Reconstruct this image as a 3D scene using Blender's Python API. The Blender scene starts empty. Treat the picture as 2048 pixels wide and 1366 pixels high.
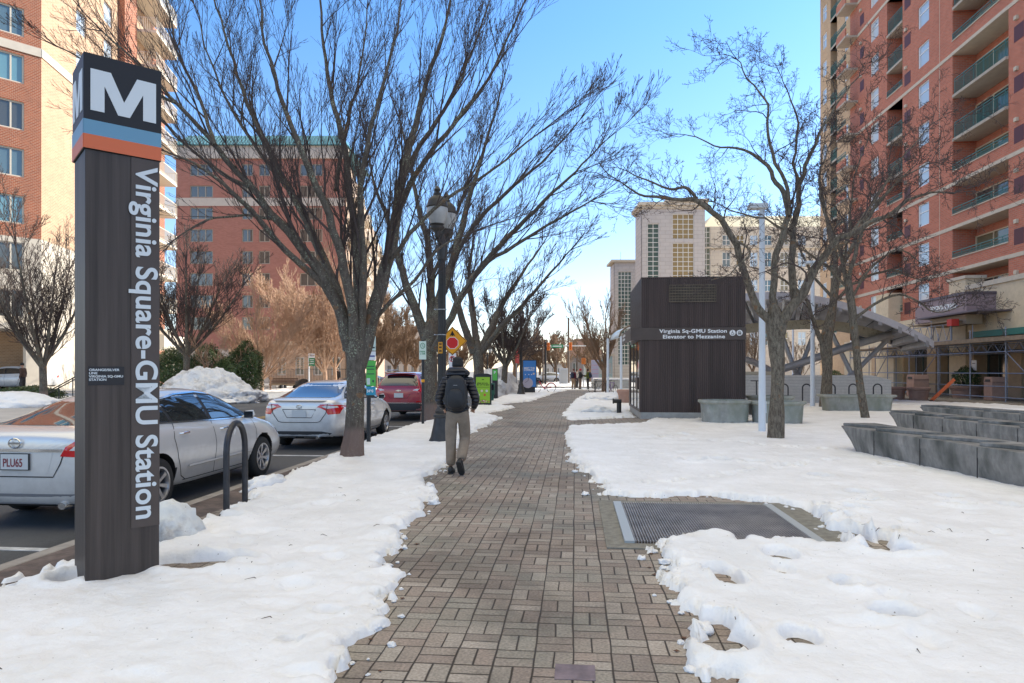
import bpy, bmesh, math, random
import numpy as np
from mathutils import Vector, Matrix, noise as mnoise
from mathutils.bvhtree import BVHTree
R = math.radians
sc = bpy.context.scene
COL = sc.collection
# ---------------- camera
YAW = R(5.27); CH = 1.57; F = 1365.0
cd = bpy.data.cameras.new('camera'); cam = bpy.data.objects.new('camera', cd); COL.objects.link(cam)
cam.location = (0, 0, CH); cam.rotation_euler = (R(90), 0, YAW)
cd.sensor_width = 36; cd.lens = 24; cd.shift_y = 59 / 2048; cd.clip_start = .05; cd.clip_end = 3000
sc.camera = cam
# ---------------- sky and sun
SAZ, SEL = R(58), R(31)          # sun azimuth from +Y towards +X, elevation
wd = bpy.data.worlds.new('World'); sc.world = wd; wd.use_nodes = True
nt = wd.node_tree; nt.nodes.clear()
sky = nt.nodes.new('ShaderNodeTexSky'); sky.sky_type = 'NISHITA'; sky.sun_disc = False
sky.sun_elevation = SEL; sky.sun_rotation = SAZ; sky.altitude = 50
sky.air_density = 1.0; sky.dust_density = .4; sky.ozone_density = 2.5
bg = nt.nodes.new('ShaderNodeBackground'); bg.inputs[1].default_value = .14
out = nt.nodes.new('ShaderNodeOutputWorld')
L0 = nt.links.new
def wnode(t, **k):
    n = nt.nodes.new(t)
    for q, v in k.items(): setattr(n, q, v)
    return n
hs = wnode('ShaderNodeHueSaturation'); hs.inputs['Saturation'].default_value = .95; L0(sky.outputs[0], hs.inputs['Color'])
tcw = wnode('ShaderNodeTexCoord'); spw = wnode('ShaderNodeSeparateXYZ'); L0(tcw.outputs['Generated'], spw.inputs[0])
# clear blue band in the lower sky, warm white added overhead, out of view, as neutral fill
rp = wnode('ShaderNodeValToRGB'); L0(spw.outputs[2], rp.inputs[0]); e = rp.color_ramp.elements
e[0].position = 0; e[0].color = (.80, .72, .74, 1); e[1].position = .45; e[1].color = (.43, .66, .86, 1)
q = e.new(.22); q.color = (.56, .67, .78, 1); q = e.new(.56); q.color = (.42, .66, .88, 1)
ml = wnode('ShaderNodeMix', data_type='RGBA', blend_type='MULTIPLY'); ml.inputs[0].default_value = 1; L0(hs.outputs[0], ml.inputs[6]); L0(rp.outputs[0], ml.inputs[7])
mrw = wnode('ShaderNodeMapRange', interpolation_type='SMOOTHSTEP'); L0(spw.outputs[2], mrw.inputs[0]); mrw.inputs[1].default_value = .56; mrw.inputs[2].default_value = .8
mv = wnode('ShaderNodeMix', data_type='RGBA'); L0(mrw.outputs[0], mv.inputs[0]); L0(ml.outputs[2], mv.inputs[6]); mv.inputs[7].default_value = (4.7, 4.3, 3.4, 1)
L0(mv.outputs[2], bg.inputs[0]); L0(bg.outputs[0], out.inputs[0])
sl = bpy.data.lights.new('sun', 'SUN'); sl.energy = 3.0; sl.angle = R(.5); sl.color = (1, .93, .82)
so = bpy.data.objects.new('sun', sl); COL.objects.link(so)
sdir = Vector((math.sin(SAZ) * math.cos(SEL), math.cos(SAZ) * math.cos(SEL), math.sin(SEL)))
so.rotation_euler = sdir.to_track_quat('Z', 'Y').to_euler(); so.location = sdir * 100
vs = sc.view_settings; vs.view_transform = 'Standard'; vs.look = 'None'; vs.exposure = 1.42; vs.gamma = 1
# ---------------- picking helpers (photo pixel + distance, or pixel on the ground, to world metres)
cT, sT = math.cos(YAW), math.sin(YAW)
def P(px, py, D):
    X = (px - 1024) / F * D
    return Vector((X * cT - D * sT, X * sT + D * cT, CH + (742 - py) / F * D))
def G(px, py, z=0.0):
    D = (CH - z) * F / (py - 742)
    v = P(px, py, D); return (v.x, v.y)
def AT(px, D):
    v = P(px, 742, D); return (v.x, v.y)
# ---------------- tags
def tag(o, label=None, cat=None, group=None, kind=None):
    if label: o['label'] = label
    if cat: o['category'] = cat
    if group: o['group'] = group
    if kind: o['kind'] = kind
    return o
def thing(name, label, cat, loc=(0, 0, 0), rotz=0, group=None):
    o = bpy.data.objects.new(name, None); COL.objects.link(o); o.empty_display_size = .2
    o.location = loc if len(loc) == 3 else (loc[0], loc[1], 0); o.rotation_euler = (0, 0, rotz)
    return tag(o, label, cat, group)
def mobj(name, me, mat=None, parent=None, smooth=False, loc=None, rot=None):
    o = bpy.data.objects.new(name, me); COL.objects.link(o)
    if mat is not None:
        me.materials.clear()
        for m in (mat if isinstance(mat, (list, tuple)) else [mat]): me.materials.append(m)
    if smooth: me.polygons.foreach_set('use_smooth', [True] * len(me.polygons))
    if parent: o.parent = parent
    if loc is not None: o.location = loc
    if rot is not None: o.rotation_euler = rot
    return o
def copy_tree(o, parent=None):
    c = o.copy(); COL.objects.link(c); c.parent = parent
    for ch in list(o.children): copy_tree(ch, c)
    return c
# ---------------- mesh builder
class MB:
    def __init__(s): s.v = []; s.f = []; s.m = []; s.cm = 0
    def add(s, vs_, fs):
        b = len(s.v); s.v += [tuple(v) for v in vs_]
        for f in fs: s.f.append(tuple(b + i for i in f)); s.m.append(s.cm)
        return s
    def box(s, x0, x1, y0, y1, z0, z1, M=None):
        vs_ = [Vector((x, y, z)) for z in (z0, z1) for y in (y0, y1) for x in (x0, x1)]
        if M is not None: vs_ = [M @ v for v in vs_]
        return s.add(vs_, [(0, 2, 3, 1), (4, 5, 7, 6), (0, 1, 5, 4), (2, 6, 7, 3), (0, 4, 6, 2), (1, 3, 7, 5)])
    def quad(s, a, b, c, d): return s.add([a, b, c, d], [(0, 1, 2, 3)])
    def tube(s, pts, rad, n=8, cap=True, flat=1.0):
        pts = [Vector(p) for p in pts]; k = len(pts)
        if not isinstance(rad, (list, tuple)): rad = [rad] * k
        b = len(s.v); u = None
        for i, p in enumerate(pts):
            d = (pts[min(i + 1, k - 1)] - pts[max(i - 1, 0)])
            if d.length < 1e-9: d = Vector((0, 0, 1))
            d.normalize()
            if u is None:
                u = d.orthogonal().normalized()
            else:
                u = (u - d * u.dot(d))
                if u.length < 1e-6: u = d.orthogonal()
                u.normalize()
            w = d.cross(u); r = rad[i]
            for j in range(n):
                a = 2 * math.pi * j / n
                s.v.append(tuple(p + u * (math.cos(a) * r) + w * (math.sin(a) * r * flat)))
        for i in range(k - 1):
            for j in range(n):
                j2 = (j + 1) % n
                s.f.append((b + i * n + j, b + i * n + j2, b + (i + 1) * n + j2, b + (i + 1) * n + j)); s.m.append(s.cm)
        if cap:
            s.f.append(tuple(b + j for j in reversed(range(n)))); s.m.append(s.cm)
            s.f.append(tuple(b + (k - 1) * n + j for j in range(n))); s.m.append(s.cm)
        return s
    def cyl(s, x, y, z0, z1, r, n=16, r2=None): return s.tube([(x, y, z0), (x, y, z1)], [r, r if r2 is None else r2], n)
    def lathe(s, prof, n=24, c=(0, 0, 0), axis='z', sx=1, sy=1, cap=True):
        b = len(s.v)
        for (r, z) in prof:
            for j in range(n):
                a = 2 * math.pi * j / n; p = (r * math.cos(a) * sx, r * math.sin(a) * sy, z)
                if axis == 'x': p = (p[2], p[0], p[1])
                if axis == 'y': p = (p[0], p[2], -p[1])
                s.v.append((p[0] + c[0], p[1] + c[1], p[2] + c[2]))
        k = len(prof)
        for i in range(k - 1):
            for j in range(n):
                j2 = (j + 1) % n
                s.f.append((b + i * n + j, b + i * n + j2, b + (i + 1) * n + j2, b + (i + 1) * n + j)); s.m.append(s.cm)
        if cap:
            if prof[0][0] > 1e-4: s.f.append(tuple(b + j for j in reversed(range(n)))); s.m.append(s.cm)
            if prof[-1][0] > 1e-4: s.f.append(tuple(b + (k - 1) * n + j for j in range(n))); s.m.append(s.cm)
        return s
    def prism(s, poly, z0, z1, M=None):
        n = len(poly); vs_ = [Vector((x, y, z0)) for x, y in poly] + [Vector((x, y, z1)) for x, y in poly]
        if M is not None: vs_ = [M @ v for v in vs_]
        return s.add(vs_, [tuple(reversed(range(n))), tuple(range(n, 2 * n))] + [(i, (i + 1) % n, n + (i + 1) % n, n + i) for i in range(n)])
    def loft(s, rings, closed=True, cap=True):
        b = len(s.v); k = len(rings); n = len(rings[0])
        for r in rings: s.v += [tuple(p) for p in r]
        for i in range(k - 1):
            for j in range(n if closed else n - 1):
                j2 = (j + 1) % n
                s.f.append((b + i * n + j, b + i * n + j2, b + (i + 1) * n + j2, b + (i + 1) * n + j)); s.m.append(s.cm)
        if cap:
            s.f.append(tuple(b + j for j in reversed(range(n)))); s.m.append(s.cm)
            s.f.append(tuple(b + (k - 1) * n + j for j in range(n))); s.m.append(s.cm)
        return s
    def mesh(s, name='m'):
        me = bpy.data.meshes.new(name); me.from_pydata(s.v, [], s.f)
        if any(s.m): me.polygons.foreach_set('material_index', s.m)
        me.update(); return me
    def build(s, name, mat, parent=None, smooth=False, bevel=0, seg=2, fix=True, **k):
        me = s.mesh(name); 
        if fix:
            bm = bmesh.new(); bm.from_mesh(me); bmesh.ops.recalc_face_normals(bm, faces=bm.faces); bm.to_mesh(me); bm.free()
        o = mobj(name, me, mat, parent, smooth, **k)
        if smooth: autosmooth(o)
        if bevel:
            md = o.modifiers.new('bevel', 'BEVEL'); md.width = bevel; md.segments = seg; md.limit_method = 'ANGLE'; md.angle_limit = R(40)
        return o
def autosmooth(o, ang=40):
    me = o.data; bm = bmesh.new(); bm.from_mesh(me)
    for e in bm.edges:
        if len(e.link_faces) == 2: e.smooth = e.calc_face_angle(0) < R(ang)
    bm.to_mesh(me); bm.free()
def baked(me_name, o):
    dg = bpy.context.evaluated_depsgraph_get(); me = bpy.data.meshes.new_from_object(o.evaluated_get(dg)); me.name = me_name
    return me
def rm(o): bpy.data.objects.remove(o, do_unlink=True)
def text_mesh(s, size, depth=.004, bold=0.0, align='LEFT', spacing=1.0, line=1.0, sx=1.0):
    c = bpy.data.curves.new('t', 'FONT'); c.body = s; c.size = size; c.extrude = depth / 2; c.offset = bold; c.align_x = align
    c.space_character = spacing; c.space_line = line
    o = bpy.data.objects.new('t', c); COL.objects.link(o); bpy.context.view_layer.update()
    me = baked('lettering', o); rm(o); bpy.data.curves.remove(c)
    if sx != 1: me.transform(Matrix.Diagonal((sx, 1, 1, 1)))
    return me
def text(name, s, size, mat, parent, M, **k):
    me = text_mesh(s, size, **k); me.transform(M); return mobj(name, me, mat, parent)
def FM(x, y, z, face='-y', roll=0):
    """matrix: text lying in xy with normal z -> upright plane facing a direction"""
    rz = {'-y': 0, '+x': R(90), '+y': R(180), '-x': R(-90)}[face] if isinstance(face, str) else face
    return Matrix.Translation((x, y, z)) @ Matrix.Rotation(rz, 4, 'Z') @ Matrix.Rotation(R(90), 4, 'X') @ Matrix.Rotation(roll, 4, 'Z')
# ---------------- materials
MATS = {}
def nn(nt, t, **k):
    n = nt.nodes.new(t)
    for a, b in k.items(): setattr(n, a, b)
    return n
def mat(name, col, rough=.6, metal=0, var=.0, vscale=3, bump=0, bscale=30, spec=None, coat=0, coords='Object', var2=0, v2scale=.6, stretch=None, tint=None, emit=None, bdist=.01):
    if name in MATS: return MATS[name]
    m = bpy.data.materials.new(name); m.use_nodes = True; t = m.node_tree; b = t.nodes['Principled BSDF']; MATS[name] = m
    c = (*col, 1); b.inputs['Base Color'].default_value = c; b.inputs['Roughness'].default_value = rough; b.inputs['Metallic'].default_value = metal
    if spec is not None: b.inputs['Specular IOR Level'].default_value = spec
    if coat: b.inputs['Coat Weight'].default_value = coat; b.inputs['Coat Roughness'].default_value = .05
    if emit: b.inputs['Emission Color'].default_value = (*emit[0], 1); b.inputs['Emission Strength'].default_value = emit[1]
    tc = nn(t, 'ShaderNodeTexCoord'); co = tc.outputs[coords]
    if stretch:
        mp = nn(t, 'ShaderNodeMapping'); mp.inputs['Scale'].default_value = stretch; t.links.new(co, mp.inputs[0]); co = mp.outputs[0]
    cur = None
    def vary(prev, sc_, amt):
        n = nn(t, 'ShaderNodeTexNoise'); n.inputs['Scale'].default_value = sc_; n.inputs['Detail'].default_value = 6; n.inputs['Roughness'].default_value = .65
        t.links.new(co, n.inputs[0])
        mr = nn(t, 'ShaderNodeMapRange'); mr.inputs[1].default_value = .3; mr.inputs[2].default_value = .7; mr.inputs[3].default_value = 1 - amt; mr.inputs[4].default_value = 1 + amt
        t.links.new(n.outputs[0], mr.inputs[0])
        mx = nn(t, 'ShaderNodeMix', data_type='RGBA', blend_type='MULTIPLY'); mx.inputs[0].default_value = 1
        if prev is None: mx.inputs[6].default_value = c
        else: t.links.new(prev, mx.inputs[6])
        t.links.new(mr.outputs[0], mx.inputs[7]); return mx.outputs[2]
    if var: cur = vary(cur, vscale, var)
    if var2: cur = vary(cur, v2scale, var2)
    if tint:     # patches of a second colour: (colour, scale, low, high)
        n = nn(t, 'ShaderNodeTexNoise'); n.inputs['Scale'].default_value = tint[1]; n.inputs['Detail'].default_value = 5; t.links.new(co, n.inputs[0])
        mr = nn(t, 'ShaderNodeMapRange'); mr.inputs[1].default_value = tint[2]; mr.inputs[2].default_value = tint[3]; t.links.new(n.outputs[0], mr.inputs[0])
        mx = nn(t, 'ShaderNodeMix', data_type='RGBA'); t.links.new(mr.outputs[0], mx.inputs[0])
        if cur is None: mx.inputs[6].default_value = c
        else: t.links.new(cur, mx.inputs[6])
        mx.inputs[7].default_value = (*tint[0], 1); cur = mx.outputs[2]
    if cur is not None: t.links.new(cur, b.inputs['Base Color'])
    if bump:
        n = nn(t, 'ShaderNodeTexNoise'); n.inputs['Scale'].default_value = bscale; n.inputs['Detail'].default_value = 5; t.links.new(co, n.inputs[0])
        bp = nn(t, 'ShaderNodeBump'); bp.inputs['Strength'].default_value = bump; bp.inputs['Distance'].default_value = bdist
        t.links.new(n.outputs[0], bp.inputs['Height']); t.links.new(bp.outputs[0], b.inputs['Normal'])
    return m
def brick_mat(name, c1, c2, mortar, rw=.2, rh=.068, ms=.012, var=.18, bump=.3, offset=.5):
    if name in MATS: return MATS[name]
    m = bpy.data.materials.new(name); m.use_nodes = True; t = m.node_tree; b = t.nodes['Principled BSDF']; MATS[name] = m
    b.inputs['Roughness'].default_value = .85
    tc = nn(t, 'ShaderNodeTexCoord'); sp = nn(t, 'ShaderNodeSeparateXYZ'); t.links.new(tc.outputs['Object'], sp.inputs[0])
    ad = nn(t, 'ShaderNodeMath', operation='ADD'); t.links.new(sp.outputs[0], ad.inputs[0]); t.links.new(sp.outputs[1], ad.inputs[1])
    cb = nn(t, 'ShaderNodeCombineXYZ'); t.links.new(ad.outputs[0], cb.inputs[0]); t.links.new(sp.outputs[2], cb.inputs[1])
    br = nn(t, 'ShaderNodeTexBrick'); t.links.new(cb.outputs[0], br.inputs[0]); br.offset = offset
    br.inputs['Color1'].default_value = (*c1, 1); br.inputs['Color2'].default_value = (*c2, 1); br.inputs['Mortar'].default_value = (*mortar, 1)
    br.inputs['Scale'].default_value = 1; br.inputs['Brick Width'].default_value = rw; br.inputs['Row Height'].default_value = rh; br.inputs['Mortar Size'].default_value = ms
    br.inputs['Bias'].default_value = 0; br.inputs['Mortar Smooth'].default_value = .2
    n = nn(t, 'ShaderNodeTexNoise'); n.inputs['Scale'].default_value = .7; n.inputs['Detail'].default_value = 8; n.inputs['Roughness'].default_value = .7; t.links.new(tc.outputs['Object'], n.inputs[0])
    mr = nn(t, 'ShaderNodeMapRange'); mr.inputs[1].default_value = .3; mr.inputs[2].default_value = .7; mr.inputs[3].default_value = 1 - var; mr.inputs[4].default_value = 1 + var; t.links.new(n.outputs[0], mr.inputs[0])
    mx = nn(t, 'ShaderNodeMix', data_type='RGBA', blend_type='MULTIPLY'); mx.inputs[0].default_value = 1
    t.links.new(br.outputs[0], mx.inputs[6]); t.links.new(mr.outputs[0], mx.inputs[7]); t.links.new(mx.outputs[2], b.inputs['Base Color'])
    if bump:
        bp = nn(t, 'ShaderNodeBump'); bp.inputs['Strength'].default_value = bump; bp.inputs['Distance'].default_value = .01; bp.invert = True
        t.links.new(br.outputs[1], bp.inputs['Height']); t.links.new(bp.outputs[0], b.inputs['Normal'])
    return m
WHITE = mat('white_paint', (.8, .8, .8), .5)
BLACKM = mat('black_metal', (.02, .02, .022), .45, .0, var=.2)
BRONZE = mat('bronze_metal', (.035, .028, .026), .38, .6, var=.35, vscale=1.6, stretch=(9, 9, .6))
DARKG = mat('dark_glass', (.02, .025, .03), .04, 0, spec=1.0)
CONC = mat('concrete', (.36, .36, .34), .85, var=.15, vscale=4, var2=.15, v2scale=.8, bump=.25, bscale=40)
CONCD = mat('weathered_concrete', (.205, .20, .19), .85, var=.32, vscale=3.5, var2=.25, v2scale=9, bump=.4, bscale=35, stretch=(1, 1, .45), tint=((.055, .06, .055), 2.4, .48, .75))
STEEL = mat('galvanised_steel', (.42, .43, .45), .42, .7, var=.2, vscale=8)
RUBBER = mat('rubber', (.018, .018, .018), .8)
CHROME = mat('chrome', (.8, .8, .8), .12, 1)
# ---------------- noise for terrain
rng = np.random.RandomState(7); LAT = rng.rand(256, 256)
def vnoise(x, y):
    xi = np.floor(x).astype(int); yi = np.floor(y).astype(int); fx = x - xi; fy = y - yi
    fx = fx * fx * (3 - 2 * fx); fy = fy * fy * (3 - 2 * fy)
    a = LAT[xi % 256, yi % 256]; b = LAT[(xi + 1) % 256, yi % 256]; c = LAT[xi % 256, (yi + 1) % 256]; d = LAT[(xi + 1) % 256, (yi + 1) % 256]
    return (a * (1 - fx) + b * fx) * (1 - fy) + (c * (1 - fx) + d * fx) * fy
def fbm(x, y, o=4, g=.5):
    s = 0; a = 1; t = 0
    for i in range(o): s = s + a * (vnoise(x + 17.3 * i, y + 9.1 * i) - .5); t += a; a *= g; x = x * 2.03; y = y * 2.03
    return s / t
def polysd(x, y, poly):
    """signed distance, positive inside"""
    d = np.full(x.shape, 1e9); ins = np.zeros(x.shape, bool); n = len(poly)
    for i in range(n):
        x1, y1 = poly[i]; x2, y2 = poly[(i + 1) % n]; dx, dy = x2 - x1, y2 - y1
        t = np.clip(((x - x1) * dx + (y - y1) * dy) / (dx * dx + dy * dy + 1e-12), 0, 1)
        d = np.minimum(d, np.hypot(x - x1 - t * dx, y - y1 - t * dy))
        c = ((y1 > y) != (y2 > y)); xx = dx * (y - y1) / (dy if abs(dy) > 1e-12 else 1e-12) + x1; ins ^= c & (x < xx)
    return np.where(ins, d, -d)
def gridmesh(name, xs, ys, Z, cull=None):
    nx, ny = len(xs), len(ys); X, Y = np.meshgrid(xs, ys)
    V = np.stack([X, Y, Z], -1).reshape(-1, 3)
    i = np.arange(nx * ny).reshape(ny, nx); Q = np.stack([i[:-1, :-1], i[:-1, 1:], i[1:, 1:], i[1:, :-1]], -1).reshape(-1, 4)
    if cull is not None:
        zz = V[:, 2][Q].max(1); Q = Q[zz > cull]
        used = np.unique(Q); mp = np.zeros(len(V), int); mp[used] = np.arange(len(used)); V = V[used]; Q = mp[Q]
    me = bpy.data.meshes.new(name); me.vertices.add(len(V)); me.vertices.foreach_set('co', V.ravel())
    me.loops.add(len(Q) * 4); me.loops.foreach_set('vertex_index', Q.ravel().astype(np.int32))
    me.polygons.add(len(Q)); me.polygons.foreach_set('loop_start', np.arange(0, len(Q) * 4, 4, dtype=np.int32))
    me.polygons.foreach_set('use_smooth', np.ones(len(Q), bool)); me.update(calc_edges=True); return me
# ---------------- pavers
def paver_mat():
    m = bpy.data.materials.new('basketweave_pavers'); m.use_nodes = True; t = m.node_tree; b = t.nodes['Principled BSDF']; L = t.links.new
    def M(op, a, b_=None, c=None):
        n = nn(t, 'ShaderNodeMath', operation=op)
        for i, q in enumerate((a, b_, c)):
            if q is None: continue
            if isinstance(q, (int, float)): n.inputs[i].default_value = q
            else: L(q, n.inputs[i])
        return n.outputs[0]
    tc = nn(t, 'ShaderNodeTexCoord'); S = .213
    nz = nn(t, 'ShaderNodeTexNoise'); nz.inputs['Scale'].default_value = 2.2; L(tc.outputs['Object'], nz.inputs[0])
    wob = nn(t, 'ShaderNodeVectorMath', operation='SCALE'); L(nz.outputs['Color'], wob.inputs[0]); wob.inputs['Scale'].default_value = .022
    av = nn(t, 'ShaderNodeVectorMath', operation='ADD'); L(tc.outputs['Object'], av.inputs[0]); L(wob.outputs[0], av.inputs[1])
    sp = nn(t, 'ShaderNodeSeparateXYZ'); L(av.outputs[0], sp.inputs[0])
    u = M('DIVIDE', sp.outputs[0], S); v = M('DIVIDE', sp.outputs[1], S)
    fu = M('FLOOR', u); fv = M('FLOOR', v); par = M('MODULO', M('ABSOLUTE', M('ADD', fu, fv)), 2.0)
    cu = M('SUBTRACT', u, fu); cv = M('SUBTRACT', v, fv)
    # split direction by parity: s = coordinate across the pair
    def mixf(a, b_): return M('ADD', M('MULTIPLY', a, M('SUBTRACT', 1.0, par)), M('MULTIPLY', b_, par))
    across = mixf(cu, cv)
    half = M('FLOOR', M('MULTIPLY', across, 2.0)); loc = M('SUBTRACT', M('MULTIPLY', across, 2.0), half)
    e1 = M('MULTIPLY', M('MINIMUM', loc, M('SUBTRACT', 1.0, loc)), S / 2)
    along = mixf(cv, cu); e2 = M('MULTIPLY', M('MINIMUM', along, M('SUBTRACT', 1.0, along)), S)
    ed = M('MINIMUM', e1, e2)
    n2 = nn(t, 'ShaderNodeTexNoise'); n2.inputs['Scale'].default_value = 1.1; n2.inputs['Detail'].default_value = 4; L(tc.outputs['Object'], n2.inputs[0])
    jw = M('MULTIPLY_ADD', n2.outputs[0], .022, -.0020)
    mr = nn(t, 'ShaderNodeMapRange', interpolation_type='SMOOTHSTEP'); L(ed, mr.inputs[0]); mr.inputs[1].default_value = .0012; L(M('MAXIMUM', jw, .003), mr.inputs[2])
    joint = mr.outputs[0]
    wn = nn(t, 'ShaderNodeTexWhiteNoise'); cb = nn(t, 'ShaderNodeCombineXYZ'); L(fu, cb.inputs[0]); L(fv, cb.inputs[1]); L(half, cb.inputs[2]); L(cb.outputs[0], wn.inputs[0])
    cr = nn(t, 'ShaderNodeValToRGB'); L(wn.outputs[0], cr.inputs[0]); e = cr.color_ramp.elements
    e[0].position = 0; e[0].color = (.178, .148, .126, 1); e[1].position = 1; e[1].color = (.285, .248, .212, 1)
    q = e.new(.35); q.color = (.222, .180, .150, 1); q = e.new(.7); q.color = (.215, .19, .16, 1)
    # big stains: greenish grey moss and darker damp
    n3 = nn(t, 'ShaderNodeTexNoise'); n3.inputs['Scale'].default_value = .9; n3.inputs['Detail'].default_value = 6; n3.inputs['Roughness'].default_value = .6; L(tc.outputs['Object'], n3.inputs[0])
    m3 = nn(t, 'ShaderNodeMapRange'); L(n3.outputs[0], m3.inputs[0]); m3.inputs[1].default_value = .48; m3.inputs[2].default_value = .66; m3.inputs[4].default_value = .62
    mx = nn(t, 'ShaderNodeMix', data_type='RGBA'); L(m3.outputs[0], mx.inputs[0]); L(cr.outputs[0], mx.inputs[6]); mx.inputs[7].default_value = (.15, .152, .118, 1)
    n7 = nn(t, 'ShaderNodeTexNoise'); n7.inputs['Scale'].default_value = .55; n7.inputs['Detail'].default_value = 7; n7.inputs['Roughness'].default_value = .65; n7.inputs['Distortion'].default_value = .8; av7 = nn(t, 'ShaderNodeVectorMath', operation='ADD'); av7.inputs[1].default_value = (7, 3, 0); L(tc.outputs['Object'], av7.inputs[0]); L(av7.outputs[0], n7.inputs[0])
    m7 = nn(t, 'ShaderNodeMapRange'); L(n7.outputs[0], m7.inputs[0]); m7.inputs[1].default_value = .46; m7.inputs[2].default_value = .62; m7.inputs[3].default_value = 1.34; m7.inputs[4].default_value = .86
    mx7 = nn(t, 'ShaderNodeMix', data_type='RGBA', blend_type='MULTIPLY'); mx7.inputs[0].default_value = 1; L(mx.outputs[2], mx7.inputs[6]); L(m7.outputs[0], mx7.inputs[7]); mx = mx7
    n4 = nn(t, 'ShaderNodeTexNoise'); n4.inputs['Scale'].default_value = 60; n4.inputs['Detail'].default_value = 4; L(tc.outputs['Object'], n4.inputs[0])
    m4 = nn(t, 'ShaderNodeMapRange'); L(n4.outputs[0], m4.inputs[0]); m4.inputs[1].default_value = .3; m4.inputs[2].default_value = .7; m4.inputs[3].default_value = .72; m4.inputs[4].default_value = 1.3
    mx2 = nn(t, 'ShaderNodeMix', data_type='RGBA', blend_type='MULTIPLY'); mx2.inputs[0].default_value = 1; L(mx.outputs[2], mx2.inputs[6]); L(m4.outputs[0], mx2.inputs[7])
    mx3 = nn(t, 'ShaderNodeMix', data_type='RGBA'); L(joint, mx3.inputs[0]); mx3.inputs[6].default_value = (.035, .028, .022, 1); L(mx2.outputs[2], mx3.inputs[7])
    L(mx3.outputs[2], b.inputs['Base Color'])
    rr = nn(t, 'ShaderNodeMapRange'); L(n3.outputs[0], rr.inputs[0]); rr.inputs[1].default_value = .3; rr.inputs[2].default_value = .7; rr.inputs[3].default_value = .9; rr.inputs[4].default_value = .6; b.inputs['Specular IOR Level'].default_value = .3; L(rr.outputs[0], b.inputs['Roughness'])
    hh = M('MULTIPLY_ADD', n4.outputs[0], .25, joint)
    bp = nn(t, 'ShaderNodeBump'); bp.inputs['Strength'].default_value = .55; bp.inputs['Distance'].default_value = .006; L(hh, bp.inputs['Height']); L(bp.outputs[0], b.inputs['Normal'])
    return m
PAVER = paver_mat()
def snow_mat(name='snow', col=(.87, .87, .875), dirt=.0, dcol=(.2, .18, .16)):
    m = bpy.data.materials.new(name); m.use_nodes = True; t = m.node_tree; b = t.nodes['Principled BSDF']; L = t.links.new
    b.inputs['Roughness'].default_value = .55; b.inputs['Specular IOR Level'].default_value = .35
    tc = nn(t, 'ShaderNodeTexCoord')
    n = nn(t, 'ShaderNodeTexNoise'); n.inputs['Scale'].default_value = 1.3; n.inputs['Detail'].default_value = 8; n.inputs['Roughness'].default_value = .62; L(tc.outputs['Object'], n.inputs[0])
    cr = nn(t, 'ShaderNodeValToRGB'); L(n.outputs[0], cr.inputs[0]); e = cr.color_ramp.elements
    e[0].position = .36; e[0].color = (col[0] * .86, col[1] * .855, col[2] * .84, 1); e[1].position = .7; e[1].color = (*col, 1)
    # specks of grit
    v = nn(t, 'ShaderNodeTexVoronoi'); v.inputs['Scale'].default_value = 13; L(tc.outputs['Object'], v.inputs[0])
    n5 = nn(t, 'ShaderNodeTexNoise'); n5.inputs['Scale'].default_value = 45; n5.inputs['Detail'].default_value = 3; L(tc.outputs['Object'], n5.inputs[0])
    ad = nn(t, 'ShaderNodeMath', operation='MULTIPLY_ADD'); L(n5.outputs[0], ad.inputs[0]); ad.inputs[1].default_value = .12; L(v.outputs[0], ad.inputs[2])
    mr = nn(t, 'ShaderNodeMapRange'); L(ad.outputs[0], mr.inputs[0]); mr.inputs[1].default_value = .11; mr.inputs[2].default_value = .135; mr.inputs[3].default_value = .7; mr.inputs[4].default_value = 0
    mx = nn(t, 'ShaderNodeMix', data_type='RGBA'); L(mr.outputs[0], mx.inputs[0]); L(cr.outputs[0], mx.inputs[6]); mx.inputs[7].default_value = (.16, .14, .12, 1); cur = mx.outputs[2]
    if dirt:
        n6 = nn(t, 'ShaderNodeTexNoise'); n6.inputs['Scale'].default_value = 1.1; n6.inputs['Detail'].default_value = 9; n6.inputs['Roughness'].default_value = .7; L(tc.outputs['Object'], n6.inputs[0])
        m6 = nn(t, 'ShaderNodeMapRange'); L(n6.outputs[0], m6.inputs[0]); m6.inputs[1].default_value = .5; m6.inputs[2].default_value = .68; m6.inputs[4].default_value = dirt
        mx = nn(t, 'ShaderNodeMix', data_type='RGBA'); L(m6.outputs[0], mx.inputs[0]); L(cur, mx.inputs[6]); mx.inputs[7].default_value = (*dcol, 1); cur = mx.outputs[2]
    L(cur, b.inputs['Base Color'])
    nb = nn(t, 'ShaderNodeTexNoise'); nb.inputs['Scale'].default_value = 9; nb.inputs['Detail'].default_value = 8; nb.inputs['Roughness'].default_value = .6; L(tc.outputs['Object'], nb.inputs[0])
    bp = nn(t, 'ShaderNodeBump'); bp.inputs['Strength'].default_value = .6; bp.inputs['Distance'].default_value = .035; L(nb.outputs[0], bp.inputs['Height']); L(bp.outputs[0], b.inputs['Normal'])
    return m
SNOW = snow_mat(); SNOWD = snow_mat('dirty_snow', (.72, .73, .75), .75)
ASPH = mat('asphalt', (.062, .062, .064), .8, var=.3, vscale=60, var2=.35, v2scale=.5, bump=.5, bscale=90, stretch=(1, .35, 1), tint=((.105, .105, .105), .55, .5, .72))
EARTH = mat('distant_ground', (.22, .21, .2), .9, var=.3, vscale=.05)
KERBM = mat('kerb_concrete', (.30, .27, .24), .85, var=.25, vscale=5, bump=.3, bscale=50)
VERGE = mat('dirt_brick_verge', (.115, .085, .072), .85, var=.4, vscale=9, var2=.3, v2scale=1.2, bump=.5, bscale=40, tint=((.05, .04, .035), 3, .5, .7))
KX = -4.5; RZ = -.13
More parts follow.
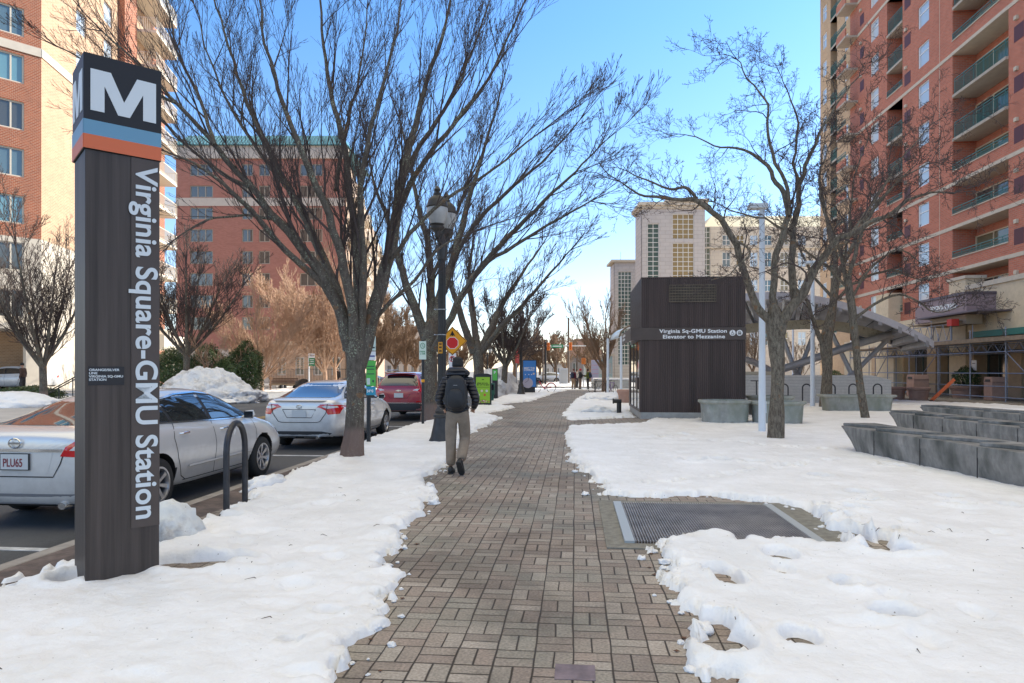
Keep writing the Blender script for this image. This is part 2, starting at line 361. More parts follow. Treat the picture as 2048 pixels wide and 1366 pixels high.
# ---------------- ground, road, kerb, path
tag(MB().box(-900, 900, -300, 1500, -.6, -.16).build('ground', EARTH), kind='structure')
tag(MB().box(-17.5, KX - .16, -12, 130, -.3, RZ).build('road', ASPH), kind='structure')
tag(MB().box(-60, 14, 62, 70, -.3, RZ + .004).build('cross_road', ASPH), kind='structure')
tag(MB().box(-4.0, 45, -12, 61.5, -.3, 0).build('path', PAVER), kind='structure')
tag(MB().box(KX, -4.0, -12, 61.5, -.3, -.004).build('verge', VERGE), kind='structure')
kb = MB()
for i in range(-4, 20):
    kb.box(KX - .155, KX - .002, i * 3.05, i * 3.05 + 3.035, -.3, -.001 + .002 * (i % 2))
tag(kb.build('kerb', KERBM, bevel=.015), kind='structure')
tag(MB().box(KX - .5, KX - .157, -12, 61.5, -.3, RZ + .006).build('gutter', mat('gutter_concrete', (.2, .19, .18), .85, var=.3, vscale=3, bump=.3)), kind='structure')
tag(MB().box(-4, 90, 70, 140, -.3, -.02).build('far_pavement', mat('far_paving', (.42, .4, .38), .8, var=.25, vscale=.6)), kind='structure')
tag(MB().box(-75, -17.5, -12, 140, -.3, -.03).build('far_sidewalk', mat('sidewalk_concrete', (.42, .4, .38), .8, var=.2, vscale=.5)), kind='structure')
lane = MB()
lane.box(-11.6, -11.48, -12, 61, RZ - .05, RZ + .004).box(-11.3, -11.18, -12, 61, RZ - .05, RZ + .004)
tag(lane.build('yellow_lane_line', mat('yellow_paint', (.45, .28, .03), .7, var=.4, vscale=6)), kind='structure')
lane = MB()
for y in (6.0, 13.2, 20.4, 27.6, 34.8): lane.box(-7.1, KX - .5, y, y + .1, RZ - .05, RZ + .005)
tag(lane.build('parking_bay_line', mat('worn_white_paint', (.5, .5, .5), .7, var=.4, vscale=6)), kind='structure')
# exposed grey slab patches under the snow by the plaza and the grate surround
GX0, GX1, GY0, GY1 = .45, 2.26, 6.25, 8.15
sl_ = MB().box(GX0 - .17, GX1 + .3, GY0 - .17, GY0, -.1, .012).box(GX0 - .17, GX1 + .3, GY1, GY1 + .16, -.1, .012).box(GX0 - .17, GX0, GY0, GY1, -.1, .012).box(GX1, GX1 + .3, GY0, GY1, -.1, .012)
gr = thing('ventilation_grate', 'steel bar floor grate in a concrete surround beside the brick path', 'grate', (0, 0, 0))
sl_.build('surround', mat('mossy_concrete', (.2, .19, .16), .9, var=.3, vscale=12, bump=.5, bscale=60), gr)
MB().box(GX0, GX1, GY0, GY1, -.05, .006).build('pit', mat('grate_dark', (.045, .035, .035), .8, var=.4, vscale=6), gr)
MB().box(GX0 + .85, GX0 + 1.62, GY0 + .62, GY0 + 1.22, .006, .01).build('cover_plate', mat('cover_plate_steel', (.75, .78, .76), .5, .3, var=.15), gr)
bars = MB()
n_ = 62
for i in range(n_):
    x = GX0 + .1 + (GX1 - GX0 - .2) * i / (n_ - 1); bars.box(x - .003, x + .003, GY0 + .01, GY1 - .01, .008, .03)
for j in range(1, 24):
    y = GY0 + (GY1 - GY0) * j / 24; bars.box(GX0 + .1, GX1 - .1, y - .0025, y + .0025, .01, .026)
bars.build('grid_bars', mat('grate_bar_steel', (.40, .37, .35), .5, .5, var=.3, vscale=4), gr)
for a in (GX0, GX1 - .09): MB().box(a, a + .09, GY0 + .005, GY1 - .005, .004, .033).build('frame_strip', mat('pale_steel', (.4, .42, .42), .5, .3), gr)
pp = G(1150, 1345)
tag(MB().box(pp[0] - .105, pp[0] + .105, pp[1] - .09, pp[1] + .09, -.02, .004).build('purple_paver', mat('purple_glaze', (.16, .12, .13), .6, var=.4, vscale=9)), 'purple tinted paver set into the brick path at the bottom edge', 'paver')
# ---------------- snow sheets
def pix(poly): return [G(x, y) for x, y in poly]
SHEETS = []
def snow_z(x, y):
    h = 0
    for xs, ys, Z in SHEETS:
        if xs[0] < x < xs[-1] and ys[0] < y < ys[-1]: h = max(h, float(Z[np.searchsorted(ys, y), np.searchsorted(xs, x)]))
    return h
def snow_sheet(name, xs, ys, poly, thick=.075, rag=.05, dents=(), holes=(), zoff=0, edge=.10, subtract=(), seed=0, lump=1.0):
    X, Y = np.meshgrid(xs, ys)
    sd = polysd(X, Y, poly)
    for q in subtract: sd = np.minimum(sd, -polysd(X, Y, q))
    o = seed * 31.7
    sd = sd + rag * 1.8 * fbm(X * 2.3 + o, Y * 2.3, 2) + rag * 2.6 * fbm(X * 7 + o, Y * 7, 4, .75)
    t = np.clip(sd / edge, 0, 1); t = np.sqrt(1 - (1 - t) ** 2)
    th = thick * (1 + .7 * fbm(X * .9 + o, Y * .9, 3)) + .035 * lump * fbm(X * 3.1 + o, Y * 2.4, 4, .6) + .03 * lump * np.abs(fbm(X * 9 + o, Y * 8, 4, .6)) 
    # crusty ridges near the edge
    th = th + .05 * np.exp(-(sd / .35) ** 2) * (vnoise(X * 6 + o, Y * 6) * .6 + vnoise(X * 14 + o, Y * 14) * .5) + .02 * np.abs(fbm(X * 5 + o, Y * 4, 4, .65)) * lump
    Z = th * t + zoff
    for (hx, hy, rx, ry, dp) in dents:
        q = ((X - hx) / rx) ** 2 + ((Y - hy) / ry) ** 2
        Z = Z - dp * np.exp(-q ** 1.5) + .25 * dp * np.exp(-((np.sqrt(q) - 1.4) / .35) ** 2)
    Z = np.where(sd <= 0, zoff - .04, Z)
    me = gridmesh(name, xs, ys, Z, cull=zoff - .012)
    SHEETS.append((xs, ys, Z))
    return tag(mobj(name, me, SNOW), kind='structure')
def steps(a, b, s0, k):
    r = [a]
    while r[-1] < b: r.append(r[-1] + s0 + k * abs(r[-1]))
    return np.array(r)
rr0 = random.Random(12)
YS = steps(.9, 62, .018, .0038)
left = [(715, 1500), (715, 1366), (703, 1325), (762, 1258), (752, 1218), (790, 1162), (762, 1130), (800, 1090), (796, 1060), (842, 1028), (862, 985), (852, 955), (890, 930), (900, 905), (940, 868),
        (958, 857), (1000, 838), (985, 832), (960, 829), (1000, 822), (1030, 815), (985, 810), (1060, 803), (1112, 785), (1130, 781), (1110, 779)]
left = pix(left) + [(-3.0, 60), (-4.28, 60), (-4.3, 40), (-4.32, 22)] + pix([(776, 861), (690, 903), (640, 928), (590, 950), (552, 972), (500, 999), (462, 1022), (410, 1045), (395, 1065), (325, 1092), (330, 1092)]) + pix([(300, 1105), (190, 1115), (90, 1150), (0, 1185)]) + [(-4.35, 4.0), (-4.4, .5), (-1.2, .3)]
snow_sheet('snow', np.arange(-4.6, 0.9, .025), YS, left, thick=.045, rag=.14, edge=.17, seed=1, lump=1.3,
           dents=[(*G(370, 1137), .30, .17, .16), (*G(450, 1128), .22, .10, .16), (*G(140, 1170), .12, .12, .17), (*G(580, 1300), .06, .04, .1), (*G(660, 1240), .1, .06, .07), (*G(445, 1040), .2, .12, .14)] + [(rr0.uniform(-4.2, -1.0), rr0.uniform(2.5, 16), rr0.uniform(.05, .2), rr0.uniform(.05, .15), rr0.uniform(.015, .05)) for i in range(110)])
right = [(1520, 1500), (1500, 1366), (1440, 1345), (1400, 1305), (1418, 1240), (1350, 1210), (1342, 1150), (1315, 1115), (1345, 1082), (1440, 1066), (1480, 1090), (1545, 1080), (1640, 1095), (1700, 1102), (1690, 1078), (1640, 1048), (1585, 1015), (1520, 1004), (1400, 993), (1290, 996), (1215, 990),
         (1190, 960), (1150, 925), (1135, 880), (1145, 845), (1130, 828), (1150, 802), (1175, 787), (1215, 785), (1260, 785)]
right = pix(right) + [(3.0, 48), (8, 50), (14.5, 40), (17.5, 36), (19.5, 33), (20, 20), (24, 10), (24, .3), (1.8, .3)]
foot = [(1385, 926), (1440, 925), (1505, 929), (1575, 934), (1600, 937), (1360, 872), (1325, 876), (1705, 1025), (1735, 1008), (1715, 990), (1700, 1070), (1755, 1095), (1735, 1088), (1920, 1016), (1900, 1000), (2020, 1018), (1650, 1066), (1605, 1030), (1665, 1040), (1460, 1175), (1440, 1160), (1560, 1120), (1690, 1180), (1790, 1240), (1600, 1290), (1640, 958), (1780, 935)]
rr_ = random.Random(4)
dents = [(*G(x, y), .08 + rr_.random() * .08, .08 + rr_.random() * .09, .12 + rr_.random() * .06) for x, y in foot]
for i in range(150):
    x, y = rr_.uniform(.6, 9), rr_.uniform(2.6, 19); dents.append((x, y, rr_.uniform(.06, .20), rr_.uniform(.05, .14), rr_.uniform(.015, .05)))
for (x0, y0, x1, y1) in ((1.0, 9.4, 4.8, 12.6), (2.9, 7.4, 6.6, 5.2), (1.6, 5.4, 3.6, 3.4), (2.0, 16, 6, 13)):
    n = int(math.hypot(x1 - x0, y1 - y0) / .36)
    for k in range(n): dents.append((x0 + (x1 - x0) * k / n + rr_.uniform(-.05, .05) + .1 * (k % 2), y0 + (y1 - y0) * k / n + rr_.uniform(-.05, .05), .075, .12, rr_.uniform(.04, .085)))
for x, y, a, b in ((1700, 1075, .10, .07), (1722, 1082, .07, .05), (1745, 1098, .12, .05), (1790, 1112, .2, .045), (1770, 1085, .06, .04), (1655, 1040, .06, .05), (1700, 1046, .05, .05), (1640, 1020, .05, .04), (1430, 1262, .10, .04), (1450, 1300, .12, .07), (1800, 1075, .05, .03), (1925, 1018, .09, .04), (1440, 925, .14, .09), (1385, 926, .16, .08)): dents.append((*G(x, y), a * 1.1, b * 2.6, .19))
elev_hole = [(2.0, 22.3), (5.6, 22.3), (5.6, 27.4), (2.0, 27.4)]
snow_sheet('snow', steps(-.7, 24, .020, .0065), YS, right, thick=.045, rag=.15, edge=.19, seed=2, dents=dents, subtract=[elev_hole, pix([(1105, 842), (1300, 834), (1300, 848), (1105, 856)])])
# strip of snow by the scaffold and a far sheet on the left side of the street
snow_sheet('snow', np.arange(12, 21.4, .08), np.arange(24, 48, .08), [(13, 36), (17, 29), (20.6, 24.5), (21.2, 24.6), (18.6, 31), (16.5, 38), (15, 44), (13.5, 44)], thick=.05, seed=3, rag=.1)
snow_sheet('snow', np.arange(-52, -16, .18), np.arange(28, 66, .16), [(-17.6, 30), (-17.9, 62), (-50, 62), (-50, 34), (-30, 31)], thick=.12, seed=5, rag=.35, edge=.4, lump=2.5)
snow_sheet('snow', np.arange(-4, 32, .15), np.arange(51, 62, .13), [(-3.8, 51.5), (2, 53), (12, 53), (30, 52), (30, 61.4), (-3.8, 61.4)], thick=.035, seed=6, rag=.5, edge=.3, lump=1.0, subtract=[[(-1, 50), (3, 50), (3, 55.5), (-1, 57)]])
snow_sheet('snow', np.arange(-4, 60, .4), np.arange(70, 110, .4), [(-3, 71), (55, 71), (55, 108), (-3, 108)], thick=.06, seed=8, rag=1.0, edge=.3, lump=2.0)
# snow mounds and chunks
def clump(name, label, cat, c, size, seed, m=SNOW, sub=4, rot=0, rough=.35, flat=True, cone=0, group=None, freq=2.2):
    bm = bmesh.new(); bmesh.ops.create_icosphere(bm, subdivisions=sub, radius=1)
    for v in bm.verts:
        p = v.co.copy(); d = mnoise.fractal(p * freq / 1.4 + Vector((seed * 7.1, 0, 0)), 1.0, 2.1, 5) * rough
        q = abs(mnoise.noise(p * freq * 3.2 + Vector((0, seed * 3.3, 0)))) * rough * .45
        v.co = p * (1 + d - q)
        if cone: v.co.x *= 1 - cone * max(0, v.co.z); v.co.y *= 1 - cone * max(0, v.co.z)
        if flat and v.co.z < -.12: v.co.z = -.12
    me = bpy.data.meshes.new(name); bm.to_mesh(me); bm.free(); me.transform(Matrix.Diagonal((*size, 1)))
    return tag(mobj(name, me, m, None, True, loc=(c[0], c[1], c[2] if len(c) > 2 else .02), rot=(0, 0, rot)), label, cat, group)
clump('snow_chunk', 'dirty lump of snow against the foot of the brown station pylon', 'snow lump', (*G(338, 1078), 0), (.3, .3, .33), 1, snow_mat('grimy_snow', (.74, .76, .76), .8, (.16, .12, .1)), 4)
clump('snow_chunk', 'pale icy lump of snow at the kerb by the silver car front wheel', 'snow lump', (*G(532, 975), -.02), (.16, .42, .2), 2, SNOW, 4, rot=-.35)
clump('snow_mound', 'tall rough ploughed snow mound across the street with a dirty hollow', 'snow mound', (*AT(408, 38), -.1), (3.1, 2.6, 1.85), 3, SNOWD, 6, rough=.22, cone=.45, freq=2.6)
clump('snow_mound', 'low tail of broken snow right of the tall mound at the road edge', 'snow mound', (*AT(462, 37), -.15), (1.9, 1.7, .9), 9, SNOWD, 5, rough=.4)
clump('snow_mound', 'low smooth snow bank beside the road left of the station pylon', 'snow mound', (*AT(25, 31), -.1), (2.2, 1.6, .75), 4, SNOW, 5, rough=.15)
clump('snow_mound', 'grey snow pile behind the green map kiosk', 'snow mound', (*AT(992, 47), -.1), (1.9, 3.0, 2.0), 5, SNOWD, 5, rough=.2, cone=.3)
clump('snow_mound', 'rounded snow heap on the plaza beside the elevator housing', 'snow mound', (*G(1205, 800), -.02), (1.3, 1.6, .42), 6, SNOW, 5, rough=.25)
clump('snow_mound', 'lumpy low row of ploughed snow in front of the pipe bollard', 'snow mound', (*G(1190, 826), -.02), (.95, .4, .28), 7, SNOW, 5, rough=.35)
r5 = random.Random(9)
spots = [(748, 1256), (735, 1262), (1455, 1318), (1480, 1322), (1430, 1330), (480, 1010), (500, 1012), (868, 1008), (1345, 1083), (1395, 1080), (1665, 1052), (1700, 1095), (775, 1135), (860, 975), (905, 925), (1150, 945), (1170, 990), (1330, 1128), (1405, 1265)]
for i, (x, y) in enumerate(spots):
    s_ = r5.uniform(.035, .09)
    clump('snow_chunk', 'small broken chunk of snow lying at a snow edge', 'snow lump', (*G(x, y), .01), (s_, s_ * r5.uniform(.7, 1.3), s_ * .7), 20 + i, SNOW, 3, rot=i, group='loose snow chunks along the snow edges', rough=.5)
# crumbs of snow fallen from the edges, and bits of leaf litter beside them
src = [o for o in bpy.data.objects if o.name.startswith('snow_chunk') and 'broken' in o.get('label', '')][:8]
edge = [(left, -1)] * 1 + [(right, 1)]; LEAF = mat('leaf_litter', (.11, .05, .025), .85, var=.4, vscale=30)
for poly, sgn in edge:
    for i in range(1, 24 if sgn > 0 else 16):
        (xa, ya), (xb, yb) = poly[i], poly[i + 1]
        if not (2.6 < ya < 13): continue
        for k in range(3):
            t_ = r5.random(); x = xa + (xb - xa) * t_ - sgn * r5.uniform(-.02, .16); y = ya + (yb - ya) * t_
            if k == 2:
                a_ = r5.uniform(0, 6.28); s_ = r5.uniform(.012, .028)
                tag(MB().prism([(s_ * math.cos(a_ + b_) * (1 if j % 2 else .5), s_ * math.sin(a_ + b_) * (1 if j % 2 else .5)) for j, b_ in enumerate([R(45 * q) for q in range(8)])], 0, .003).build('fallen_leaf', LEAF, loc=(x, y, .006)), 'small brown fallen leaf on the pavers near the snow edge', 'leaf', 'fallen leaves along the snow edges'); continue
            c = src[(i + k) % 8].copy(); COL.objects.link(c); q = r5.uniform(.25, .55); c.scale = (q, q, q); c.location = (x, y, .004); c.rotation_euler = (0, 0, r5.uniform(0, 6))
# twigs and leaves on the snow
TW = mat('twig_brown', (.05, .03, .02), .9)
for i in range(46):
    if i % 3: x, y = r5.uniform(.9, 4.5), r5.uniform(2.6, 8)
    else: x, y = r5.uniform(-4, -1.6), r5.uniform(2.8, 9)
    if i % 3 and GX0 - .2 < x < GX1 + .3 and GY0 - .2 < y < GY1 + .2: continue
    a = r5.uniform(0, 6.28); l = r5.uniform(.02, .07); z = snow_z(x, y) + .004
    o = MB().tube([(-math.cos(a) * l, -math.sin(a) * l, -.02), (0, .01, .004), (math.cos(a + .3) * l, math.sin(a + .3) * l, -.008)], [.002, .003, .0015], 4).build('twig', TW, loc=(x, y, z))
    tag(o, 'thin fallen twig lying on the snow', 'twig', 'fallen twigs scattered on the snow')
# ---------------- station pylon
PB = mat('pylon_bronze', (.062, .049, .043), .5, .1, spec=.3, var=.4, vscale=1.2, stretch=(14, 14, .35), bump=.05)
PBK = mat('pylon_black', (.018, .015, .015), .45, spec=.35)
SIGNW = mat('sign_white', (.62, .66, .68), .45)
PBAND = mat('pylon_sign_brown', (.085, .066, .058), .5, .05, spec=.3, var=.1)
nr = P(167, 742, 3.10 * CH); rt = P(323, 742, 3.10 * CH * 1.068); lf = P(145.5, 742, 3.10 * CH * 1.075)
e1 = Vector((rt.x - nr.x, rt.y - nr.y, 0)); wF = e1.length; ang = math.atan2(e1.y, e1.x)
wL = Vector((lf.x - nr.x, lf.y - nr.y, 0)).length
py = thing('station_pylon', 'tall brown pylon with big white M and blue and orange bands', 'pylon sign', (nr.x, nr.y, 0), ang)
H = CH + 640 / F * 3.10 * CH; zb = CH + 447 / F * 3.10 * CH     # top, bottom of head
MB().box(.012, wF - .012, .012, wL - .012, -.1, zb).build('shaft', PB, py, bevel=.004)
hd = MB().box(0, wF, 0, wL, zb, H).build('head', PBK, py, bevel=.004)
MB().box(.1, .24, .12, .26, H, H + .035).build('cap_vent', PB, py)
zs1 = zb + .21 * 1.0; zs0 = zb + .105
BLUE = mat('band_blue', (.13, .28, .40), .4); ORG = mat('band_orange', (.62, .13, .035), .4)
for (face, w) in (('-y', wF), ('-x', wL)):
    M0 = Matrix.Identity(4) if face == '-y' else Matrix.Rotation(R(-90), 4, 'Z') @ Matrix.Translation((-w, 0, 0))
    for nm, m, a, b in (('blue_band', BLUE, zs0, zs1), ('orange_band', ORG, zb + .004, zs0)):
        MB().box(.001, w - .001, -.0035, 0.001, a, b, M0).build(nm, m, py)
    # the letter M
    a, b, z0, z1 = w * .085, w * .925, zs1 + .07, H - .11
    W_ = b - a; st = W_ * .205
    pts = [(a, z0), (a + st, z0), (a + st, z0 + (z1 - z0) * .64), (a + W_ * .41, z0), (a + W_ * .59, z0), (b - st, z0 + (z1 - z0) * .64), (b - st, z0), (b, z0), (b, z1), (b - W_ * .30, z1), (a + W_ / 2, z0 + (z1 - z0) * .34), (a + W_ * .30, z1), (a, z1)]
    MM = M0 @ Matrix.Rotation(R(90), 4, 'X')
    bm = bmesh.new(); vv = [bm.verts.new(MM @ Vector((x, z, .004))) for x, z in pts]; f_ = bm.faces.new(vv)
    r_ = bmesh.ops.extrude_face_region(bm, geom=[f_]); bmesh.ops.translate(bm, verts=[v for v in r_['geom'] if isinstance(v, bmesh.types.BMVert)], vec=MM.to_3x3() @ Vector((0, 0, -.005)))
    bmesh.ops.recalc_face_normals(bm, faces=bm.faces); bmesh.ops.triangulate(bm, faces=bm.faces)
    me = bpy.data.meshes.new('M'); bm.to_mesh(me); bm.free(); mobj('letter', me, SIGNW, py)
# vertical name strip
zt = zb - .0; zl = CH - (1057 - 742) / F * 3.10 * CH * 1.04
sp_ = MB().box(wF * .60, wF - .012, .004, .013, zl, zb - .004).build('name_strip', PBAND, py)
txt = text_mesh('Virginia Square-GMU Station', 1, .004, bold=.021, spacing=1.03)
xs_ = [v.co.x for v in txt.vertices]; L_ = max(xs_) - min(xs_)
tgt = (zb - .07) - (zl + .045); sx_ = tgt / L_; sy_ = .205
txt.transform(Matrix.Translation((wF * .665, -.001, zb - .06)) @ Matrix.Rotation(R(90), 4, 'X') @ Matrix.Rotation(R(-90), 4, 'Z') @ Matrix.Diagonal((sx_, sy_, 1, 1)))
mobj('lettering', txt, SIGNW, sp_)
zq = CH - (733 - 742) / F * 3.10 * CH; 
pl = MB().box(.03, .26, .0085, .013, zq - .135, zq).build('line_plaque', mat('plaque_black', (.012, .01, .012), .5), py)
text('lettering', 'ORANGE/SILVER\nLINE\nVIRGINIA SQ-GMU\nSTATION', .0235, SIGNW, pl, FM(.035, .007, zq - .032), depth=.002, bold=.0005, line=1.0, sx=1.12)
# ---------------- elevator housing
el = thing('elevator_housing', 'dark ribbed metal elevator housing with sign band and louvre', 'elevator housing', (2.16, 22.6, 0))
EB = mat('ribbed_bronze', (.078, .054, .047), .5, .1, spec=.4, var=.35, vscale=.9, stretch=(7, 7, .25))
EW, ED, EH = 3.32, 4.5, 4.6
b = MB()
b.box(.03, EW - .03, .03, ED, .22, EH - .02)
zr = [(.22, 2.56), (3.0, EH)]
n_ = 54
for (z0, z1) in zr:
    for i in range(n_):
        x = .02 + (EW - .04) * i / (n_ - 1)
        b.box(x - .016, x + .016, 0.0, .04, z0, z1)
for i in range(70):
    y = .04 + (ED - .05) * i / 69; b.box(-.0, .04, y - .016, y + .016, 3.0, EH)
b.box(-.004, EW, -.004, ED, EH, EH + .03)
b.build('cladding', EB, el)
MB().box(-.02, EW + .02, -.02, ED, -.1, .22).build('plinth', CONC, el)
vb = MB(); x0, x1, z0, z1 = .9, 2.38, 3.82, 4.36
for i in range(31): x = x0 + (x1 - x0) * i / 30; vb.box(x - .012, x + .012, -.02, .006, z0, z1)
for i in range(7): z = z0 + (z1 - z0) * i / 6; vb.box(x0, x1, -.035, -.012, z - .014, z + .014)
lv = vb.build('louvre', mat('louvre_brass', (.13, .10, .07), .5, .3, var=.3), el)
MB().box(x0, x1, -.004, .01, z0, z1).build('louvre_recess', RUBBER, lv)
bd = MB().box(-.35, EW + .002, -.03, .035, 2.58, 2.98).box(-.35, -.30, .0351, ED - .4, 2.58, 2.98).build('sign_band', PBAND, el)
for s_, z_, x_ in (('Virginia Sq-GMU Station', 2.81, .58), ('Elevator to Mezzanine', 2.63, .68)):
    me = text_mesh(s_, .165, .004, bold=.0042, spacing=1.06); w_ = max(v.co.x for v in me.vertices); k = (2.14 if 'Vir' in s_ else 1.98) / w_
    me.transform(Matrix.Diagonal((k, 1, 1, 1))); me.transform(FM(x_, -.033, z_)); mobj('lettering', me, WHITE, bd)
for i, cx in enumerate((2.90, 3.12)):
    d = MB().lathe([(.095, 0), (.095, .005)], 28, (cx, -.035, 2.80), 'y').build('icon_disc', WHITE, bd)
    q = MB()
    if i == 0:
        q.tube([(cx - .01, -.045, 2.855), (cx - .008, -.045, 2.80), (cx + .03, -.045, 2.80), (cx + .045, -.045, 2.755)], .007, 6)
        q.lathe([(.012, 0), (.012, .004)], 12, (cx - .012, -.045, 2.867), 'y')
        q.tube([(cx - .005 + .04 * math.cos(a), -.045, 2.775 + .04 * math.sin(a)) for a in [R(100 + 28 * j) for j in range(10)]], .006, 6)
    else:
        for (xa, xb, za, zb_) in ((-.045, .045, 2.745, 2.755), (-.045, .045, 2.825, 2.835), (-.045, -.036, 2.745, 2.835), (.036, .045, 2.745, 2.835)): q.box(cx + xa, cx + xb, -.047, -.041, za, zb_)
        for xx in (-.022, 0, .022): q.box(cx + xx - .007, cx + xx + .007, -.047, -.041, 2.765, 2.805)
        for xx in (-.02, .02): q.prism([(cx + xx - .014, 2.845), (cx + xx + .014, 2.845), (cx + xx, 2.868)], .041, .047, Matrix.Rotation(R(90), 4, 'X'))
    q.build('icon_symbol', PBK, d)
me = text_mesh('Virginia Sq-GMU Station\nElevator to Mezzanine', .13, .004, bold=.003); me.transform(FM(-.353, 3.6, 2.82, '-x')); mobj('lettering', me, WHITE, bd)
# glazed entrance on the left side
g = MB().box(-.02, .0, .3, ED - .4, .25, 2.55).build('glass_wall', mat('entrance_glass', (.06, .07, .07), .03, 0, spec=1), el)
fr = MB().box(-.05, .01, 0, .3, .22, 2.57).box(-.05, .01, ED - .4, ED, .22, 2.57)
for y in (1.4, 2.7): fr.box(-.04, .01, y - .03, y + .03, .22, 2.57)
fr.box(-.04, .01, .3, ED - .4, .22, .3).box(-.09, -.03, .5, 1.3, .95, 1.35)
fr.build('entrance_frame', EB, el)
MB().lathe([(.0, 0), (.14, .01), (.14, .03)], 20, (-.03, .9, 1.75), 'x').build('red_roundel', mat('sign_red', (.65, .02, .02), .4), el)
MB().box(-.03, -.021, .45, .7, 1.45, 1.95).build('notice', WHITE, el)
# ---------------- pipe bollard
bo = thing('pipe_bollard', 'short black pipe standpipe with capped side outlet in the snow', 'standpipe', (*G(1238, 828), 0))
MB().cyl(0, 0, -.1, .42, .085, 16).build('pipe', BLACKM, bo, True)
MB().tube([(-.2, 0, .47), (.09, 0, .47)], .075, 14).box(-.23, -.19, -.09, .09, .38, .56).build('outlet', BLACKM, bo, bevel=.01)
# ---------------- planters
PLC = mat('planter_concrete', (.31, .315, .29), .88, var=.2, vscale=6, var2=.18, v2scale=1.3, bump=.4, bscale=60, tint=((.2, .22, .17), 2.2, .45, .75), stretch=(1, 1, .6))
SOIL = mat('planter_soil', (.035, .035, .025), .95, var=.4, vscale=20, bump=1, bscale=40)
def planter(label, loc, w, d, h, group=None, m=PLC, rz=0, snowy=False, nexp=4.0, grp='planter'):
    t = thing('planter', label, 'planter', loc, rz, group)
    def ring(sx, sy, z, n=40):
        r = []
        for j in range(n):
            a = 2 * math.pi * j / n; c, s = math.cos(a), math.sin(a)
            k = (abs(c) ** nexp + abs(s) ** nexp) ** (-1 / nexp); r.append((c * k * sx, s * k * sy, z))
        return r
    a, b_ = w / 2, d / 2
    MB().loft([ring(a * .84, b_ * .84, -.1), ring(a * .90, b_ * .90, h * .82), ring(a * .94, b_ * .94, h * .86), ring(a, b_, h * .90), ring(a, b_, h * .98), ring(a * .985, b_ * .985, h), ring(a * .90, b_ * .88, h), ring(a * .88, b_ * .86, h - .1)]).build('tub', m, t, True)
    bm = bmesh.new(); bmesh.ops.create_grid(bm, x_segments=24, y_segments=24, size=1)
    for v in bm.verts:
        x, y = v.co.x, v.co.y; k = max(abs(x), abs(y)); l = math.hypot(x, y) + 1e-9
        v.co = Vector((x / l * k * a * .88, y / l * k * b_ * .86, h - .06 + .035 * mnoise.noise(Vector((x * 5, y * 5, w)))))
    me = bpy.data.meshes.new('soil'); bm.to_mesh(me); bm.free(); mobj('soil', me, SNOW if snowy else SOIL, t, True)
    return t
planter('round topped grey concrete planter touching the elevator housing corner', (*AT(1449, 20.6), 0), 1.55, 1.25, .70, nexp=2.6)
planter('grey concrete planter directly behind the nearer white light pole', (*AT(1554, 20.3), 0), 1.6, 1.3, .68, nexp=2.6)
planter('grey concrete planter partly hidden behind another between elevator and pole', (*AT(1540, 23.6), 0), 1.6, 1.2, .72, nexp=2.6)
planter('long grey concrete trough planter in front of the station parapet', (*AT(1712, 26.4), 0), 2.75, 1.1, .66, nexp=6)
TERRA = mat('pink_planter', (.36, .22, .17), .8, var=.12, vscale=5)
def pink(label, loc, w=1.2, snowy=False):
    t = thing('pink_planter', label, 'planter', loc, 0, 'pink planters by the scaffold')
    a = w / 2
    MB().lathe([(a * .76, -.05), (a * .84, .42), (a * .88, .44), (a * .88, .5), (a * .95, .52), (a, .58), (a, .64), (a * .9, .68), (a * .8, .66)], 32, sy=.8).build('tub', TERRA, t, True)
    MB().lathe([(a * .82, .62), (.3, .66), (.01, .67)], 20, sy=.8, cap=False).build('soil', SOIL, t)
    return t
pink('pink round planter on the snow in front of the scaffold diagonal', (*AT(1837, 37.5), 0))
pink('pink round planter half hidden behind the end of the station parapet', (*AT(1792, 38.5), 0), 1.1)
pb_ = pink('pink oval planter with a dark shrub behind the scaffold rails', (*AT(1932, 40.5), 0), 1.9)
pink('pink planter beside the far corner of the elevator entrance', (*AT(1252, 33), 0), .9)
# ---------------- U shaped bike racks
RK = mat('rack_paint', (.035, .035, .04), .45, .3, var=.3, vscale=10)
def rack(label, loc, rz, group=None, h=1.0, w=.30, r=.032, n=20):
    t = thing('bike_rack', label, 'bike rack', loc, rz, group)
    pts = [(-w / 2, 0, -.05), (-w / 2, 0, h - w / 2)] + [(-w / 2 * math.cos(a), 0, h - w / 2 + w / 2 * math.sin(a)) for a in [R(15 * k) for k in range(1, 12)]] + [(w / 2, 0, h - w / 2), (w / 2, 0, -.05)]
    MB().tube(pts, r, n).build('hoop', RK, t, True)
    for s_ in (-1, 1): MB().lathe([(.075, 0), (.075, .012), (.045, .02)], 16, (s_ * w / 2, 0, 0)).build('foot_flange', RK, t)
    return t
ra, rb_ = G(453, 1030), G(490, 1008)
k1 = rack('black hooped bike rack at the kerb beside the silver car', ((ra[0] + rb_[0]) / 2, (ra[1] + rb_[1]) / 2, 0), math.atan2(rb_[1] - ra[1], rb_[0] - ra[0]), h=.98, w=math.hypot(rb_[0] - ra[0], rb_[1] - ra[1]), r=.034)
stk = text('rack_sticker', 'MR', .045, WHITE, k1, FM(-.15, -.036, .86, roll=R(55)), depth=.001, bold=.001)
for i, (px, l) in enumerate(((1568, 'first'), (1613, 'second'), (1662, 'third'), (1706, 'fourth'), (1755, 'fifth'))):
    rack('%s black hoop from the left in front of the station parapet' % l, (*AT(px, 30.6), 0), R(-8), 'hoop racks along the parapet', h=.98, w=.34, r=.03, n=12)
